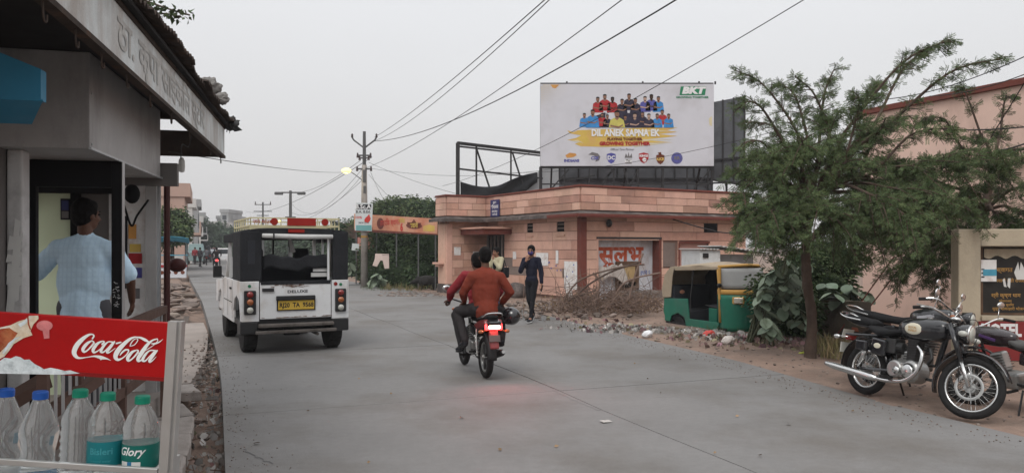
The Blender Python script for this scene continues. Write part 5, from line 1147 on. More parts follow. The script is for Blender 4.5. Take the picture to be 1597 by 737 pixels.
# sprig over the kiosk roof, top left
mb = MB(); lv = []; ld = []; hr2 = random.Random(2)
for pts in (((195, -60), (215, -10), (245, 8), (296, 24)), ((205, -40), (235, 15), (262, 22), (283, 27)), ((180, -30), (220, 20), (235, 36), (248, 48))):
    cv = [Vector(q) for q in spline([tuple(at(x, 8.0, py=y)) for x, y in pts], 6)]; mb.tube(cv, .009, 5)
    for k in range(70):
        u = hr2.uniform(.25, 1) * (len(cv) - 1.01); i = int(u); p = cv[i].lerp(cv[i + 1], u - i); lv.append(tuple(p + Vector((hr2.gauss(0, .03), hr2.gauss(0, .05), hr2.gauss(0, .03))))); ld.append((hr2.gauss(0, 1), hr2.gauss(0, 1), hr2.gauss(-.6, .6)))
st_ = thing('overhanging_tree', 'leafy twigs of a tree hanging in above the corrugated kiosk roof at the top left', 'tree', (0, 0, 0))
mb.tube([at(195, 8.0, py=-60), at(150, 8.8, py=-260), at(-40, 9.5, 2.8), at(-90, 9.6, 0)], [.03, .06, .10, .14], 8)
mb.build('branches', 'bark', st_); scatter('crown', LEAF_V, LEAF_F, lv, ld, rng.uniform(.04, .085, len(lv)), 'leaf_dark', st_)
# ---------------------------------------------------------------- kiosk on the left
KL = Vector((-2.05, 3.44, 0)); KR = math.atan2(.2363, .9717)
M('fascia_paint', (.60, .63, .63), .7, var=.1, scale=3, bump=.15, col2=(.33, .27, .23), c2amt=.43, c2scale=2.6, streak=2.5, c2sharp=.16, speck=.10)
M('fascia_letter', (.44, .43, .41), .8, var=.25, scale=9)
M('rust_dark', (.055, .042, .036), .85, var=.3, scale=5, bump=.3, col2=(.10, .055, .035), c2amt=.35, c2scale=4)
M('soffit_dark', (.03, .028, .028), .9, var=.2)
M('box_steel', (.36, .35, .345), .6, .15, var=.12, scale=2, col2=(.19, .18, .17), c2amt=.42, c2scale=1.6, streak=2, speck=.05)
M('blue_metal', (.03, .19, .32), .5, var=.15, scale=3, col2=(.10, .13, .13), c2amt=.30, c2scale=2.5)
M('blue_wall', (.035, .13, .19), .8, var=.2, scale=2)
M('pillar_paint', (.52, .515, .51), .75, var=.1, scale=3, speck=.06, col2=(.25, .24, .235), c2amt=.42, c2scale=3)
M('frame_black', (.009, .009, .010), .6, var=.1); M('green_wall', (.62, .70, .50), .75, var=.06, scale=1)
M('grey_panel', (.13, .12, .115), .7, var=.1); M('pole_maroon', (.055, .015, .014), .5, var=.2); M('zinc', (.45, .46, .47), .4, .7, var=.15, scale=6)
K = thing('kiosk', 'shop kiosk with painted fascia, dark corrugated roof and black framed booth at the left', 'kiosk', KL, KR)
MB().bx((-.03, -2.6, 2.70), (0.0, 6.03, 3.02)).build('fascia', 'fascia_paint', K)
fa = [c for c in bpy.data.objects if c.parent == K][0]
MB().bx((-.05, -2.6, 2.67), (.012, 6.04, 2.70)).bx((-.05, -2.6, 3.02), (.012, 6.04, 3.05)).build('fascia_edge', 'rust_dark', fa)
letter('lettering', 'ठा. कृपा साईकिल स्टोर', 'fascia_letter', fa, (.004, 2.75, 2.86), (0, 1, 0), (0, 0, 1), .27, bold=.02, wscale=1.45)
MB().bx((-1.85, 2.4, 2.86), (-.04, 3.9, 2.98)).bx((-4.5, -2.6, 2.86), (-.04, 2.4, 2.98)).build('roof_slab', 'soffit_dark', K)  # unseen left part over the booth cut away to let light inside
MB().bx((-.10, -2.6, 2.76), (-.04, 6.0, 2.84)).bx((-1.15, 3.9, 2.80), (-.04, 3.98, 2.88)).build('roof_beam', 'rust_dark', K)
MB().bx((-1.3, 5.97, 2.68), (-.03, 6.02, 2.98)).build('end_panel', 'rust_dark', K)
for k in range(11):     # corrugated sheets, lapped and uneven
    y0 = -2.4 + k * .76; rr = random.Random(k); dz = rr.uniform(-.015, .02); ox = rr.uniform(-.01, .04); rg = .018
    if y0 > 4.9: dz += .01
    MB().sheet(lambda u, v: (.10 + ox - 1.6 * v + .01 * math.sin(u * 9), y0 + .84 * u, 3.10 + dz + rg * math.sin(u * 2 * PI * 11) + .20 * v + .02 * math.sin(u * 3.1 + k)), 88, 2).build('roof_sheet', 'rust_dark', K, solid=.006)
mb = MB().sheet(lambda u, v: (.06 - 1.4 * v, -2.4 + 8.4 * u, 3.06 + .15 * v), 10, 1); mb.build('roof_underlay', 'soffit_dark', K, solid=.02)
hooks = [(.18, 3.5), (.95, 0), (1.5, 0), (2.3, 0), (3.0, 0), (3.7, 0), (5.55, 0), (5.85, 0)]
for y in (-.1, .35, .8, 1.35, 2.0, 2.75, 3.6, 4.9, 5.75): MB().tube(spline([(-.01, y, 2.69), (-.01, y, 2.62), (-.01, y + .015, 2.585), (-.01, y + .045, 2.59), (-.01, y + .05, 2.62)], 4), .005, 5).build('hook', 'rust_dark', K)
# roof-end bundles: crumpled tarp and sacks
M('tarp_grey', (.20, .19, .18), .8, var=.3, scale=12, bump=.6, bscale=18); M('tarp_dark', (.05, .05, .05), .85, var=.3)
for y, x, z, r_, m_, lb in ((4.45, .04, 3.22, .13, 'tarp_grey', 'grey crumpled tarp bundle on the kiosk roof sheets, the nearer of two'), (4.95, .10, 3.20, .11, 'tarp_grey', 'pale rolled tarp on the kiosk roof, between the dark bundle and the nearer tarp'), (6.0, .06, 3.10, .12, 'tarp_dark', 'dark ragged bundle hanging at the far end of the kiosk roof')):
    q = rock((0, 0, 0), r_, .75, int(y * 10)); o = q.build('tarp_bundle', m_, sub=2); o.location = mw(K) @ Vector((x, y, z)); dm = o.modifiers.new('d', 'DISPLACE'); tx = bpy.data.textures.new('tp', 'CLOUDS'); tx.noise_scale = .06; dm.texture = tx; dm.strength = .09; tag(o, lb, 'bundle')
mb = MB(); rr = random.Random(12)
for k in range(26): a = Vector((.05, 6.0, 3.05)); d = Vector((rr.gauss(0.6, .6), rr.gauss(.3, .5), rr.gauss(0, .8))).normalized() * rr.uniform(.05, .17); mb.add([a + d * .2, a + d * .7 + Vector((0, 0, .03)), a + d, a + d * .6 - Vector((0, 0, .03))], [(0, 1, 2, 3)])
mb.build('torn_edge', 'tarp_dark', K)['kind'] = 'stuff'
wb = thing('hanging_bulb', 'white bulb holder dangling from a wire under the far end of the kiosk fascia', 'lamp', (0, 0, 0))
W2 = lambda x, y, z: mw(K) @ Vector((x, y, z))
MB().tube([W2(*p) for p in spline([(-.1, 4.3, 2.82), (-.15, 4.5, 2.62), (-.25, 4.7, 2.66), (-.3, 4.9, 2.56), (-.3, 4.95, 2.50)], 5)], .006, 5).build('wire', 'wire', wb); MB().lathe([(.015, .10), (.03, .07), (.035, 0), (.028, -.05), (.001, -.06)], 12, Matrix.Translation(W2(-.3, 4.95, 2.45))).build('holder', 'tape_white', wb)
# shutter box
MB().bx((-1.75, 1.66, 2.235), (-.30, 3.86, 2.86)).build('shutter_box', 'box_steel', K, bevel=.006)
MB().bx((-.302, 1.64, 2.23), (-.285, 3.88, 2.245)).build('box_edge', 'zinc', K)
mb = MB()
for y in (1.70, 3.8): 
    for z in (2.27, 2.6): mb.lathe([(.008, 0), (.008, .006), (.001, .008)], 8, Matrix.Translation((-.30, y, z)), 'x')
mb.build('rivets', 'zinc', K).name = 'box_rivet'
MB().bx((-.62, 3.88, 2.17), (-.16, 3.97, 2.38)).build('end_board', 'grey_panel', K)
# blue awning box and blue wall at the left edge
MB().prism([(-1.7, 2.36), (-.25, 2.36), (-.25, 2.52), (-.50, 2.62), (-1.0, 2.80), (-1.7, 2.85)], .62, .70).build('blue_fascia', 'blue_metal', K)
mb = MB(); mb.v = [Vector(p) for p in ((-1.7, .62, 2.36), (-.24, .62, 2.36), (-.40, .95, 2.285), (-1.7, .95, 2.285))]; mb.f = [(0, 1, 2, 3)]; mb.build('blue_lip', 'blue_metal', K, solid=.01)
MB().bx((-1.7, 1.3, 0), (-1.18, 1.36, 2.86)).build('blue_panel', 'blue_wall', K)
# pillars
MB().bx((-.83, 1.80, -.05), (-.735, 1.93, 2.235)).build('front_pillar', 'pillar_paint', K, bevel=.012)
mb = MB(); rr = random.Random(31)
for k in range(34):
    x_ = -.782 + rr.gauss(0, .018); z_ = 1.45 + rr.gauss(0, .13); w_ = rr.uniform(.008, .03); h_ = rr.uniform(.02, .08); mb.add([(x_ - w_, 1.797 - k * .00003, z_ - h_), (x_ + w_ * .6, 1.797 - k * .00003, z_ - h_ * .8), (x_ + w_, 1.797 - k * .00003, z_ + h_ * .7), (x_ - w_ * .5, 1.797 - k * .00003, z_ + h_)], [(0, 1, 2, 3)])
mb.build('peeled_paper', 'tape_white', K)
MB().bx((-1.18, 1.55, -.05), (-.835, 1.9, 2.235)).build('side_panel', 'grey_panel', K)
# black booth frame
fy = 2.40
bf = MB().bx((-.355, fy, .1), (-.285, fy + .07, 2.233)).build('frame_post', 'frame_black', K, bevel=.003)
MB().bx((-.90, fy, .1), (-.855, fy + .06, 2.04)).build('frame_post', 'frame_black', K)
MB().bx((-.90, fy - .003, 2.04), (-.355, fy + .06, 2.233)).build('frame_header', 'frame_black', K)
MB().bx((-.283, fy, .1), (-.279, fy + .07, 2.23)).build('edge_strip', 'zinc', K)
M('scribble', (.5, .5, .5), .7, var=.3)
mb = MB(); rr = random.Random(6)
for k in range(26): z = rr.uniform(1.16, 1.34); x = -.32 + rr.uniform(-.02, .02); mb.box((x, fy - .002, z), (rr.uniform(.006, .02), .002, .004), (0, rr.uniform(-1, 1), 0))
mb.build('scratched_writing', 'scribble', K)
M('booth_glass', (.8, .85, .85), .03, trans=1.0, ior=1.03, var=0)
# interior
MB().bx((-1.62, 4.3, .2), (-1.17, 4.36, 2.2)).build('green_partition', 'green_wall', K); MB().bx((-1.17, 4.26, .2), (-1.09, 4.36, 2.2)).bx((-1.70, 4.2, .2), (-1.62, 4.36, 2.2)).build('dark_upright', 'frame_black', K)
MB().bx((-1.09, 4.3, .2), (-.84, 4.36, 2.2)).build('grey_partition', 'grey_panel', K); MB().bx((-.84, 4.28, .2), (-.76, 4.36, 2.2)).build('white_upright', 'pillar_paint', K); MB().bx((-1.62, 4.2, 2.11), (-.76, 4.3, 2.23)).build('inner_header', 'frame_black', K)
MB().bx((-2.6, 4.36, .1), (-.76, 4.42, 2.9)).build('back_wall', 'grey_panel', K)
ph = MB().bx((-1.26, 4.285, 1.86), (-1.18, 4.298, 2.06)).build('phone_poster', 'ad_black', K); MB().bx((-1.25, 4.28, 1.875), (-1.19, 4.284, 1.94)).build('poster_patch', 'pr_grey', ph); MB().bx((-1.25, 4.28, 1.95), (-1.19, 4.284, 2.04)).build('poster_patch', 'board_blue', ph)
MB().bx((-2.6, 1.36, .0), (-.34, 4.36, .2)).build('floor_step', 'concrete_old', K)
# posters wall right of the post
ps = MB().bx((-.76, 4.30, .2), (-.50, 4.34, 2.2)).build('poster_wall', 'paper_white', K)
for x0, x1, z0, z1, m_ in ((-.66, -.56, 1.55, 1.63, 'pr_yellow'), (-.67, -.55, 1.44, 1.54, 'pr_red'), (-.72, -.68, 1.2, 1.9, 'ad_black'), (-.66, -.55, 1.30, 1.40, 'pr_indigo'), (-.66, -.57, 1.1, 1.2, 'pr_grey'), (-.67, -.60, 1.68, 1.82, 'pr_orange')): MB().bx((x0, 4.292, z0), (x1, 4.298, z1)).build('poster_patch', m_, ps)
MB().tube(spline([(-.70, 4.1, 2.12), (-.66, 4.1, 1.98), (-.60, 4.1, 1.8), (-.55, 4.1, 1.9), (-.45, 4.1, 2.05)], 5), .010, 6).build('black_cable', 'frame_black', K); MB().ell((-.55, 3.9, 2.09), (.07, .07, .09)).ell((-.69, 4.0, 1.84), (.035, .03, .04)).build('black_lamp', 'frame_black', K, smooth=True)
MB().bx((-.50, 4.2, -.05), (-.40, 4.3, 2.24)).build('rear_pillar', 'box_steel', K, bevel=.004); MB().bx((-.405, 4.22, -.05), (-.375, 4.28, 2.24)).build('pillar_strip', 'zinc', K)
MB().tube([(-.335, 4.35, -.05), (-.335, 4.35, 2.26)], .03, 8).build('maroon_pole', 'pole_maroon', K)
MB().ell((-.26, 4.45, 1.42), (.09, .06, .07)).build('dark_knob', 'pole_maroon', K, smooth=True)

# railing / steps in front
M('rail_brown', (.10, .062, .05), .6, var=.2, scale=6, bump=.2)
rl_ = thing('brown_railing', 'brown metal railing with thin balusters behind the bottle rack, leading up to the booth', 'railing', KL, KR)
mb = MB(); mb.bar((-.28, .7, .99), (-.28, 3.95, 1.02), .05, .07); mb.bar((-.28, .7, .52), (-.28, 3.95, .54), .05, .07); mb.build('rail', 'rail_brown', rl_)
for y in (.75, 1.35, 2.4, 3.9): MB().bar((-.28, y, -.05), (-.28, y, 1.02), .05).build('post', 'rail_brown', rl_)
for k in range(25): MB().bar((-.28, .82 + k * .125, .54), (-.28, .82 + k * .125, .98), .014).build('baluster', 'zinc', rl_)
mb = MB(); mb.bar((-.62, .2, .42), (-.20, 1.5, .78), .06, .07); mb.build('brace', 'rail_brown', rl_); MB().bar((-1.0, .2, .40), (-.45, 1.3, .80), .10, .07).build('brace', 'rail_brown', rl_)
# pale steps / slabs seen under the railing
stp = thing('shop_steps', 'pale stone steps under the brown railing in front of the booth', 'steps', KL, KR)
for k, (x0, x1, y0, y1, z) in enumerate(((-1.15, -.36, .2, 2.35, .24), (-1.15, -.60, .2, 2.3, .42), (-1.6, -.9, -.6, 2.3, .60))): MB().bx((x0, y0, -.05), (x1, y1, z)).build('step', 'paving' if k else 'concrete_old', stp, bevel=.015)

# ---------------------------------------------------------------- drinks rack with the red sign
M('rack_steel', (.52, .52, .51), .35, .7, var=.1, scale=4, col2=(.36, .34, .32), c2amt=.35, c2scale=3, c2sharp=.25)
M('coke_red', (.36, .003, .004), .35, var=.10, scale=4, speck=.06); M('coke_white', (.80, .80, .78), .35, var=.03, scale=9)
M('coke_dark', (.20, .003, .004), .3, var=.1)
RD = 2.0; u_ = RD / FOC
pr0 = at(272, RD, py=503)
rack = thing('drinks_rack', 'galvanised drinks rack with a red soft drink sign across its top, in the left foreground', 'rack', pr0, rot=(0, R(3.6), 0))
Ri = inv(rack)
def rk(px, py, y=0.0): p = Ri @ at(px, RD, py=py); return Vector((p.x, p.y + y, p.z))
# sign spans local x from -.62 to 0, z from 0 to -.153
SG = MB().bx((-.86, -.006, -.152), (-.012, .012, .0)).build('sign_panel', 'coke_red', rack, bevel=.002)
MB().bx((-.86, -.0072, -.152), (-.012, -.0062, -.142)).build('sign_edge', 'coke_dark', SG)
def Pc(x, y, lay): q = rk(105 + x / 9.825, 505 + y / 9.825); return Vector((q.x, -.0078 - .00012 * lay, q.z))
strokes = [[(410, 215, 24), (432, 175, 24), (405, 150, 20), (340, 165, 38), (250, 230, 62), (170, 320, 74), (130, 420, 74), (160, 488, 52), (220, 512, 28), (320, 500, 13), (430, 484, 22), (500, 492, 44), (560, 507, 48), (630, 522, 22), (690, 547, 4)],
           [(500, 490, 30), (540, 520, 34), (535, 540, 8)],
           [(405, 245, 18), (330, 290, 44), (268, 370, 52), (280, 415, 36), (325, 400, 22), (392, 335, 26), (432, 275, 26), (400, 246, 16)], [(432, 285, 12), (405, 300, 14), (455, 290, 10)],
           [(560, 300, 28), (590, 268, 26), (562, 255, 18), (490, 290, 40), (425, 375, 50), (432, 424, 34), (490, 405, 18), (560, 345, 10)],
           [(725, 268, 20), (655, 264, 18), (585, 325, 38), (540, 405, 42), (580, 420, 24), (650, 355, 15), (715, 280, 15)], [(748, 262, 26), (695, 330, 44), (640, 400, 44), (645, 430, 30), (695, 408, 15), (760, 360, 7)],
           [(778, 288, 24), (845, 270, 22)],
           [(985, 330, 12), (1055, 308, 12), (1105, 240, 13), (1085, 215, 11), (1040, 235, 14), (1000, 290, 15), (985, 328, 12)],
           [(1110, 200, 20), (1060, 192, 22), (980, 225, 42), (880, 310, 62), (795, 410, 74), (765, 490, 66), (800, 535, 42), (870, 512, 20), (940, 450, 18), (965, 392, 22), (920, 385, 26), (870, 420, 26), (835, 465, 14)],
           [(1080, 192, 16), (1150, 202, 32), (1220, 236, 42), (1275, 266, 18)],
           [(1090, 388, 15), (1020, 420, 40), (955, 500, 52), (960, 548, 38), (1010, 530, 22), (1080, 460, 26), (1112, 402, 26), (1088, 386, 14)], [(1110, 420, 10), (1085, 440, 14), (1150, 425, 8)],
           [(1490, 224, 4), (1430, 268, 18), (1360, 292, 28), (1318, 290, 16)], [(1405, 218, 16), (1330, 242, 26), (1250, 310, 48), (1165, 430, 62), (1110, 520, 52), (1122, 556, 34), (1185, 525, 14)], [(1398, 218, 14), (1410, 246, 12), (1340, 320, 10), (1205, 405, 10)],
           [(1375, 395, 20), (1290, 397, 20), (1222, 458, 38), (1180, 538, 42), (1222, 552, 24), (1290, 482, 16), (1362, 404, 15)], [(1402, 396, 24), (1342, 468, 44), (1290, 540, 44), (1292, 570, 28), (1340, 540, 14), (1388, 490, 7)]]
mb = MB(); ribbon(mb, strokes, Pc, 5); mb.build('script_lettering', 'coke_white', SG)
# picture of a bottle on ice at the left of the sign
M('ice_white', (.62, .68, .70), .35, var=.22, scale=60, col2=(.30, .36, .38), c2amt=.4, c2scale=40); M('cola_brown', (.30, .055, .02), .3, var=.4, scale=25, col2=(.45, .18, .07), c2amt=.4, c2scale=18); M('glass_cream', (.62, .50, .36), .35, var=.2, scale=40, col2=(.75, .72, .64), c2amt=.45, c2scale=30)
M('cap_pale', (.60, .20, .20), .35, var=.25, scale=50)
def Ps(x, y, lay): q = rk(x / 6.143, 480 + y / 6.143); return Vector((max(q.x, -.86), -.0078 - .0002 * lay, min(q.z, -.002)))
def pic(nm, pts, mat, lay): mb = MB(); mb.add([Ps(x, y, lay) for x, y in pts], [tuple(range(len(pts)))]); mb.build(nm, mat, SG)
pic('ice', [(-500, 612), (-500, 430), (-40, 500), (20, 500), (60, 470), (120, 478), (170, 455), (215, 465), (250, 490), (300, 487), (350, 530), (400, 555), (440, 580), (500, 565), (570, 578), (640, 596), (690, 590), (780, 620), (600, 632)], 'ice_white', 0)
pic('bottle_picture', [(-500, 330), (-60, 200), (120, 160), (200, 122), (260, 105), (300, 70), (385, 62), (388, 100), (340, 150), (310, 215), (330, 255), (240, 285), (150, 340), (110, 400), (60, 460), (-40, 510), (-500, 620)], 'glass_cream', 1)
pic('cola_picture', [(-500, 380), (-60, 225), (30, 195), (110, 185), (150, 215), (190, 235), (150, 290), (90, 350), (20, 420), (-500, 540)], 'cola_brown', 2)
pic('bottle_highlight', [(190, 150), (250, 120), (290, 90), (300, 100), (262, 150), (215, 180)], 'ice_white', 2.5); pic('bottle_highlight', [(100, 330), (160, 285), (230, 262), (170, 300), (115, 360), (60, 430), (40, 430)], 'ice_white', 2.5); pic('neck_ring', [(278, 82), (292, 78), (300, 150), (318, 200), (305, 205), (285, 150)], 'cola_brown', 2.6)
pic('bottle_cap', circ(445, 165, 78, 50, 16), 'cap_pale', 1); pic('bottle_cap_rim', [(425, 205), (490, 205), (492, 285), (440, 290)], 'cap_pale', 1.5)
# frame: right post pair, shelf, legs
def rbar(name, a, b, w_, h=None, mat='rack_steel'): return MB().bar(a, b, w_, h).build(name, mat, rack, bevel=.002)
mb = MB(); mb.bx((-.013, -.010, -.46), (.010, .012, .004)); mb.bx((.010, .0, -.46), (.019, .024, .004)); mb.build('upright', 'rack_steel', rack)
zs = rk(100, 724).z
mb = MB(); mb.bar((-.014 + .013, 0, -.45), (.013, 0, -1.36), .035); mb.build('leg', 'rack_steel', rack)
rbar('leg', (-.86, 0, -1.38), (-.86, 0, .0), .035); rbar('leg', (-.86, .16, -1.38), (-.86, .16, -.35), .03); rbar('leg', (-.05, .16, -1.36), (-.05, .16, zs - .005), .03)
rbar('shelf_rail', (-.86, -.004, zs), (-.016, -.004, zs), .012, .016); rbar('shelf_rail', (-.02, 0, zs), (-.05, .16, zs), .012, .016); rbar('shelf_rail', (-.86, .16, zs - .07), (-.05, .16, zs - .07), .012, .016)
MB().bx((-.86, 0, zs - .075), (-.05, .16, zs - .068)).build('shelf', 'rack_steel', rack)
for z_ in (-.85, -1.2): MB().bx((-.86, 0, z_), (-.05, .16, z_ + .008)).build('shelf', 'rack_steel', rack)
mb = MB()
for k in range(9): mb.bar((-.8 + .1 * k, .02, zs - .067), (-.8 + .09 * k, .15, zs - .067), .006)
mb.build('shelf_wires', 'rack_steel', rack).name = 'shelf_wire'

# bottles
M('pet_water', (.90, .94, .95), .08, trans=.90, ior=1.20, var=0); M('pet_clear', (.93, .96, .96), .09, trans=.90, ior=1.12, var=0)
M('cap_blue', (.02, .10, .42), .35, var=.05); M('cap_green', (.01, .26, .16), .35, var=.05); M('label_teal', (.01, .15, .17), .35, var=.1, scale=30); M('label_green', (.008, .12, .10), .35, var=.08, scale=30); M('label_blue', (.03, .16, .30), .35, var=.1); M('label_ghost', (.05, .27, .30), .4, var=.1)
def bottle(px, pycap, kind, label, capmat):
    H_ = .272; base = at(px, RD + .07, py=pycap - 2); base.z = base.z - H_
    zz = (mw(rack) @ Vector((0, 0, 0))).z
    b = thing('water_bottle', label, 'bottle', base, rot=(0, R(2), 0), group='water bottles on the drinks rack'); Rb = .046
    if kind == 'dome': pf = [(.001, 0), (Rb * .85, .0), (Rb, .012)] + [(Rb * (1 - .05 * (k % 2)), .022 + k * .0085) for k in range(6)] + [(Rb, .08), (Rb, .148)] + [(Rb * (1 - .07 * (k % 2)), .152 + k * .006) for k in range(5)] + [(Rb * .97, .186), (Rb * .88, .202), (Rb * .72, .220), (Rb * .52, .236), (.017, .244), (.016, .252)]
    elif kind == 'rib': pf = [(.001, 0), (Rb * .85, 0), (Rb, .012)] + [(Rb * (1 - .11 * (k % 2)), .022 + k * .0095) for k in range(16)] + [(Rb * .96, .180), (Rb * .86, .205), (Rb * .62, .228), (.02, .242), (.016, .252)]
    else: pf = [(.001, 0), (Rb * .88, 0), (Rb * 1.02, .014), (Rb * 1.0, .045), (Rb * .86, .085), (Rb * .84, .105), (Rb * .98, .140), (Rb * 1.06, .160), (Rb * .98, .180), (Rb * .72, .210), (.022, .238), (.016, .252)]
    MB().lathe(pf, 28).build('bottle_body', 'pet_water' if kind != 'dome' else 'pet_clear', b, smooth=True)
    cpz = MB().lathe([(.0185, .249), (.0195, .250), (.0195, .266), (.0175, .270), (.001, .270)], 24); cpz.build('cap', capmat, b, smooth=False, bevel=.001)
    return b, Rb
bottle(5, 606, 'waist', 'water bottle with a blue cap and waisted body, leftmost on the rack', 'cap_blue')
bw, Rb = bottle(58, 610, 'waist', 'waisted water bottle with a blue cap, second from the left on the rack', 'cap_blue')
bottle(120, 607, 'rib', 'ribbed unlabelled water bottle with a green cap, in the middle of the rack', 'cap_green')
b4, _ = bottle(163, 612, 'dome', 'round shouldered water bottle with a plain teal label and green cap', 'cap_green')
b5, _ = bottle(217, 617, 'dome', 'round shouldered water bottle with a dark green script label, rightmost on the rack', 'cap_green')
for b in (b4, b5):
    m_ = 'label_teal' if b is b4 else 'label_green'; z0, z1 = (.083, .147); lb = MB()
    lb.sheet(lambda u, v: (.0468 * math.cos(2 * PI * u), .0468 * math.sin(2 * PI * u), z0 + (z1 - z0) * v), 40, 1); lo = lb.build('label', m_, b, smooth=True)
    cyl = lambda x, y, r_=.0474, z=.115, a0=-.15: Vector((r_ * math.sin(a0 + x / .047), -r_ * math.cos(a0 + x / .047), z + y))
    if b is b5:
        letter('lettering', 'Glory', 'white_ink', lo, (0, 0, 0), (1, 0, 0), (0, 0, 1), .030, bold=.02, shear=.35, fn=lambda x, y: cyl(x, y, z=.130))
        MB().sheet(lambda u, v: cyl(-.028 + .056 * u, .012 * v, z=.092), 10, 1).build('label_strip', 'tape_white', lo)
        MB().sheet(lambda u, v: cyl(-.006 + .012 * u, .012 * v, r_=.0477, z=.092), 4, 1).build('label_mark', 'label_blue', lo)
    else:
        letter('lettering', 'Bisleri', 'label_ghost', lo, (0, 0, 0), (1, 0, 0), (0, 0, 1), .024, bold=.02, fn=lambda x, y: cyl(x, y, z=.122, a0=.2))
        letter('lettering', 'mineral water', 'label_ghost', lo, (0, 0, 0), (1, 0, 0), (0, 0, 1), .009, bold=.01, fn=lambda x, y: cyl(x, y, z=.097, a0=.2))
lo = MB(); lo.sheet(lambda u, v: (.0472 * math.cos(2 * PI * u), .0472 * math.sin(2 * PI * u), .01 + .035 * v), 40, 1); lo.build('label', 'label_blue', bw, smooth=True)
# ---------------------------------------------------------------- jeep
M('car_white', (.62, .63, .64), .4, var=.06, scale=2, coat=.25, col2=(.44, .40, .36), c2amt=.42, c2scale=2.2, speck=.04)
M('canvas_black', (.022, .023, .026), .8, var=.25, scale=5, bump=.5, bscale=14); M('rubber', (.022, .021, .021), .8, var=.2, scale=12); M('plastic_black', (.02, .02, .021), .5, var=.1)
M('rim_dark', (.06, .06, .06), .5, .4); M('rust_scratch', (.16, .10, .075), .8, var=.3, scale=20, col2=(.4, .38, .36), c2amt=.45, c2scale=14); M('bumper_worn', (.13, .115, .105), .5, .4, var=.3, scale=6, col2=(.05, .04, .035), c2amt=.4, c2scale=7)
M('lens_red', (.20, .012, .01), .25, coat=.5, var=0); M('lens_orange', (.30, .085, .02), .25, coat=.5, var=0); M('lens_white', (.40, .40, .36), .2, coat=.5, var=0)
M('plate_yellow', (.50, .33, .05), .5, var=.1, scale=20); M('rack_cream', (.55, .50, .32), .6, var=.15, scale=9); M('rack_red', (.26, .02, .015), .6, var=.12); M('vinyl_seat', (.03, .032, .038), .6, var=.2); M('roll_white', (.50, .50, .49), .7, var=.12, scale=8); M('dot_green', (.02, .15, .07), .5, var=0)
M('wind_glass', (.75, .8, .8), .04, trans=1.0, ior=1.05, var=0)
J = thing('jeep_taxi', 'white jeep taxi with black canvas top, roof rack and yellow plate, driving away', 'jeep', (-3.48, 12.1, 0), math.atan2(.894, -.447))
RX = -.43   # rear face x
HW = .79
def wheel(parent, x, y, r_, w_, name='wheel', rim='rim_dark', out=1):
    t = MB(); t.lathe([(r_ * .62, -w_ / 2), (r_ * .93, -w_ / 2), (r_, -w_ / 2 + .035), (r_, w_ / 2 - .035), (r_ * .93, w_ / 2), (r_ * .62, w_ / 2)], 32, Matrix.Translation((x, y, r_)), 'y'); o = t.build(name, 'rubber', parent, smooth=False, bevel=.006)
    tr_ = MB()
    for k in range(28):
        a = 2 * PI * k / 28; tr_.box((x + math.cos(a) * r_, y, r_ + math.sin(a) * r_), (.025, w_ * .8, .018), (0, -a + PI / 2, .25 if k % 2 else -.25))
    tr_.build('tread', 'rubber', o)
    h = MB(); h.lathe([(r_ * .62, -w_ * .3), (r_ * .58, w_ * .25 * 1), (r_ * .3, w_ * .2), (r_ * .28, w_ * .45), (.02, w_ * .5)], 24, Matrix.Translation((x, y, r_)) @ (Matrix.Identity(4) if out > 0 else Matrix.Rotation(PI, 4, 'Z')), 'y'); h.build('rim', rim, o, smooth=True)
    return o
for x in (0, 2.3):
    for s_ in (-1, 1): wheel(J, x, s_ * .64, .345, .20, out=s_)
# tub
sd = MB()
for s_ in (-1, 1):
    arch = [(RX, .50), (-.40 + .0, .50), (-.40, .62), (-.26, .80), (0, .86), (.26, .80), (.40, .62), (.40, .42), (1.75, .42), (1.9, .42), (1.92, .62), (2.04, .8), (2.3, .86), (2.56, .8), (2.7, .62), (2.95, .60), (2.95, 1.0), (1.75, 1.06), (1.70, 1.09), (RX, 1.09)]
    sd.prism(arch, s_ * HW - .02, s_ * HW + .02)
sd.build('side_panel', 'car_white', J, bevel=.008)
MB().bx((RX + .02, -HW, .42), (1.75, HW, .50)).build('floor', 'plastic_black', J)
MB().bx((1.75, -HW + .02, .45), (2.95, HW - .02, 1.0)).build('bonnet', 'car_white', J, bevel=.05)
MB().box((2.97, 0, .72), (.04, 1.2, .5)).build('grille', 'plastic_black', J); MB().box((3.08, 0, .5), (.12, 1.5, .16)).build('front_bumper', 'bumper_worn', J, bevel=.02)
for s_ in (-1, 1): MB().lathe([(.09, 0), (.09, .03), (.001, .05)], 16, Matrix.Translation((2.98, s_ * .6, .78)), 'x').build('headlight', 'lens_white', J, smooth=True)
tg = MB(); tg.bx((RX - .02, -.53, .52), (RX + .02, .53, 1.07)); tgo = tg.build('tailgate', 'car_white', J, bevel=.012)
MB().bx((RX - .012, -HW, .49), (RX + .02, -.54, 1.09)).bx((RX - .012, .54, .49), (RX + .02, HW, 1.09)).build('rear_quarter', 'car_white', J, bevel=.01)
MB().bx((RX - .026, -.52, 1.035), (RX + .03, .52, 1.09)).build('tailgate_rail', 'canvas_black', tgo)
rs2 = random.Random(9); mb = MB()
for k in range(30): mb.box((RX - .0225, rs2.gauss(.05, .14), 1.015 + rs2.uniform(-.022, .02)), (.004, rs2.uniform(.02, .10), rs2.uniform(.006, .018)), (rs2.uniform(-.2, .2), 0, 0))
for k in range(18): mb.box((RX - .0225, rs2.uniform(-.5, .5), .535 + rs2.uniform(0, .012)), (.004, rs2.uniform(.03, .15), rs2.uniform(.005, .012)))
mb.build('paint_chips', 'rust_scratch', tgo)
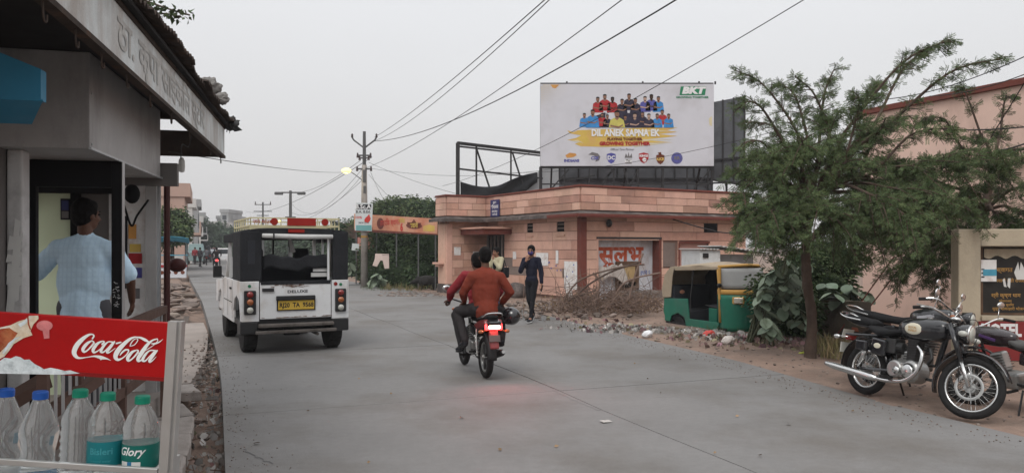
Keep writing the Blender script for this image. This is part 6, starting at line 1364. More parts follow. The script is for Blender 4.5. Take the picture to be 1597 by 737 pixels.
# the face looks towards -x: screen-left is +y (vehicle left)
MB().bx((RX - .045, .33, .935), (RX - .015, .50, .985)).build('handle_recess', 'plastic_black', tgo, bevel=.006)
MB().bx((RX - .07, -.28, .80), (RX - .02, .30, .865)).build('plate_lamp_bar', 'plastic_black', tgo, bevel=.01)
plt = MB().bx((RX - .045, -.265, .655), (RX - .03, .27, .795)).build('number_plate', 'plate_yellow', tgo, bevel=.004)
MB().bx((RX - .035, -.285, .64), (RX - .025, .29, .81)).build('plate_frame', 'plastic_black', tgo)
letter('lettering', 'RJ20  TA  9568', 'ad_black', plt, (RX - .0465, 0, .722), (0, -1, 0), (0, 0, 1), .095, bold=.03, wscale=.86)
letter('lettering', 'DELUXE', 'ad_black', tgo, (RX - .0215, -.02, .925), (0, -1, 0), (0, 0, 1), .06, bold=.03, wscale=1.4)
for s_ in (-1, 1):
    c = s_ * .675
    lf = MB().bx((RX - .05, c - .085, .60), (RX - .012, c + .085, .955)).build('tail_light', 'plastic_black', J, bevel=.012)
    for k, (z, m_) in enumerate(((.895, 'lens_red'), (.785, 'lens_orange'), (.665, 'lens_white'))): MB().lathe([(.048, 0), (.045, .018), (.001, .026)], 18, Matrix.Translation((RX - .05, c, z)) @ Matrix.Rotation(PI, 4, 'Z'), 'x').build('lens', m_, lf, smooth=True)
    MB().lathe([(.024, 0), (.024, .004), (.001, .005)], 14, Matrix.Translation((RX - .013, s_ * .68, 1.02)) @ Matrix.Rotation(PI, 4, 'Z'), 'x').build('reflector_dot', 'dot_green', J)
MB().lathe([(.03, 0), (.03, .004), (.001, .005)], 14, Matrix.Translation((RX - .013, -.60, 1.03)) @ Matrix.Rotation(PI, 4, 'Z'), 'x').build('hand_emblem', 'lens_red', J)
MB().bx((RX - .012, -HW - .02, .30), (RX + .35, -.55, .49)).bx((RX - .012, .55, .30), (RX + .35, HW + .02, .49)).build('rear_corner', 'plastic_black', J, bevel=.02)
MB().bx((RX - .10, -.56, .40), (RX + .02, .56, .455)).build('step_bumper', 'bumper_worn', J, bevel=.012); MB().bar((RX - .06, -.60, .33), (RX - .06, .60, .33), .05).build('lower_bar', 'bumper_worn', J, bevel=.01)
MB().bx((RX + .03, -.54, .455), (RX + .06, .54, .53)).build('valance', 'plastic_black', J)
MB().tube([(RX + .3, -.3, .28), (RX - .02, -.32, .27)], .025, 8).build('exhaust', 'bumper_worn', J); MB().bar((0, -.6, .345), (0, .6, .345), .09).box((0, 0, .34), (.25, .25, .22)).build('axle', 'plastic_black', J, bevel=.02)
MB().bar((2.3, -.6, .345), (2.3, .6, .345), .08).bx((.2, -.35, .3), (1.8, .35, .42)).build('chassis', 'plastic_black', J)
# door lines, handles, cut lines on the sides
for s_ in (-1, 1):
    mb = MB()
    for x in (.52, 1.12, 1.70): mb.bx((x - .006, s_ * (HW + .020) - .002, .48), (x + .006, s_ * (HW + .020) + .002, 1.06))
    mb.bx((.52, s_ * (HW + .020) - .002, .72), (1.7, s_ * (HW + .020) + .002, .732)); mb.build('door_gap', 'dark_gap', J)
    MB().bx((.60, s_ * (HW + .03) - .015, .93), (.74, s_ * (HW + .03) + .015, .96)).build('door_handle', 'plastic_black', J, bevel=.005)
    MB().box((1.75, s_ * (HW + .12), 1.18), (.06, .14, .2)).bar((1.72, s_ * HW, 1.08), (1.75, s_ * (HW + .1), 1.15), .02).build('mirror', 'plastic_black', J, bevel=.02)
# canvas top
ZT = 1.87
def topline(y): return ZT - .05 * (abs(y) / HW) ** 4
MB().sheet(lambda u, v: (RX + 2.2 * u, (v * 2 - 1) * (HW - .0), topline((v * 2 - 1) * HW) + .012 * math.sin(u * 15) - .04 * u), 16, 12).build('canvas_roof', 'canvas_black', J, smooth=True, solid=.03)
cv = MB()
cv.bx((RX - .01, .50, 1.09), (RX + .03, HW + .01, ZT - .03)); cv.bx((RX - .01, -HW - .01, 1.09), (RX + .03, -.56, ZT - .03)); cv.bx((RX, -.56, ZT - .10), (RX + .03, .52, ZT - .0))
for s_ in (-1, 1): cv.bx((RX, s_ * HW - .012, 1.09), (.50, s_ * HW + .018, ZT - .04)); cv.bx((.5, s_ * HW - .012, ZT - .2), (1.8, s_ * HW + .018, ZT - .06))
cv.build('canvas_side', 'canvas_black', J, bevel=.02)
MB().bx((RX - .016, .60, 1.35), (RX - .011, .70, 1.70)).build('canvas_window', 'vinyl_seat', J)
MB().tube([(RX - .03, -.55, ZT - .11), (RX - .035, -.1, ZT - .115), (RX - .03, .34, ZT - .105), (RX - .03, .50, ZT - .10)], [.034, .04, .038, .034], 10).build('rolled_flap', 'roll_white', J, smooth=True)
MB().bx((RX - .08, .33, ZT - .16), (RX - .065, .35, ZT - .06)).build('strap', 'plastic_black', J)
MB().bx((RX - .03, -.12, ZT - .05), (RX - .01, .12, ZT + .0)).build('brake_light', 'rack_red', J)
fr_ = MB()
fr_.bar((RX + .05, -.50, 1.09), (RX + .05, -.50, ZT - .05), .03)
for s_ in (-1, 1):
    fr_.bar((.5, s_ * (HW - .03), 1.09), (.5, s_ * (HW - .03), ZT - .06), .04); fr_.bar((1.15, s_ * (HW - .03), 1.09), (1.15, s_ * (HW - .03), ZT - .06), .035)
    fr_.bar((1.75, s_ * (HW - .04), 1.05), (1.62, s_ * (HW - .08), ZT - .1), .045)
fr_.build('hood_frame', 'car_white', J)
MB().bar((1.75, -HW + .05, 1.05), (1.75, HW - .05, 1.05), .05).bar((1.62, -HW + .1, ZT - .12), (1.62, HW - .1, ZT - .12), .06).bar((1.69, 0, 1.05), (1.62, 0, ZT - .12), .03).build('windscreen_frame', 'plastic_black', J)
# inside: seats and the black sheet across the opening
MB().sheet(lambda u, v: (RX + .06 + .03 * math.sin(u * 7), -.52 + 1.0 * u, 1.46 - .20 * v + .025 * math.sin(u * 9) + .015 * math.sin(u * 23)), 24, 5).build('rear_curtain', 'canvas_black', J, smooth=True, solid=.015)
MB().bx((RX + .9, -.7, .5), (RX + 1.0, .7, 1.42)).bx((RX + .1, -.72, .5), (RX + .8, -.42, .95)).bx((RX + .1, .42, .5), (RX + .8, .72, .95)).build('rear_seat', 'vinyl_seat', J, bevel=.04)
for s_ in (-1, 1): MB().bx((1.05, s_ * .38 - .26, .5), (1.2, s_ * .38 + .26, 1.35)).box((1.12, s_ * .38, 1.48), (.09, .26, .2)).build('front_seat', 'vinyl_seat', J, bevel=.04)
MB().torus((1.5, -.36, 1.15), .18, .015, 'x', 20, 6).build('steering_wheel', 'plastic_black', J)
MB().bx((RX + .1, -.50, 1.14), (RX + .14, -.25, 1.2)).bx((RX + .1, -.5, 1.22), (RX + .13, -.28, 1.27)).build('seat_rail', 'roll_white', J)
MB().tube([(RX + .35, .05, ZT - .08), (RX + .4, -.02, ZT - .35)], [.02, .05], 8).build('hanging_cloth', 'roll_white', J)
# roof rack
rr_ = MB(); zr0, zr1 = ZT + .05, ZT + .165
for z in (zr0, zr1):
    for a, b in (((RX + .02, -.66), (RX + .02, .66)), ((RX + .02, .66), (1.5, .66)), ((1.5, .66), (1.5, -.66)), ((1.5, -.66), (RX + .02, -.66))): rr_.bar((*a, z), (*b, z), .022)
for k in range(13):
    y = -.66 + 1.32 * k / 12; rr_.bar((RX + .02, y, zr0), (RX + .02, y, zr1), .016); rr_.bar((1.5, y, zr0), (1.5, y, zr1), .014)
for k in range(8):
    x = RX + .02 + (1.48 - RX) * k / 7
    for y in (-.66, .66): rr_.bar((x, y, zr0 - .06), (x, y, zr1), .016)
    rr_.bar((x, -.66, zr0), (x, .66, zr0), .016)
rko = rr_.build('roof_rack', 'rack_cream', J)
MB().bx((RX - .0, -.30, zr0 + .005), (RX + .008, .13, zr1 + .005)).build('rack_panel', 'rack_red', rko)
for y in (-.44, .32): MB().lathe([(.055, 0), (.055, .008), (.001, .010)], 18, Matrix.Translation((RX + .008, y, (zr0 + zr1) / 2 + .005)) @ Matrix.Rotation(PI, 4, 'Z'), 'x').build('rack_disc', 'rack_red', rko)
letter('lettering', 'जय माता', 'rack_red', rko, (RX - .003, .5, (zr0 + zr1) / 2), (0, -1, 0), (0, 0, 1), .08, bold=.02)
letter('lettering', 'TAXI', 'ad_black', rko, (RX - .003, -.57, (zr0 + zr1) / 2), (0, -1, 0), (0, 0, 1), .06, bold=.02)
# ---------------------------------------------------------------- auto rickshaw
M('auto_green', (.018, .135, .088), .5, var=.15, scale=3, col2=(.05, .12, .09), c2amt=.42, c2scale=2.5, speck=.08); M('auto_yellow', (.46, .26, .07), .5, var=.12, scale=4, col2=(.45, .26, .1), c2amt=.35, c2scale=3)
M('hood_tan', (.33, .27, .20), .8, var=.15, scale=4, bump=.3, bscale=16, col2=(.27, .21, .15), c2amt=.4, c2scale=3); M('dusty_glass', (.24, .24, .235), .45, var=.12, scale=3); M('headlamp', (.45, .42, .36), .2, .3)
AP = at(1090, 15.9, 0)
A_ = thing('auto_rickshaw', 'green and yellow three wheeler with tan hood, parked half sunk in rubbish beside the bush', 'auto rickshaw', (AP.x, AP.y, -.17), math.atan2(-.90, .44), sc=.86)
# local: x forward, y left (away from the camera), z up; rear axle at x=0
for s_ in (-1, 1): wheel(A_, 0, s_ * .52, .21, .12, out=s_)
wheel(A_, 1.95, 0, .21, .12, out=1)
side = [(-.45, .28), (-.30, .28), (-.24, .42), (0, .50), (.24, .42), (.30, .22), (1.35, .22), (1.42, .34), (1.42, .40), (.42, .40), (.36, .86), (-.52, .82), (-.55, .5)]
mb = MB()
for s_ in (-1, 1): mb.prism(side, s_ * .62 - .015, s_ * .62 + .015)
mb.bx((-.55, -.6, .28), (-.50, .6, .82)); mb.build('rear_body', 'auto_green', A_, bevel=.012)
MB().bx((-.5, -.6, .22), (1.6, .6, .28)).build('floor', 'plastic_black', A_)
# front cowl: green curved shell with yellow band
def cowl(z0, z1, t0=0.0, t1=0.0):
    def f(u, v):
        a = (u * 2 - 1) * PI / 2; z = z0 + (z1 - z0) * v; k = 1 - .18 * max(0, .75 - z) - .10 * max(0, z - .95); return (1.38 + .52 * math.cos(a) ** .75 * k, .62 * math.sin(a) * (1 - .10 * max(0, .8 - z)), z)
    return f
MB().sheet(cowl(.22, 1.02), 18, 8).build('front_cowl', 'auto_green', A_, smooth=True, solid=.02)
MB().sheet(cowl(1.02, 1.13), 18, 2).build('yellow_band', 'auto_yellow', A_, smooth=True, solid=.026)
def scr(u, v):
    a = (u * 2 - 1) * PI / 2 * .93; z = 1.15 + .44 * v; return (1.38 + .47 * math.cos(a) ** .75 * (1 - .45 * v), .60 * math.sin(a), z)
MB().sheet(scr, 16, 5).build('windscreen', 'dusty_glass', A_, smooth=True, solid=.012)
mb = MB()
for s_ in (-1, 1): mb.tube([(1.44, s_ * .60, .40), (1.42, s_ * .60, 1.13), (1.36, s_ * .60, 1.62)], .035, 8)
mb.tube([(1.36, -.6, 1.62), (1.55, -.4, 1.64), (1.63, 0, 1.66), (1.55, .4, 1.64), (1.36, .6, 1.62)], .035, 8); mb.build('screen_frame', 'auto_yellow', A_, smooth=True)
MB().bx((1.405, -.640, .9), (1.47, -.60, 1.6)).build('front_pillar', 'auto_yellow', A_, bevel=.01)
def hood(u, v):
    y = (v * 2 - 1); px_ = [(-.56, .84), (-.60, 1.05), (-.50, 1.38), (-.25, 1.60), (.2, 1.66), (.8, 1.70), (1.4, 1.66)]; q = u * (len(px_) - 1.001); i = int(q); f = q - i
    x = px_[i][0] * (1 - f) + px_[i + 1][0] * f; z = px_[i][1] * (1 - f) + px_[i + 1][1] * f; return (x, y * .63, z - .07 * abs(y) ** 3 - .012 * math.sin(u * 20) * (1 - abs(y)))
MB().sheet(hood, 24, 12).build('hood', 'hood_tan', A_, smooth=True, solid=.025)
mb = MB()
for s_ in (-1, 1): mb.prism([(-.55, .84), (-.60, 1.05), (-.50, 1.38), (-.28, 1.58), (-.12, 1.60), (-.20, 1.35), (-.26, .86)], s_ * .63 - .012, s_ * .63 + .012); mb.prism([(-.14, 1.60), (1.38, 1.62), (1.38, 1.56), (-.10, 1.50)], s_ * .63 - .012, s_ * .63 + .012)
mb.build('hood_side', 'hood_tan', A_, bevel=.008)
mb = MB()
for s_ in (-1, 1): mb.tube([(.42, s_ * .6, .28), (.44, s_ * .61, .9), (.55, s_ * .6, 1.62)], .014, 6)
mb.tube([(.5, -.6, .62), (.5, .6, .62)], .014, 6); mb.tube([(.9, -.55, .75), (1.35, -.55, .70)], .014, 6); mb.build('inner_bar', 'plastic_black', A_)
MB().bx((-.45, .575, .40), (1.36, .60, 1.56)).build('side_curtain', 'canvas_black', A_)
MB().bx((-.4, -.56, .28), (.30, .56, .58)).bx((-.45, -.56, .55), (-.25, .56, 1.15)).build('rear_seat', 'vinyl_seat', A_, bevel=.04); MB().bx((.72, -.32, .25), (1.0, .32, .66)).build('driver_seat', 'auto_green', A_, bevel=.02); MB().bx((.70, -.3, .66), (1.02, .3, .74)).build('seat_pad', 'vinyl_seat', A_, bevel=.03)
MB().bar((1.5, 0, .5), (1.32, 0, 1.02), .05).bar((1.32, -.32, 1.02), (1.32, .32, 1.02), .03).build('handlebar', 'plastic_black', A_); MB().box((1.28, 0, .98), (.16, .30, .12)).build('dashboard', 'plastic_black', A_, bevel=.02)
MB().ell((-.30, -.30, .98), (.06, .15, .09)).build('stuffing', 'hoard_orange', A_, smooth=True)
for s_ in (-1, 1):
    h_ = MB().box((1.78, s_ * .40, .90), (.10, .26, .17), (0, 0, s_ * .75)).build('headlight', 'auto_yellow', A_, bevel=.03); MB().box((1.835, s_ * .445, .90), (.02, .19, .12), (0, 0, s_ * .75)).build('lens', 'headlamp', h_, bevel=.01)
MB().ell((1.52, -.70, 1.22), (.03, .07, .05)).bar((1.42, -.62, 1.15), (1.5, -.68, 1.2), .015).build('mirror', 'plastic_black', A_)
fd = MB(); fd.sheet(lambda u, v: (1.95 + .30 * math.cos(PI * (u * .9 + .05)), -.10 + .20 * v, .24 + .27 * math.sin(PI * (u * .9 + .05))), 12, 2); fd.build('front_fender', 'auto_green', A_, smooth=True, solid=.015)
MB().bar((1.95, -.09, .21), (1.75, -.09, .45), .035).bar((1.95, .09, .21), (1.75, .09, .45), .035).build('front_fork', 'plastic_black', A_)

# ---------------------------------------------------------------- motorcycles
M('paint_black', (.010, .010, .012), .22, var=.05, coat=.8); M('chrome', (.62, .62, .61), .22, 1.0, var=.1, scale=9); M('alloy', (.40, .40, .39), .38, .9, var=.2, scale=12); M('seat_black', (.016, .016, .017), .6, var=.15, bump=.15); M('engine_dark', (.05, .05, .05), .5, .6, var=.3, scale=12)
M('badge_cream', (.62, .58, .46), .4, var=.05); M('seat_grey', (.09, .088, .085), .65, var=.15); M('paint_maroon', (.018, .010, .012), .25, coat=.6, var=.05); M('decal_silver', (.4, .4, .42), .35, .3, var=.1); M('decal_purple', (.10, .05, .16), .4, var=.1); M('brake_glow', (.9, .02, .02), .3, emit=(1, .03, .03), estr=9); M('brake_core', (1, .7, .65), .3, emit=(1, .35, .28), estr=40)
M('bike_red', (.20, .03, .03), .35, coat=.5, var=.1)
def bike_wheel(p, x, R_, w_, spokes, disc=None, rim='chrome', sp_mat='chrome'):
    o = MB().torus((x, 0, R_), R_ - w_, w_, 'y', 36, 10).build('wheel', 'rubber', p, smooth=True)
    MB().torus((x, 0, R_), R_ - w_ * 2.05, w_ * .42, 'y', 36, 6, sx=1.5).build('rim', rim, o, smooth=True)
    h = MB().lathe([(.035, -.06), (.035, .06)], 14, Matrix.Translation((x, 0, R_)), 'y'); h.lathe([(.055, -.045), (.055, -.035)], 14, Matrix.Translation((x, 0, R_)), 'y').lathe([(.055, .035), (.055, .045)], 14, Matrix.Translation((x, 0, R_)), 'y'); h.build('hub', 'alloy', o)
    s_ = MB()
    if spokes:
        for k in range(36):
            a = 2 * PI * k / 36; b = a + (.35 if k % 2 else -.35); y = .04 if k % 4 < 2 else -.04; s_.tube([(x + .05 * math.cos(b), y, R_ + .05 * math.sin(b)), (x + (R_ - w_ * 2.3) * math.cos(a), 0, R_ + (R_ - w_ * 2.3) * math.sin(a))], .0022, 4)
    else:
        for k in range(5): a = 2 * PI * k / 5; s_.bar((x, 0, R_), (x + (R_ - w_ * 2.2) * math.cos(a), 0, R_ + (R_ - w_ * 2.2) * math.sin(a)), .045, .03)
    s_.build('spokes', sp_mat, o).name = 'spoke'
    if disc is not None:
        d = MB(); d.torus((x, disc, R_), .118, .014, 'y', 30, 4, sx=.15)
        for k in range(5): a = 2 * PI * k / 5; d.bar((x, disc, R_), (x + .108 * math.cos(a), disc, R_ + .108 * math.sin(a)), .012, .004)
        d.build('brake_disc', 'alloy', o)
    return o
def fender(p, x, R_, a0, a1, w_, mat, name='fender'):
    def f(u, v): a = a0 + (a1 - a0) * u; b = (v * 2 - 1); r_ = R_ - .018 * abs(b) ** 2; return (x + r_ * math.cos(a), b * w_ / 2, R_ - .045 + r_ * math.sin(a))
    return MB().sheet(f, 20, 6).build(name, mat, p, smooth=True, solid=.006)
def tank(p, x0, x1, zc, w_, h_, mat, name='fuel_tank'):
    prof = [(0, .30, .55), (.12, .62, .80), (.35, .92, .98), (.62, 1.0, 1.0), (.85, .86, .92), (1, .50, .62)]
    def f(u, v):
        us = [q[0] for q in prof]; ww = np.interp(u, us, [q[1] for q in prof]); hh = np.interp(u, us, [q[2] for q in prof]); a = 2 * PI * v; c, s_ = math.cos(a), math.sin(a)
        return (x0 + (x1 - x0) * u, w_ / 2 * ww * math.copysign(abs(c) ** .75, c), zc + h_ / 2 * hh * math.copysign(abs(s_) ** .8, s_) + .03 * u)
    mb = MB().sheet(f, 14, 24); o = len(mb.v); mb.f += [tuple(range(0, 24)), tuple(14 * 25 + k for k in range(24))]
    return mb.build(name, mat, p, smooth=True)
def seat(p, pts, w_, mat, name='seat'):
    """pts: (x, ztop, half width factor, thickness)"""
    def f(u, v):
        q = u * (len(pts) - 1.001); i = int(q); t = q - i; t = t * t * (3 - 2 * t); A, B_ = pts[i], pts[i + 1]; x, z, hw, th = [A[k] * (1 - t) + B_[k] * t for k in range(4)]; a = 2 * PI * v; c, s_ = math.cos(a), math.sin(a)
        return (x, w_ / 2 * hw * math.copysign(abs(c) ** .6, c), z - th / 2 + th / 2 * math.copysign(abs(s_) ** .6, s_))
    mb = MB().sheet(f, 20, 20); mb.f += [tuple(range(0, 20)), tuple(20 * 21 + k for k in range(20))]
    return mb.build(name, mat, p, smooth=True)
def classic_bike(name, label, loc, rz, lean, group=None):
    t = thing(name, label, 'motorcycle', loc, group=group, rot=(lean, 0, rz)); WB = 1.33; Rr, Rf = .295, .305
    bike_wheel(t, 0, Rr, .042, True); bike_wheel(t, WB, Rf, .036, True, disc=-.065)
    fender(t, 0, Rr + .06, R(15), R(190), .14, 'paint_black', 'rear_fender'); fender(t, WB, Rf + .05, R(20), R(200), .12, 'paint_black', 'front_fender')
    hd = Vector((WB - .27, 0, .84)); ax = Vector((WB, 0, Rf))
    for s_ in (-1, 1):
        y = s_ * .075; MB().tube([Vector((WB, y, Rf)), Vector((WB - .11, y, .55))], .021, 10).build('fork_slider', 'chrome', t, smooth=True)
        MB().tube([Vector((WB - .11, y, .55)), Vector((WB - .275, y, .90))], .027, 10).build('fork_cover', 'paint_black', t, smooth=True)
        MB().tube([(0, s_ * .12, Rr + .02), (.10, s_ * .12, .60)], .028, 10).build('shock_absorber', 'chrome', t, smooth=True)
        MB().tube([(0, s_ * .10, Rr), (.42, s_ * .09, .33)], .018, 8).build('swingarm', 'paint_black', t)
    na = MB().lathe([(.001, -.14), (.05, -.12), (.09, -.05), (.105, .02), (.10, .05)], 20, Matrix.Translation((WB - .14, 0, .83)) @ Matrix.Rotation(R(6), 4, 'Y'), 'x').build('headlamp_shell', 'paint_black', t, smooth=True)
    MB().lathe([(.104, .045), (.100, .06), (.092, .062)], 20, Matrix.Translation((WB - .14, 0, .83)), 'x').build('headlamp_ring', 'chrome', na, smooth=True); MB().lathe([(.094, .055), (.06, .075), (.001, .082)], 20, Matrix.Translation((WB - .14, 0, .83)), 'x').build('headlamp_glass', 'lens_white', na, smooth=True)
    for s_ in (-1, 1):
        MB().ell((WB - .10, s_ * .20, .80), (.045, .03, .03)).bar((WB - .16, s_ * .10, .81), (WB - .10, s_ * .19, .80), .012).build('indicator', 'lens_white', t, smooth=True)
    hb = MB().tube(spline([(WB - .52, .36, .97), (WB - .40, .30, 1.00), (WB - .30, .12, .96), (WB - .28, 0, .93), (WB - .30, -.12, .96), (WB - .40, -.30, 1.00), (WB - .52, -.36, .97)], 5), .012, 8).build('handlebar', 'chrome', t, smooth=True)
    for s_ in (-1, 1):
        MB().tube([(WB - .42, s_ * .305, 1.0), (WB - .54, s_ * .375, .965)], .018, 8).build('grip', 'rubber', hb); MB().tube([(WB - .37, s_ * .30, 1.0), (WB - .50, s_ * .40, 1.0)], .006, 5).build('lever', 'alloy', hb)
        MB().tube([(WB - .38, s_ * .27, 1.0), (WB - .34, s_ * .33, 1.12)], .005, 5).ell((WB - .35, s_ * .34, 1.15), (.015, .055, .045)).build('mirror', 'chrome', hb, smooth=True)
    MB().ell((WB - .25, 0, .96), (.06, .07, .03)).build('speedometer', 'chrome', t, smooth=True)
    mb = MB(); mb.tube([(WB - .30, 0, .84), (WB - .42, 0, .34)], .022, 8); mb.tube([(WB - .32, 0, .82), (.35, 0, .72)], .02, 8); mb.tube([(.35, .05, .72), (.36, .05, .32), (WB - .44, .05, .30)], .018, 8); mb.tube([(-.28, .09, .66), (.35, .08, .70)], .016, 8).tube([(-.28, -.09, .66), (.35, -.08, .70)], .016, 8); mb.build('frame_tube', 'paint_black', t)
    tk = tank(t, .42, WB - .30, .80, .27, .25, 'paint_black')
    for s_ in (-1, 1):
        pt_ = MB().ell((.70, s_ * .128, .815), (.115, .012, .062), 20, 8).build('tank_badge', 'badge_cream', tk, smooth=True)
        letter('lettering', 'ROYAL', 'letter_gold', pt_, (.70, s_ * .143, .828), (-s_ , 0, 0), (0, 0, 1), .034, bold=.02); letter('lettering', 'ENFIELD', 'letter_gold', pt_, (.70, s_ * .143, .796), (-s_, 0, 0), (0, 0, 1), .030, bold=.02)
    MB().lathe([(.03, 0), (.03, .01), (.001, .015)], 14, Matrix.Translation((.78, 0, .945))).build('fuel_cap', 'chrome', tk)
    seat(t, [(.50, .80, .5, .05), (.38, .785, .85, .08), (.22, .77, 1.0, .09), (.08, .80, .9, .07)], .28, 'seat_black', 'rider_seat'); seat(t, [(.08, .85, .7, .06), (0, .875, .8, .09), (-.22, .88, .75, .09), (-.30, .87, .5, .06)], .25, 'seat_black', 'pillion_seat')
    # engine
    MB().lathe([(.10, -.10), (.125, -.07), (.125, .07), (.10, .10)], 22, Matrix.Translation((.66, 0, .36)), 'y').lathe([(.085, -.11), (.10, -.09), (.10, .09), (.085, .11)], 20, Matrix.Translation((.47, 0, .36)), 'y').bx((.44, -.085, .28), (.70, .085, .44)).build('crankcase', 'alloy', t, smooth=False, bevel=.01)
    MB().lathe([(.001, -.128), (.06, -.125), (.085, -.11)], 20, Matrix.Translation((.66, 0, .36)), 'y').lathe([(.04, -.13), (.045, -.11)], 16, Matrix.Translation((.52, 0, .35)), 'y').build('engine_cover', 'chrome', t, smooth=True)
    for k in range(7): MB().box((.63 + .004 * k, 0, .49 + .028 * k), (.145, .15, .010), (0, -.08, 0)).build('cooling_fin', 'engine_dark', t)
    MB().box((.64, 0, .58), (.12, .12, .22)).box((.66, 0, .70), (.15, .14, .05)).build('cylinder', 'engine_dark', t, bevel=.01)
    MB().lathe([(.05, -.05), (.05, .05)], 12, Matrix.Translation((.48, -.04, .60)), 'x').box((.38, -.02, .60), (.14, .15, .16)).build('carburettor', 'engine_dark', t, bevel=.01)
    ex = MB().tube(spline([(.72, -.06, .64), (.82, -.10, .56), (.80, -.125, .38), (.66, -.13, .26), (.45, -.135, .22), (.25, -.14, .22)], 6), .021, 10).build('exhaust_pipe', 'chrome', t, smooth=True)
    MB().tube([(.30, -.14, .22), (.22, -.145, .225), (-.05, -.155, .245), (-.34, -.165, .268), (-.44, -.17, .278), (-.47, -.17, .282)], [.024, .040, .042, .040, .028, .026], 14).build('silencer', 'chrome', t, smooth=True)
    for s_ in (-1, 1):
        MB().box((.25, s_ * .115, .57), (.20, .05, .19), (0, .1, 0)).build('side_panel', 'paint_black', t, bevel=.025); MB().ell((.25, s_ * .143, .58), (.05, .006, .03)).build('panel_badge', 'badge_cream', t)
        MB().bar((.46, s_ * .10, .26), (.46, s_ * .26, .26), .03).build('footrest', 'rubber', t)
    MB().bx((-.02, -.20, .50), (.14, -.14, .62)).build('tool_box', 'paint_black', t, bevel=.02)
    MB().tube([(.35, .10, .28), (.30, .30, .0)], .012, 6).build('side_stand', 'paint_black', t); MB().bx((-.36, -.09, .44), (-.345, .09, .56)).build('number_plate', 'lens_white', t, bevel=.003)
    tl_ = MB().box((-.30, 0, .63), (.08, .10, .08)).build('tail_light', 'lens_red', t, bevel=.015); MB().tube([(-.24, -.10, .63), (-.40, -.13, .63)], .006, 5).ell((-.36, -.15, .62), (.05, .028, .028)).build('rear_indicator', 'chrome', t, smooth=True)
    MB().tube(spline([(-.05, -.12, .84), (-.28, -.13, .86), (-.40, -.10, .90), (-.42, 0, .92), (-.40, .10, .90), (-.28, .13, .86), (-.05, .12, .84)], 4), .009, 6).build('grab_rail', 'chrome', t)
    MB().tube(spline([(WB - .3, .04, .90), (WB - .1, .10, .98), (WB - .02, .05, .80), (WB - .12, .04, .6)], 5), .004, 5).tube(spline([(WB - .36, -.2, .98), (WB - .15, -.15, .95), (WB - .10, -.1, .75), (WB - .07, -.08, .35)], 5), .004, 5).build('cable', 'plastic_black', t)
    return t
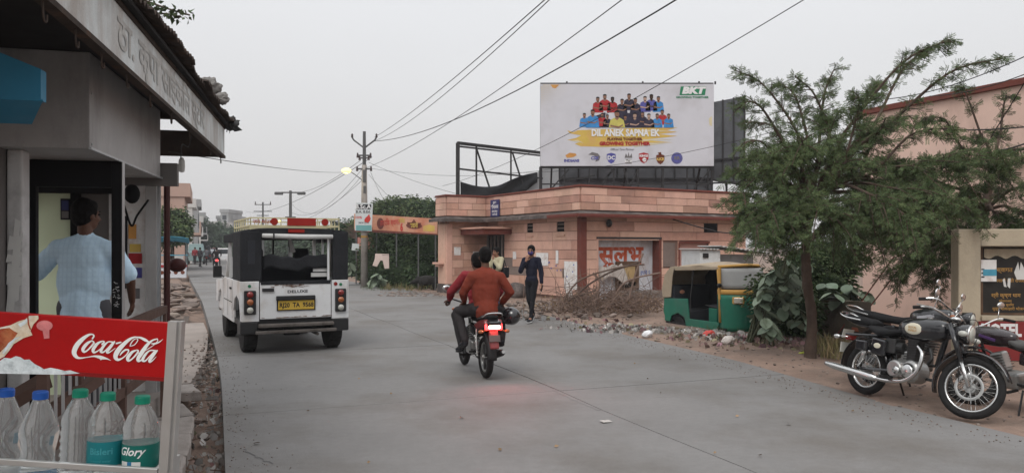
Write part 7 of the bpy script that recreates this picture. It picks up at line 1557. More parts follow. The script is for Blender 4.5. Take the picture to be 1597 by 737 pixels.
def commuter(name, label, loc, rz, lean=0.0, tankm='paint_black', seatm='seat_black', moving=False, decal='decal_silver', guard=False, rot=None, group=None):
    t = thing(name, label, 'motorcycle', loc, group=group, rot=rot or (lean, 0, rz)); WB = 1.25; Rr = .285
    bike_wheel(t, 0, Rr, .045, not moving, rim='alloy' if moving else 'engine_dark', sp_mat='engine_dark' if moving else 'alloy'); bike_wheel(t, WB, Rr, .04, not moving, rim='engine_dark', sp_mat='engine_dark')
    fender(t, 0, Rr + .07, R(40), R(185), .12, 'plastic_black', 'rear_fender'); fender(t, WB, Rr + .045, R(30), R(165), .11, tankm, 'front_fender')
    for s_ in (-1, 1):
        y = s_ * .08; MB().tube([(WB, y, Rr), (WB - .12, y, .56), (WB - .27, y, .93)], [.023, .022, .018], 10).build('fork_leg', 'alloy', t, smooth=True)
        mb = MB().tube([(0, s_ * .12, Rr + .02), (.13, s_ * .12, .62)], .012, 8); mb.tube(spline([tuple(Vector((0, s_ * .12, Rr + .04)).lerp(Vector((.12, s_ * .12, .60)), k / 24) + Vector((.026 * math.cos(k * 1.6), .026 * math.sin(k * 1.6), 0))) for k in range(25)], 2), .006, 4); mb.build('shock_absorber', 'alloy', t)
        MB().bar((0, s_ * .10, Rr), (.42, s_ * .09, .34), .03).build('swingarm', 'engine_dark', t)
    mb = MB(); mb.tube([(WB - .30, 0, .86), (WB - .42, 0, .34), (.35, 0, .30)], .02, 8); mb.tube([(WB - .30, 0, .84), (.3, 0, .70), (-.30, 0, .72)], .02, 8); mb.build('frame_tube', 'engine_dark', t)
    tk = tank(t, .46, WB - .24, .84, .27, .22, tankm)
    for s_ in (-1, 1): MB().box((.74, s_ * .130, .86), (.22, .008, .035), (0, -.2, 0)).build('tank_decal', decal, tk, bevel=.003); MB().box((.22, s_ * .115, .64), (.26, .04, .15), (0, -.15, 0)).build('side_panel', tankm, t, bevel=.02)
    seat(t, [(.55, .86, .5, .06), (.38, .83, .85, .09), (.15, .84, 1.0, .09), (-.12, .87, .9, .09), (-.34, .88, .6, .06)], .26, seatm)
    MB().prism([(.1, .66), (.1, .78), (-.30, .84), (-.48, .80), (-.42, .72), (-.2, .66)], -.10, .10).build('tail_cowl', tankm, t, bevel=.03)
    MB().bx((.40, -.11, .26), (.72, .11, .46)).box((.68, 0, .56), (.16, .15, .24), (0, .3, 0)).build('engine', 'alloy', t, bevel=.03)
    for k in range(6): MB().box((.66 + .01 * k, 0, .48 + .03 * k), (.17, .18, .008), (0, .3, 0)).build('cooling_fin', 'engine_dark', t)
    MB().tube(spline([(.78, -.06, .52), (.84, -.10, .40), (.70, -.13, .26), (.3, -.15, .24)], 6), .018, 8).build('exhaust_pipe', 'engine_dark', t, smooth=True); MB().tube([(.32, -.15, .24), (.22, -.155, .26), (-.18, -.17, .36), (-.26, -.17, .38)], [.02, .045, .048, .03], 14).build('silencer', 'engine_dark', t, smooth=True)
    MB().tube([(-.26, -.17, .38), (-.275, -.17, .384)], .024, 12).build('silencer_tip', 'alloy', t)
    hb = MB().tube(spline([(WB - .50, .35, .99), (WB - .36, .28, 1.02), (WB - .29, .08, .96), (WB - .29, -.08, .96), (WB - .36, -.28, 1.02), (WB - .50, -.35, .99)], 5), .011, 8).build('handlebar', 'plastic_black' if moving else 'chrome', t)
    for s_ in (-1, 1):
        MB().tube([(WB - .40, s_ * .30, 1.015), (WB - .51, s_ * .36, .985)], .018, 8).build('grip', 'rubber', hb); MB().tube([(WB - .36, s_ * .26, 1.02), (WB - .33, s_ * .33, 1.15)], .005, 5).ell((WB - .34, s_ * .35, 1.18), (.015, .06, .04)).build('mirror', 'chrome', hb, smooth=True)
        MB().tube([(WB - .22, s_ * .08, .86), (WB - .20, s_ * .19, .86)], .008, 5).ell((WB - .20, s_ * .21, .86), (.03, .03, .022)).build('indicator', 'lens_orange', t)
    MB().lathe([(.001, -.1), (.07, -.07), (.085, .02), (.08, .04)], 18, Matrix.Translation((WB - .12, 0, .88)), 'x').build('headlamp_shell', tankm, t, smooth=True); MB().lathe([(.078, .035), (.04, .055), (.001, .06)], 18, Matrix.Translation((WB - .12, 0, .88)), 'x').build('headlamp_glass', 'lens_white', t, smooth=True)
    MB().tube(spline([(-.05, -.13, .82), (-.32, -.13, .86), (-.45, -.08, .91), (-.45, .08, .91), (-.32, .13, .86), (-.05, .13, .82)], 4), .010, 6).build('grab_rail', 'chrome', t)
    for s_ in (-1, 1): MB().bar((.42, s_ * .10, .27), (.42, s_ * .27, .27), .028).bar((.05, s_ * .10, .36), (.05, s_ * .22, .36), .025).build('footrest', 'rubber', t)
    if moving:
        tl_ = MB().prism([(-.43, .73), (-.39, .80), (-.36, .80), (-.36, .70), (-.41, .69)], -.115, .115).build('tail_light', 'brake_glow', t, bevel=.012); MB().box((-.430, -.0, .748), (.03, .155, .07), (0, .25, 0)).build('bulb', 'brake_core', tl_, bevel=.012)
        pl = bpy.data.lights.new('brake_lamp_light', 'SPOT'); pl.energy = 20; pl.color = (1, .05, .04); pl.shadow_soft_size = .05; pl.spot_size = R(150); pl.spot_blend = 1; po = bpy.data.objects.new('brake_lamp_light', pl); COL.objects.link(po); po.parent = tl_; po.location = (-.47, 0, .75); po.rotation_euler = (0, R(62), 0)
        MB().prism([(-.34, .67), (-.40, .68), (-.46, .46), (-.44, .44), (-.38, .54)], -.06, .06).build('mudguard_tail', 'bike_red', t, bevel=.01); MB().box((-.448, 0, .585), (.01, .15, .09), (0, .25, 0)).build('number_plate', 'seat_grey', t, bevel=.003)
        for s_ in (-1, 1): MB().bar((-.38, s_ * .08, .69), (-.40, s_ * .16, .68), .012).ell((-.41, s_ * .18, .675), (.03, .035, .025)).build('rear_indicator', 'lens_orange', t)
        MB().prism([(-.42, .76), (-.15, .68), (.2, .62), (.22, .72), (-.1, .80), (-.38, .83)], -.125, .125).build('tail_panel', 'bike_red', t, bevel=.03)
        MB().tube([(.1, .14, .70), (-.1, .16, .68), (-.12, .16, .42), (.1, .15, .36)], .009, 6).build('side_guard', 'chrome', t)
    else:
        MB().box((-.44, 0, .79), (.06, .13, .06)).build('tail_light', 'lens_red', t, bevel=.015); MB().box((-.46, 0, .56), (.01, .17, .11), (0, .2, 0)).build('number_plate', 'lens_white', t)
        MB().tube([(.35, .10, .28), (.28, .30, .0)], .012, 6).build('side_stand', 'plastic_black', t)
    if guard:
        mb = MB()
        for k in range(8): mb.tube([(.10 - .05 * k, .19, .36), (.12 - .05 * k, .19, .66)], .005, 4)
        for k in range(4): mb.tube([(.12, .19, .38 + .09 * k), (-.28, .19, .38 + .09 * k)], .005, 4)
        mb.build('wire_guard', 'alloy', t)
    return t
# parked classic: rear wheel contact (3.82, 8.28), front (4.22, 7.03)
hdg = math.atan2(7.03 - 8.30, 4.24 - 3.80)
def steer(t, ang, WB):
    T = Matrix.Translation((WB - .28, 0, .9)) @ Matrix.Rotation(ang, 4, Vector((-.37, 0, .93))) @ Matrix.Translation((-(WB - .28), 0, -.9))
    for c in [q for q in bpy.data.objects if q.parent == t]:
        n = c.name.split('.')[0]; xs = [v.co.x for v in c.data.vertices] if c.type == 'MESH' else [0]
        if n in ('front_fender', 'fork_slider', 'fork_cover', 'fork_leg', 'headlamp_shell', 'indicator', 'handlebar', 'speedometer', 'headlamp_glass') or (n == 'wheel' and min(xs) > .4): c.matrix_basis = T
pk = classic_bike('parked_motorcycle', 'black classic motorcycle with cream tank badge and chrome exhaust, nearest of the parked bikes', (3.80, 8.30, .012), hdg, R(-8), 'parked motorcycles'); pk.scale = (.94,) * 3; steer(pk, R(24), 1.33)
pk2 = commuter('parked_motorcycle', 'black motorcycle with silver tank decal parked directly behind the chrome one', (4.17, 8.90, .012), hdg + R(2), R(-8), group='parked motorcycles'); pk2.scale = (.97,) * 3; steer(pk2, R(20), 1.25)
pk3 = commuter('parked_motorcycle', 'dark maroon motorcycle with grey seat and wire guard, cut off by the right edge', (5.08, 7.12, .012), hdg + PI, R(-6), tankm='paint_maroon', seatm='seat_grey', decal='decal_purple', guard=True, group='parked motorcycles'); pk3.scale = (.82,) * 3
MBK = commuter('ridden_motorcycle', 'motorcycle with glowing red brake light being ridden away by two men', (-.32, 9.40, .003), R(90 + 17), 0, moving=True); MBK.scale = (.9,) * 3
# ---------------------------------------------------------------- people
M('skin_brown', (.25, .125, .08), .55, var=.08, scale=20, sss=.1); M('skin_dark', (.115, .055, .036), .55, var=.08, scale=20); M('hair_black', (.006, .005, .005), .7, var=.2, scale=40, bump=.4, bscale=90)
def shirt_mat(name, a, b, sc=26, r=.85):
    """woven cloth with thin checks"""
    m = M(name, a, r, var=.06, scale=4, bump=.25, bscale=9); n = m.node_tree.nodes; l = m.node_tree.links; tc = n.new('ShaderNodeTexCoord'); bs = n['Principled BSDF']; old = bs.inputs['Base Color'].links[0].from_socket
    w1 = n.new('ShaderNodeTexWave'); w1.inputs['Scale'].default_value = sc; w1.wave_profile = 'SAW'; w1.bands_direction = 'Z'; l.new(tc.outputs['Object'], w1.inputs[0])
    w2 = n.new('ShaderNodeTexWave'); w2.inputs['Scale'].default_value = sc; w2.bands_direction = 'Y'; l.new(tc.outputs['Object'], w2.inputs[0])
    mm = n.new('ShaderNodeMath'); mm.operation = 'MAXIMUM'; l.new(w1.outputs['Fac'], mm.inputs[0]); l.new(w2.outputs['Fac'], mm.inputs[1]); pw = n.new('ShaderNodeMath'); pw.operation = 'POWER'; pw.inputs[1].default_value = 4; l.new(mm.outputs[0], pw.inputs[0]); ml = n.new('ShaderNodeMath'); ml.operation = 'MULTIPLY'; ml.inputs[1].default_value = .30; l.new(pw.outputs[0], ml.inputs[0])
    x = n.new('ShaderNodeMix'); x.data_type = 'RGBA'; l.new(ml.outputs[0], x.inputs[0]); l.new(old, x.inputs[6]); x.inputs[7].default_value = (*b, 1); l.new(x.outputs[2], bs.inputs['Base Color']); return name
shirt_mat('shirt_blue', (.58, .76, .90), (.36, .54, .72), 8.5)
M('shirt_rust', (.175, .036, .022), .8, var=.12, scale=5, bump=.55, bscale=8); M('shirt_pinkred', (.21, .026, .032), .8, var=.12, scale=5, bump=.4, bscale=8); M('cloth_black', (.016, .016, .019), .85, var=.2, bump=.4, bscale=10)
M('trouser_dark', (.03, .027, .028), .85, var=.2, bump=.4, bscale=9); M('trouser_grey', (.10, .10, .11), .85, var=.15, bump=.3); M('jacket_cream', (.42, .38, .26), .8, var=.1); M('jeans_blue', (.05, .065, .12), .85, var=.15); M('mask_purple', (.05, .04, .14), .7, var=.1); M('shoe_black', (.02, .02, .024), .6, var=.1); M('sole_white', (.6, .6, .6), .6, var=.05); M('eye_dark', (.01, .008, .008), .2, var=0); M('shirt_white', (.6, .62, .66), .85, var=.08); M('navy_top', (.014, .015, .028), .8, var=.2, bump=.3, bscale=14)
def wrinkle(o, s_=.012, sc=.10):
    tx = bpy.data.textures.get('cloth_%g' % sc) or bpy.data.textures.new('cloth_%g' % sc, 'CLOUDS'); tx.noise_scale = sc; d = o.modifiers.new('d', 'DISPLACE'); d.texture = tx; d.strength = s_; d.mid_level = .5; d.texture_coords = 'LOCAL'
def figure(name, label, loc, rz, J, shirt, trous, skin='skin_brown', sc=1.0, sleeve=1.0, hair='short', yaw=0, pitch=0, vox=.010, shoes='shoe_black', build=1.0, mask=None, group=None, hem=.0, loose=0.0, curl=.9, rot=None, sole='plastic_black', face=True):
    t = thing(name, label, 'person', loc, group=group, rot=rot or (0, 0, rz), sc=sc)
    J = {k: Vector(v) for k, v in J.items()}
    B_ = MB(); hR = Euler((0, pitch, yaw)).to_matrix()
    pel, ch, nk, hd = J['pelvis'], J['chest'], J['neck'], J['head']; b = build
    side = (J['shoL'] - J['shoR']).normalized(); up = (ch - pel).normalized(); fw = side.cross(up).normalized()
    def H_(x, y, z): return hd + hR @ Vector((x, y, z))
    er = (0, pitch, yaw)
    # torso
    def torso(m, k, zlow=0.0):
        tz = math.atan2(side.y, side.x) - PI / 2; tilt = math.atan2((ch - pel).dot(fw), (ch - pel).dot(Vector((0, 0, 1))))
        e_ = (0, tilt, tz)
        m.ell(ch + up * .0, (.115 * b + k, .165 * b + k, .17 + k), 16, 10, e_); m.ell(ch.lerp(pel, .45), (.105 * b + k, .145 * b + k, .17 + k), 16, 10, e_); m.ell(pel, (.115 * b + k, .155 * b + k, .13 + k), 16, 10, e_)
        m.cone(J['shoL'] - side * .02, J['shoR'] + side * .02, .055 * b + k, .055 * b + k); m.cone(ch + up * .10, nk - up * .03, .10 * b + k, .055 + k * .5)
        for s_ in ('L', 'R'): m.cone(J['sho' + s_], ch + up * .05, .06 * b + k, .09 * b + k); m.cone(nk - up * .035, J['sho' + s_], .040 + k, .050 + k)
    torso(B_, 0)
    B_.cone(nk - up * .05, hd + hR @ Vector((-.02, 0, -.04)), .058, .052)
    B_.ell(H_(-.012, 0, .025), (.096, .076, .098), 18, 12, er); B_.ell(H_(.025, 0, -.055), (.062, .056, .062), 14, 10, er); B_.ell(H_(.045, 0, -.092), (.03, .03, .022), 10, 8, er)
    if face:
        B_.cone(H_(.082, 0, .012), H_(.108, 0, -.028), .010, .016); B_.ell(H_(.082, 0, -.062), (.012, .024, .010), 8, 6, er); B_.ell(H_(.078, 0, .032), (.015, .05, .012), 8, 6, er)
        for s_ in (-1, 1): B_.ell(H_(-.005, s_ * .077, -.012), (.020, .010, .030), 8, 6, er); B_.ell(H_(.062, s_ * .034, -.03), (.025, .024, .022), 8, 6, er)
    for s_ in ('L', 'R'):
        sg = 1 if s_ == 'L' else -1
        sh_, el, wr, hp, kn, an = [J[k + s_] for k in ('sho', 'elb', 'wri', 'hip', 'kne', 'ank')]
        B_.cone(sh_, el, .052 * b, .040); B_.cone(el, wr, .040, .026)
        hdv = J.get('hand' + s_, (wr - el).normalized()); hdv = Vector(hdv).normalized(); palm_n = Vector(J.get('palm' + s_, (0, -sg, 0))); palm_n = (palm_n - hdv * palm_n.dot(hdv)).normalized(); ac = hdv.cross(palm_n).normalized() * sg
        pc = wr + hdv * .055
        for q in (-.026, -.009, .009, .026): B_.cone(wr + hdv * .012 + ac * q * .6, wr + hdv * .088 + ac * q, .017, .0135, 8)
        for q, L in ((-.031, .062), (-.0105, .076), (.0105, .082), (.031, .072)):
            p = wr + hdv * .09 + ac * q * 1.08; d1 = (hdv + palm_n * .35 * curl).normalized(); d2 = (hdv + palm_n * 1.1 * curl).normalized(); d3 = (hdv * .5 + palm_n * 1.5 * curl).normalized() if curl > .3 else hdv
            p1 = p + d1 * L * .45; p2 = p1 + d2 * L * .32; p3 = p2 + d3 * L * .25; B_.cone(p, p1, .0095, .009, 7); B_.cone(p1, p2, .009, .008, 7); B_.cone(p2, p3, .008, .007, 7)
        th = wr + hdv * .03 + ac * .030; t1 = th + (ac * .8 + hdv * .7 + palm_n * .3).normalized() * .042; t2 = t1 + (hdv + palm_n * .5 + ac * .15).normalized() * .034; B_.cone(th, t1, .013, .011, 8); B_.cone(t1, t2, .011, .009, 8)
        B_.cone(hp, kn, .082 * b, .054); B_.cone(kn, an, .054, .038); fd = Vector(J.get('foot' + s_, (1, 0, -.1))).normalized(); B_.cone(an, an + fd * .14 - Vector((0, 0, .05)), .038, .032)
    B_.build('body', skin, t, remesh=vox, smoothn=2)
    # shirt
    S_ = MB(); torso(S_, .016)
    if loose: S_.ell(ch.lerp(pel, .5), (.112 * b + loose * .6, .160 * b + loose, .26), 18, 12, (0, math.atan2((ch - pel).dot(fw), (ch - pel).dot(Vector((0, 0, 1)))), math.atan2(side.y, side.x) - PI / 2)); S_.cone(nk - up * .05, nk - up * .01, .068, .058)
    if hem: S_.cone(pel - up * 0, pel - up * hem, .15 * b, .165 * b)
    for s_ in ('L', 'R'):
        sh_, el, wr = J['sho' + s_], J['elb' + s_], J['wri' + s_]
        if sleeve >= 1: S_.cone(sh_, el, .074 * b, .060); S_.cone(el, el.lerp(wr, .86), .060, .042)
        elif sleeve > 0: S_.cone(sh_, sh_.lerp(el, sleeve), .066 * b, .074)
    o = S_.build('shirt', shirt, t, remesh=vox * 1.2, smoothn=3); wrinkle(o, .026, .17); wrinkle(o, .008, .045)
    T_ = MB(); T_.ell(pel - up * .03, (.128 * b, .168 * b, .13), 14, 10, (0, 0, math.atan2(side.y, side.x) - PI / 2))
    for s_ in ('L', 'R'): T_.cone(J['hip' + s_], J['kne' + s_], .098 * b, .070 * b); T_.cone(J['kne' + s_], J['ank' + s_] + Vector((0, 0, .01)), .068 * b, .052 * b)
    o = T_.build('trousers', trous, t, remesh=vox * 1.2, smoothn=3); wrinkle(o, .016, .11)
    for s_ in ('L', 'R'):
        an = J['ank' + s_]; fd = Vector(J.get('foot' + s_, (1, 0, -.1))).normalized(); az = math.atan2(fd.y, fd.x); pt_ = -math.asin(max(-1, min(1, fd.z)))
        so_ = MB(); c = an + fd * .055 - Vector((0, 0, .035)); so_.ell(c - fd * .03, (.085, .043, .052), 14, 8, (0, pt_, az)); so_.ell(c + fd * .06, (.095, .045, .034), 14, 8, (0, pt_, az)); so_.cone(an + Vector((0, 0, .02)), an - Vector((0, 0, .03)), .045, .046)
        sh_o = so_.build('shoe', shoes, t, remesh=.009, smoothn=2); MB().ell(c + fd * .02 - Vector((0, 0, .030)), (.135, .050, .018), 14, 6, (0, pt_, az)).build('sole', sole, sh_o, smooth=True)
    h = MB(); h.ell(H_(-.022, 0, .042), (.102, .088, .103), 22, 14, er); h.ell(H_(-.045, 0, .0), (.075, .082, .09), 18, 10, er)
    if hair == 'tied': h.cone(H_(-.09, 0, .03), H_(-.13, 0, -.06), .04, .03); h.ell(H_(.02, 0, .075), (.07, .074, .05), 12, 8, er)
    if hair == 'short': h.ell(H_(.01, 0, .085), (.075, .072, .045), 12, 8, er)
    ho_ = h.build('hair', 'hair_black', t, remesh=.009, smoothn=1); wrinkle(ho_, .012, .03)
    if face:
        for s_ in (-1, 1): MB().ell(H_(.083, s_ * .033, .012), (.010, .014, .009), 10, 6, er).build('eye', 'eye_dark', t, smooth=True); MB().cone(H_(.088, s_ * .018, .034), H_(.080, s_ * .050, .036), .005, .004, 6).build('eyebrow', 'hair_black', t)
        if not mask: MB().ell(H_(.092, 0, -.060), (.006, .022, .006), 10, 6, er).build('lips', 'pr_red' if hair == 'tied' else 'skin_dark', t, smooth=True)
    if mask:
        mm = MB(); mm.ell(H_(.050, 0, -.045), (.068, .062, .052), 16, 10, er); mm.build('face_mask', mask, t, smooth=True)
        MB().tube([H_(.06, -.05, -.02), H_(.0, -.082, .0)], .003, 5).tube([H_(.06, .05, -.02), H_(.0, .082, .0)], .003, 5).build('mask_strap', mask, t)
    return t
# man in the booth, seen from behind
mloc = mw(K) @ Vector((-.70, 3.0, .2))
figure('person', 'man in a pale blue checked short sleeved shirt reaching into the kiosk booth', mloc, R(101),
       dict(pelvis=(0, 0, .93), chest=(.02, 0, 1.27), neck=(.03, 0, 1.47), head=(.05, 0, 1.62), shoL=(.02, .20, 1.35), shoR=(.02, -.20, 1.34), elbL=(.07, .40, 1.15), elbR=(.02, -.33, 1.12), wriL=(.24, .55, 1.09), wriR=(.18, -.30, .93),
            hipL=(0, .09, .90), hipR=(0, -.09, .90), kneL=(.02, .10, .50), kneR=(.03, -.10, .50), ankL=(-.02, .10, .09), ankR=(-.02, -.11, .09)),
       'shirt_blue', 'trouser_grey', skin='skin_dark', sleeve=.85, yaw=R(-38), build=1.10, hem=.16, loose=.03, sc=1.02)
# two men on the motorcycle
bl_, br_z = MBK.location.copy(), MBK.rotation_euler.z
figure('person', 'motorcycle driver in a pinkish red shirt and dark trousers, hidden in front of his passenger', bl_, br_z,
       dict(pelvis=(.34, 0, .94), chest=(.43, 0, 1.24), neck=(.47, 0, 1.42), head=(.50, 0, 1.56), shoL=(.43, .19, 1.37), shoR=(.43, -.19, 1.37), elbL=(.56, .36, 1.14), elbR=(.56, -.36, 1.14), wriL=(.70, .35, 1.02), wriR=(.70, -.35, 1.02),
            handL=(.9, 0, -.3), handR=(.9, 0, -.3), palmL=(0, 0, -1), palmR=(0, 0, -1), hipL=(.36, .10, .91), hipR=(.36, -.10, .91), kneL=(.70, .26, .80), kneR=(.70, -.26, .80), ankL=(.42, .24, .40), ankR=(.42, -.24, .40), footL=(1, .1, -.25), footR=(1, -.1, -.25)),
       'shirt_pinkred', 'trouser_dark', skin='skin_dark', sc=.9, yaw=R(8), curl=1.2)
figure('person', 'motorcycle passenger in a loose rust red shirt seen from behind, above the glowing brake light', bl_, br_z,
       dict(pelvis=(-.02, 0, .99), chest=(.0, 0, 1.31), neck=(.02, 0, 1.50), head=(.05, 0, 1.64), shoL=(0, .195, 1.37), shoR=(0, -.195, 1.36), elbL=(.08, .29, 1.16), elbR=(-.02, -.34, 1.16), wriL=(.26, .24, 1.02), wriR=(.16, -.27, 1.0),
            palmL=(0, 0, -1), palmR=(0, 0, -1), hipL=(.02, .11, .93), hipR=(.02, -.11, .93), kneL=(.40, .30, .88), kneR=(.40, -.33, .88), ankL=(.12, .26, .50), ankR=(.12, -.26, .50), footL=(1, .15, -.3), footR=(1, -.15, -.3)),
       'shirt_rust', 'trouser_dark', skin='skin_dark', sc=.9, build=1.02, yaw=R(-5), hem=.08, loose=.035)
hm = thing('helmet', 'black helmet hanging at the right side of the ridden motorcycle below the passenger elbow', 'helmet', mw(MBK) @ Vector((.02, -.37, .83)), br_z, sc=.9)
mb = MB(); mb.ell((0, 0, 0), (.145, .125, .125), 20, 12); mb.ell((.05, 0, -.05), (.11, .11, .08), 16, 8); mb.build('shell', 'paint_black', hm, smooth=True); MB().ell((.05, 0, .01), (.11, .105, .06), 16, 8).build('visor', 'glass_dark', hm, smooth=True)
# woman walking beside the wall
figure('person', 'woman in dark top, black leggings and purple mask walking past the sandstone wall', at(829, 16.3, .02), R(-112),
       dict(pelvis=(0, 0, .94), chest=(.0, 0, 1.26), neck=(0, 0, 1.44), head=(.03, 0, 1.58), shoL=(0, .165, 1.38), shoR=(0, -.165, 1.38), elbL=(.0, .23, 1.10), elbR=(.12, -.22, 1.14), wriL=(.04, .25, .86), wriR=(.19, -.06, 1.36),
            handR=(-.1, .25, .9), palmR=(-.9, .3, .1), hipL=(0, .08, .90), hipR=(0, -.08, .90), kneL=(.06, .05, .49), kneR=(.03, -.05, .50), ankL=(.10, .02, .08), ankR=(-.22, -.05, .16), footL=(1, 0, -.05), footR=(.85, 0, -.6)),
       'navy_top', 'cloth_black', skin='skin_brown', sc=.945, build=.84, hair='tied', mask='mask_purple', yaw=R(8), vox=.009, sole='sole_white')
tag(MB().box((0, 0, 0), (.012, .07, .14), (.1, .2, .3)).build('phone', 'paint_black', bevel=.004), 'small dark phone in the hanging hand of the woman in black', 'phone').location = mw(bpy.data.objects['person.003']) @ Vector((.05, .265, .76))
w2 = figure('person', 'woman in a cream jacket half hidden behind the motorcycle riders, hand at her mouth', at(775, 19.2, .02), R(-130),
       dict(pelvis=(0, 0, .93), chest=(.0, 0, 1.25), neck=(0, 0, 1.42), head=(.03, 0, 1.56), shoL=(0, .17, 1.37), shoR=(0, -.17, 1.37), elbL=(.14, .22, 1.14), elbR=(.05, -.24, 1.10), wriL=(.21, .06, 1.36), wriR=(.12, -.20, .88),
            handL=(-.2, -.2, .9), hipL=(0, .08, .90), hipR=(0, -.08, .90), kneL=(.04, .07, .49), kneR=(.0, -.07, .50), ankL=(.02, .07, .08), ankR=(-.08, -.07, .08)),
       'jacket_cream', 'jeans_blue', sc=.93, build=.86, hair='tied', yaw=R(-10), vox=.010)
MB().ell((.09, 0, 1.22), (.05, .06, .16), 12, 8).build('black_top', 'cloth_black', w2, smooth=True)
bg_ = thing('shoulder_bag', 'black shoulder bag carried by the woman in the cream jacket', 'bag', mw(w2) @ Vector((-.05, .24, 1.02)), R(-130)); MB().box((0, 0, 0), (.22, .12, .26)).build('bag_body', 'cloth_black', bg_, bevel=.03); MB().tube([(-.06, 0, .12), (0, -.04, .35), (.06, 0, .12)], .01, 6).build('strap', 'cloth_black', bg_)
# far street people and traffic
def rider(loc, rz, label, blabel, shirt, sc=.92, bikem='paint_black', glow=False, sit=True):
    b = thing('distant_motorcycle', blabel, 'motorcycle', loc, rz, group='far street traffic', sc=sc)
    for x in (0, 1.25): MB().torus((x, 0, .29), .24, .05, 'y', 18, 6).build('wheel', 'rubber', b)
    MB().box((.6, 0, .4), (.5, .22, .3)).build('engine', 'engine_dark', b, bevel=.04); MB().box((.1, 0, .78), (.75, .24, .12)).build('seat', 'seat_black', b, bevel=.04); MB().ell((.75, 0, .82), (.28, .15, .13)).build('fuel_tank', bikem, b, smooth=True)
    MB().tube([(1.25, 0, .29), (1.0, 0, .95)], .04, 6).bar((1.0, -.33, 1.0), (1.0, .33, 1.0), .03).build('front_fork', 'engine_dark', b); MB().box((-.25, 0, .62), (.35, .16, .12)).build('rear_fender', bikem, b, bevel=.03)
    MB().box((-.42, 0, .72), (.05, .16, .1)).build('tail_light', 'brake_glow' if glow else 'lens_red', b)
    if sit: figure('person', label, loc, rz, dict(pelvis=(.2, 0, .92), chest=(.25, 0, 1.25), neck=(.27, 0, 1.43), head=(.3, 0, 1.57), shoL=(.25, .19, 1.38), shoR=(.25, -.19, 1.38), elbL=(.5, .33, 1.18), elbR=(.5, -.33, 1.18), wriL=(.85, .33, 1.03), wriR=(.85, -.33, 1.03), hipL=(.2, .1, .9), hipR=(.2, -.1, .9), kneL=(.62, .22, .8), kneR=(.62, -.22, .8), ankL=(.4, .24, .38), ankR=(.4, -.24, .38)), shirt, 'trouser_dark', sc=sc, vox=.022, face=False)
    return b
rider(at(288, 58, 0), R(112), 'distant man in a white shirt sitting on a motorcycle, left of the far street', 'distant dark motorcycle under the rider in white, left side of the far street', 'shirt_white')
rider(at(338, 55, 0), R(112), 'distant rider in dark clothes just left of the jeep', 'distant red motorcycle with glowing tail light just left of the jeep', 'trouser_dark', bikem='bike_red', glow=True)
def far_car(loc, rz, label, mat, w_=1.5, l_=3.2, h_=1.5, glow=False):
    t = thing('distant_van', label, 'vehicle', loc, rz, group='far street traffic')
    MB().bx((-.5, -w_ / 2, .3), (l_ - .5, w_ / 2, h_ * .62)).build('body', mat, t, bevel=.08); MB().box((l_ * .4 - .3, 0, h_ * .8), (l_ * .75, w_ * .92, h_ * .4), top=(.85, .85)).build('cabin', mat, t, bevel=.05)
    MB().bx((-.45, -w_ * .38, h_ * .64), (-.40, w_ * .38, h_ * .92)).build('rear_window', 'glass_dark', t)
    for x in (.2, l_ - 1.2):
        for s_ in (-1, 1): MB().lathe([(.28, -.08), (.28, .08)], 14, Matrix.Translation((x, s_ * w_ * .46, .28)), 'y').build('wheel', 'rubber', t)
    for s_ in (-1, 1): MB().box((-.51, s_ * w_ * .4, .7), (.04, .15, .2)).build('tail_light', 'brake_glow' if glow else 'lens_red', t)
far_car(at(347, 74, 0), R(112), 'far red lit car in the middle of the street just ahead of the jeep', 'car_white', glow=True)
far_car(at(318, 82, 0), R(112), 'far dark van parked along the left of the street', 'engine_dark', h_=1.8)
far_car(at(307, 74, 0), R(-70), 'far grey green vehicle facing the camera at the left of the street', 'far_teal', h_=1.9)
for px_, D_, rz_, sh_, lb_ in ((312, 62, 1.2, 'trouser_grey', 'distant man in grey walking on the left side of the far street'), (304, 70, -1.5, 'shirt_pinkred', 'distant person in a red top near the far vans'), (330, 88, 2.0, 'shirt_white', 'distant pale figure in the middle of the far street')):
    figure('person', lb_, at(px_, D_, 0), rz_, dict(pelvis=(0, 0, .93), chest=(0, 0, 1.25), neck=(0, 0, 1.43), head=(.02, 0, 1.57), shoL=(0, .18, 1.38), shoR=(0, -.18, 1.38), elbL=(.02, .25, 1.1), elbR=(.02, -.25, 1.1), wriL=(.08, .25, .86), wriR=(.05, -.25, .86), hipL=(0, .09, .9), hipR=(0, -.09, .9), kneL=(.1, .09, .5), kneR=(-.02, -.09, .5), ankL=(.15, .09, .09), ankR=(-.18, -.09, .12)), sh_, 'trouser_dark', sc=.93, vox=.024, face=False, group='people along the far street')
rider(at(322, 68, 0), R(112), 'distant rider in grey ahead of the red lit motorcycle', 'distant black motorcycle ahead of the red lit one', 'trouser_grey')
far_car(at(334, 100, 0), R(112), 'small far red car near the bend of the street', 'bike_red')
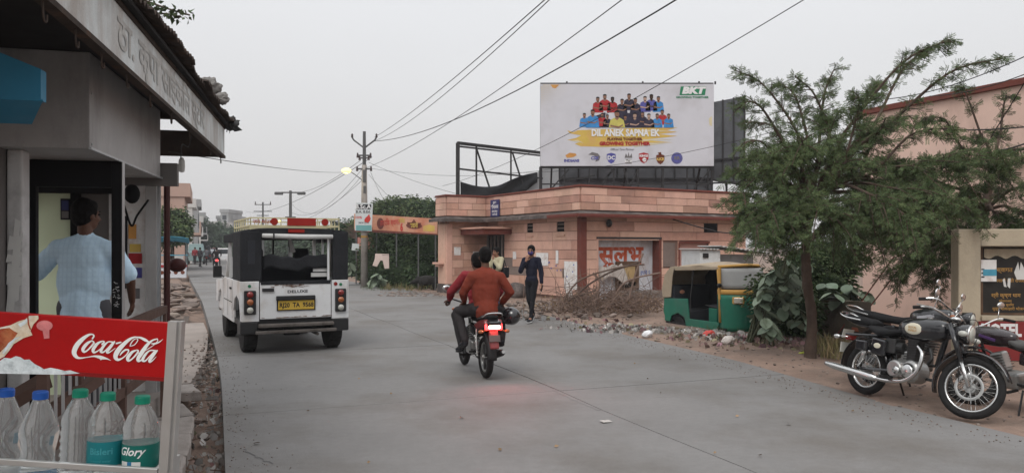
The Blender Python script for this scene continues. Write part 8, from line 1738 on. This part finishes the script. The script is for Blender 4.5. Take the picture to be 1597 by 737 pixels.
# stall with printed cloth front, left far
sl_ = thing('street_stall', 'street stall with a white printed front and red band, left of the far street', 'stall', at(256, 40, 0), R(20))
MB().bx((-.3, -.1, 0), (1.05, .6, .75)).build('counter', 'shirt_white', sl_); MB().bx((-.35, -.14, .55), (1.1, -.101, .68)).build('printed_band', 'pr_red', sl_); MB().bx((-.3, .1, 1.15), (1.1, .9, 1.2)).build('canopy', 'poster_blue', sl_)
for x in (-.25, 1.0): MB().bar((x, .1, 0), (x, .1, 1.2), .05).build('post', 'pole_steel', sl_)
mb = MB()
for k in range(4): mb.lathe([(.10, 0), (.10, .01)], 10, Matrix.Translation((-.1 + .33 * k, -.11, .28)), 'y')
mb.build('printed_spots', 'pr_brown', sl_).name = 'printed_spot'
MB().sheet(lambda u, v: (-.5 + 1.7 * u, -.4 + .8 * v, 2.05 - .25 * v + .1 * math.sin(PI * u)), 8, 4).build('blue_awning', 'poster_blue', sl_, smooth=True, solid=.02)
pr3 = thing('parked_pushcart', 'pale board leaning beside the far street stall near the rider in white', 'board', at(276, 44, 0), R(15)); MB().box((0, 0, .55), (.65, .05, 1.1), (-.1, 0, 0)).build('board', 'tape_white', pr3); MB().box((0, -.08, .2), (.5, .03, .2)).build('red_strip', 'pr_red', pr3)

# ---------------------------------------------------------------- every separate rigid piece becomes a part of its own
def split_pieces(o):
    me = o.data; n = len(me.vertices); par = list(range(n))
    def find(a):
        while par[a] != a: par[a] = par[par[a]]; a = par[a]
        return a
    for e_ in me.edges: par[find(e_.vertices[0])] = find(e_.vertices[1])
    groups = {}
    for p in me.polygons: groups.setdefault(find(p.vertices[0]), []).append(p)
    if len(groups) < 2 or len(groups) > 40: return
    first = True
    for ps in groups.values():
        ids = sorted({v for p in ps for v in p.vertices}); mp_ = {v: i for i, v in enumerate(ids)}
        nm = bpy.data.meshes.new(me.name); nm.from_pydata([tuple(me.vertices[v].co) for v in ids], [], [tuple(mp_[v] for v in p.vertices) for p in ps]); nm.materials.append(me.materials[0])
        for a_, b_ in zip(nm.polygons, ps): a_.use_smooth = b_.use_smooth
        if first: o.data = nm; first = False
        else:
            c = o.copy(); c.data = nm; COL.objects.link(c)
SPLIT = {'hood_frame', 'rear_quarter', 'rear_corner', 'side_panel', 'end_frame', 'canvas_side', 'rear_seat', 'front_seat', 'hood_side', 'inner_bar', 'door_gap', 'seat_rail', 'fascia_edge', 'roof_beam', 'pilaster', 'infill_panel', 'brace', 'dark_upright', 'notice_paper', 'rail', 'front_fork', 'bay_frame', 'scratched_writing', 'box_rivet', 'printed_spot', 'window_frame', 'junction_box', 'black_lamp', 'ledge', 'indicator', 'axle', 'chassis', 'rear_body', 'screen_frame', 'post_frame', 'board_frame', 'peeled_paint', 'inner_growth', 'carburettor', 'engine_cover', 'crankcase', 'rear_indicator', 'blue_panel', 'panel_jamb', 'mask_strap', 'windscreen_frame', 'brush_streaks', 'player_gap', 'upright', 'step', 'crossarm', 'footrest'}
for o in [q for q in bpy.data.objects if q.type == 'MESH' and q.name.split('.')[0] in SPLIT and q.data.users == 1 and q.parent is not None]:
    if len(o.data.vertices) < 4000: split_pieces(o)
bpy.data.batch_remove([m for m in bpy.data.meshes if m.users == 0])
for o in list(bpy.data.objects):
    ch_ = []; q = o
    while q.parent: ch_.append(q.parent); q = q.parent
    if len(ch_) > 2: o.parent = ch_[-2]
# air: thin haze over the whole place, the sky stays outside it
hz = MB().bx((-330, -60, -1.3), (260, 330, 14)).build('haze', bpy.data.materials.new('haze_air'), kind='stuff')
hm_ = hz.data.materials[0]; hm_.use_nodes = True; hn = hm_.node_tree.nodes; hn.clear(); ho2 = hn.new('ShaderNodeOutputMaterial'); hv = hn.new('ShaderNodeVolumePrincipled'); hv.inputs['Color'].default_value = (.93, .94, .97, 1); hv.inputs['Density'].default_value = .0010; hv.inputs['Anisotropy'].default_value = .2; hm_.node_tree.links.new(hv.outputs[0], ho2.inputs['Volume'])
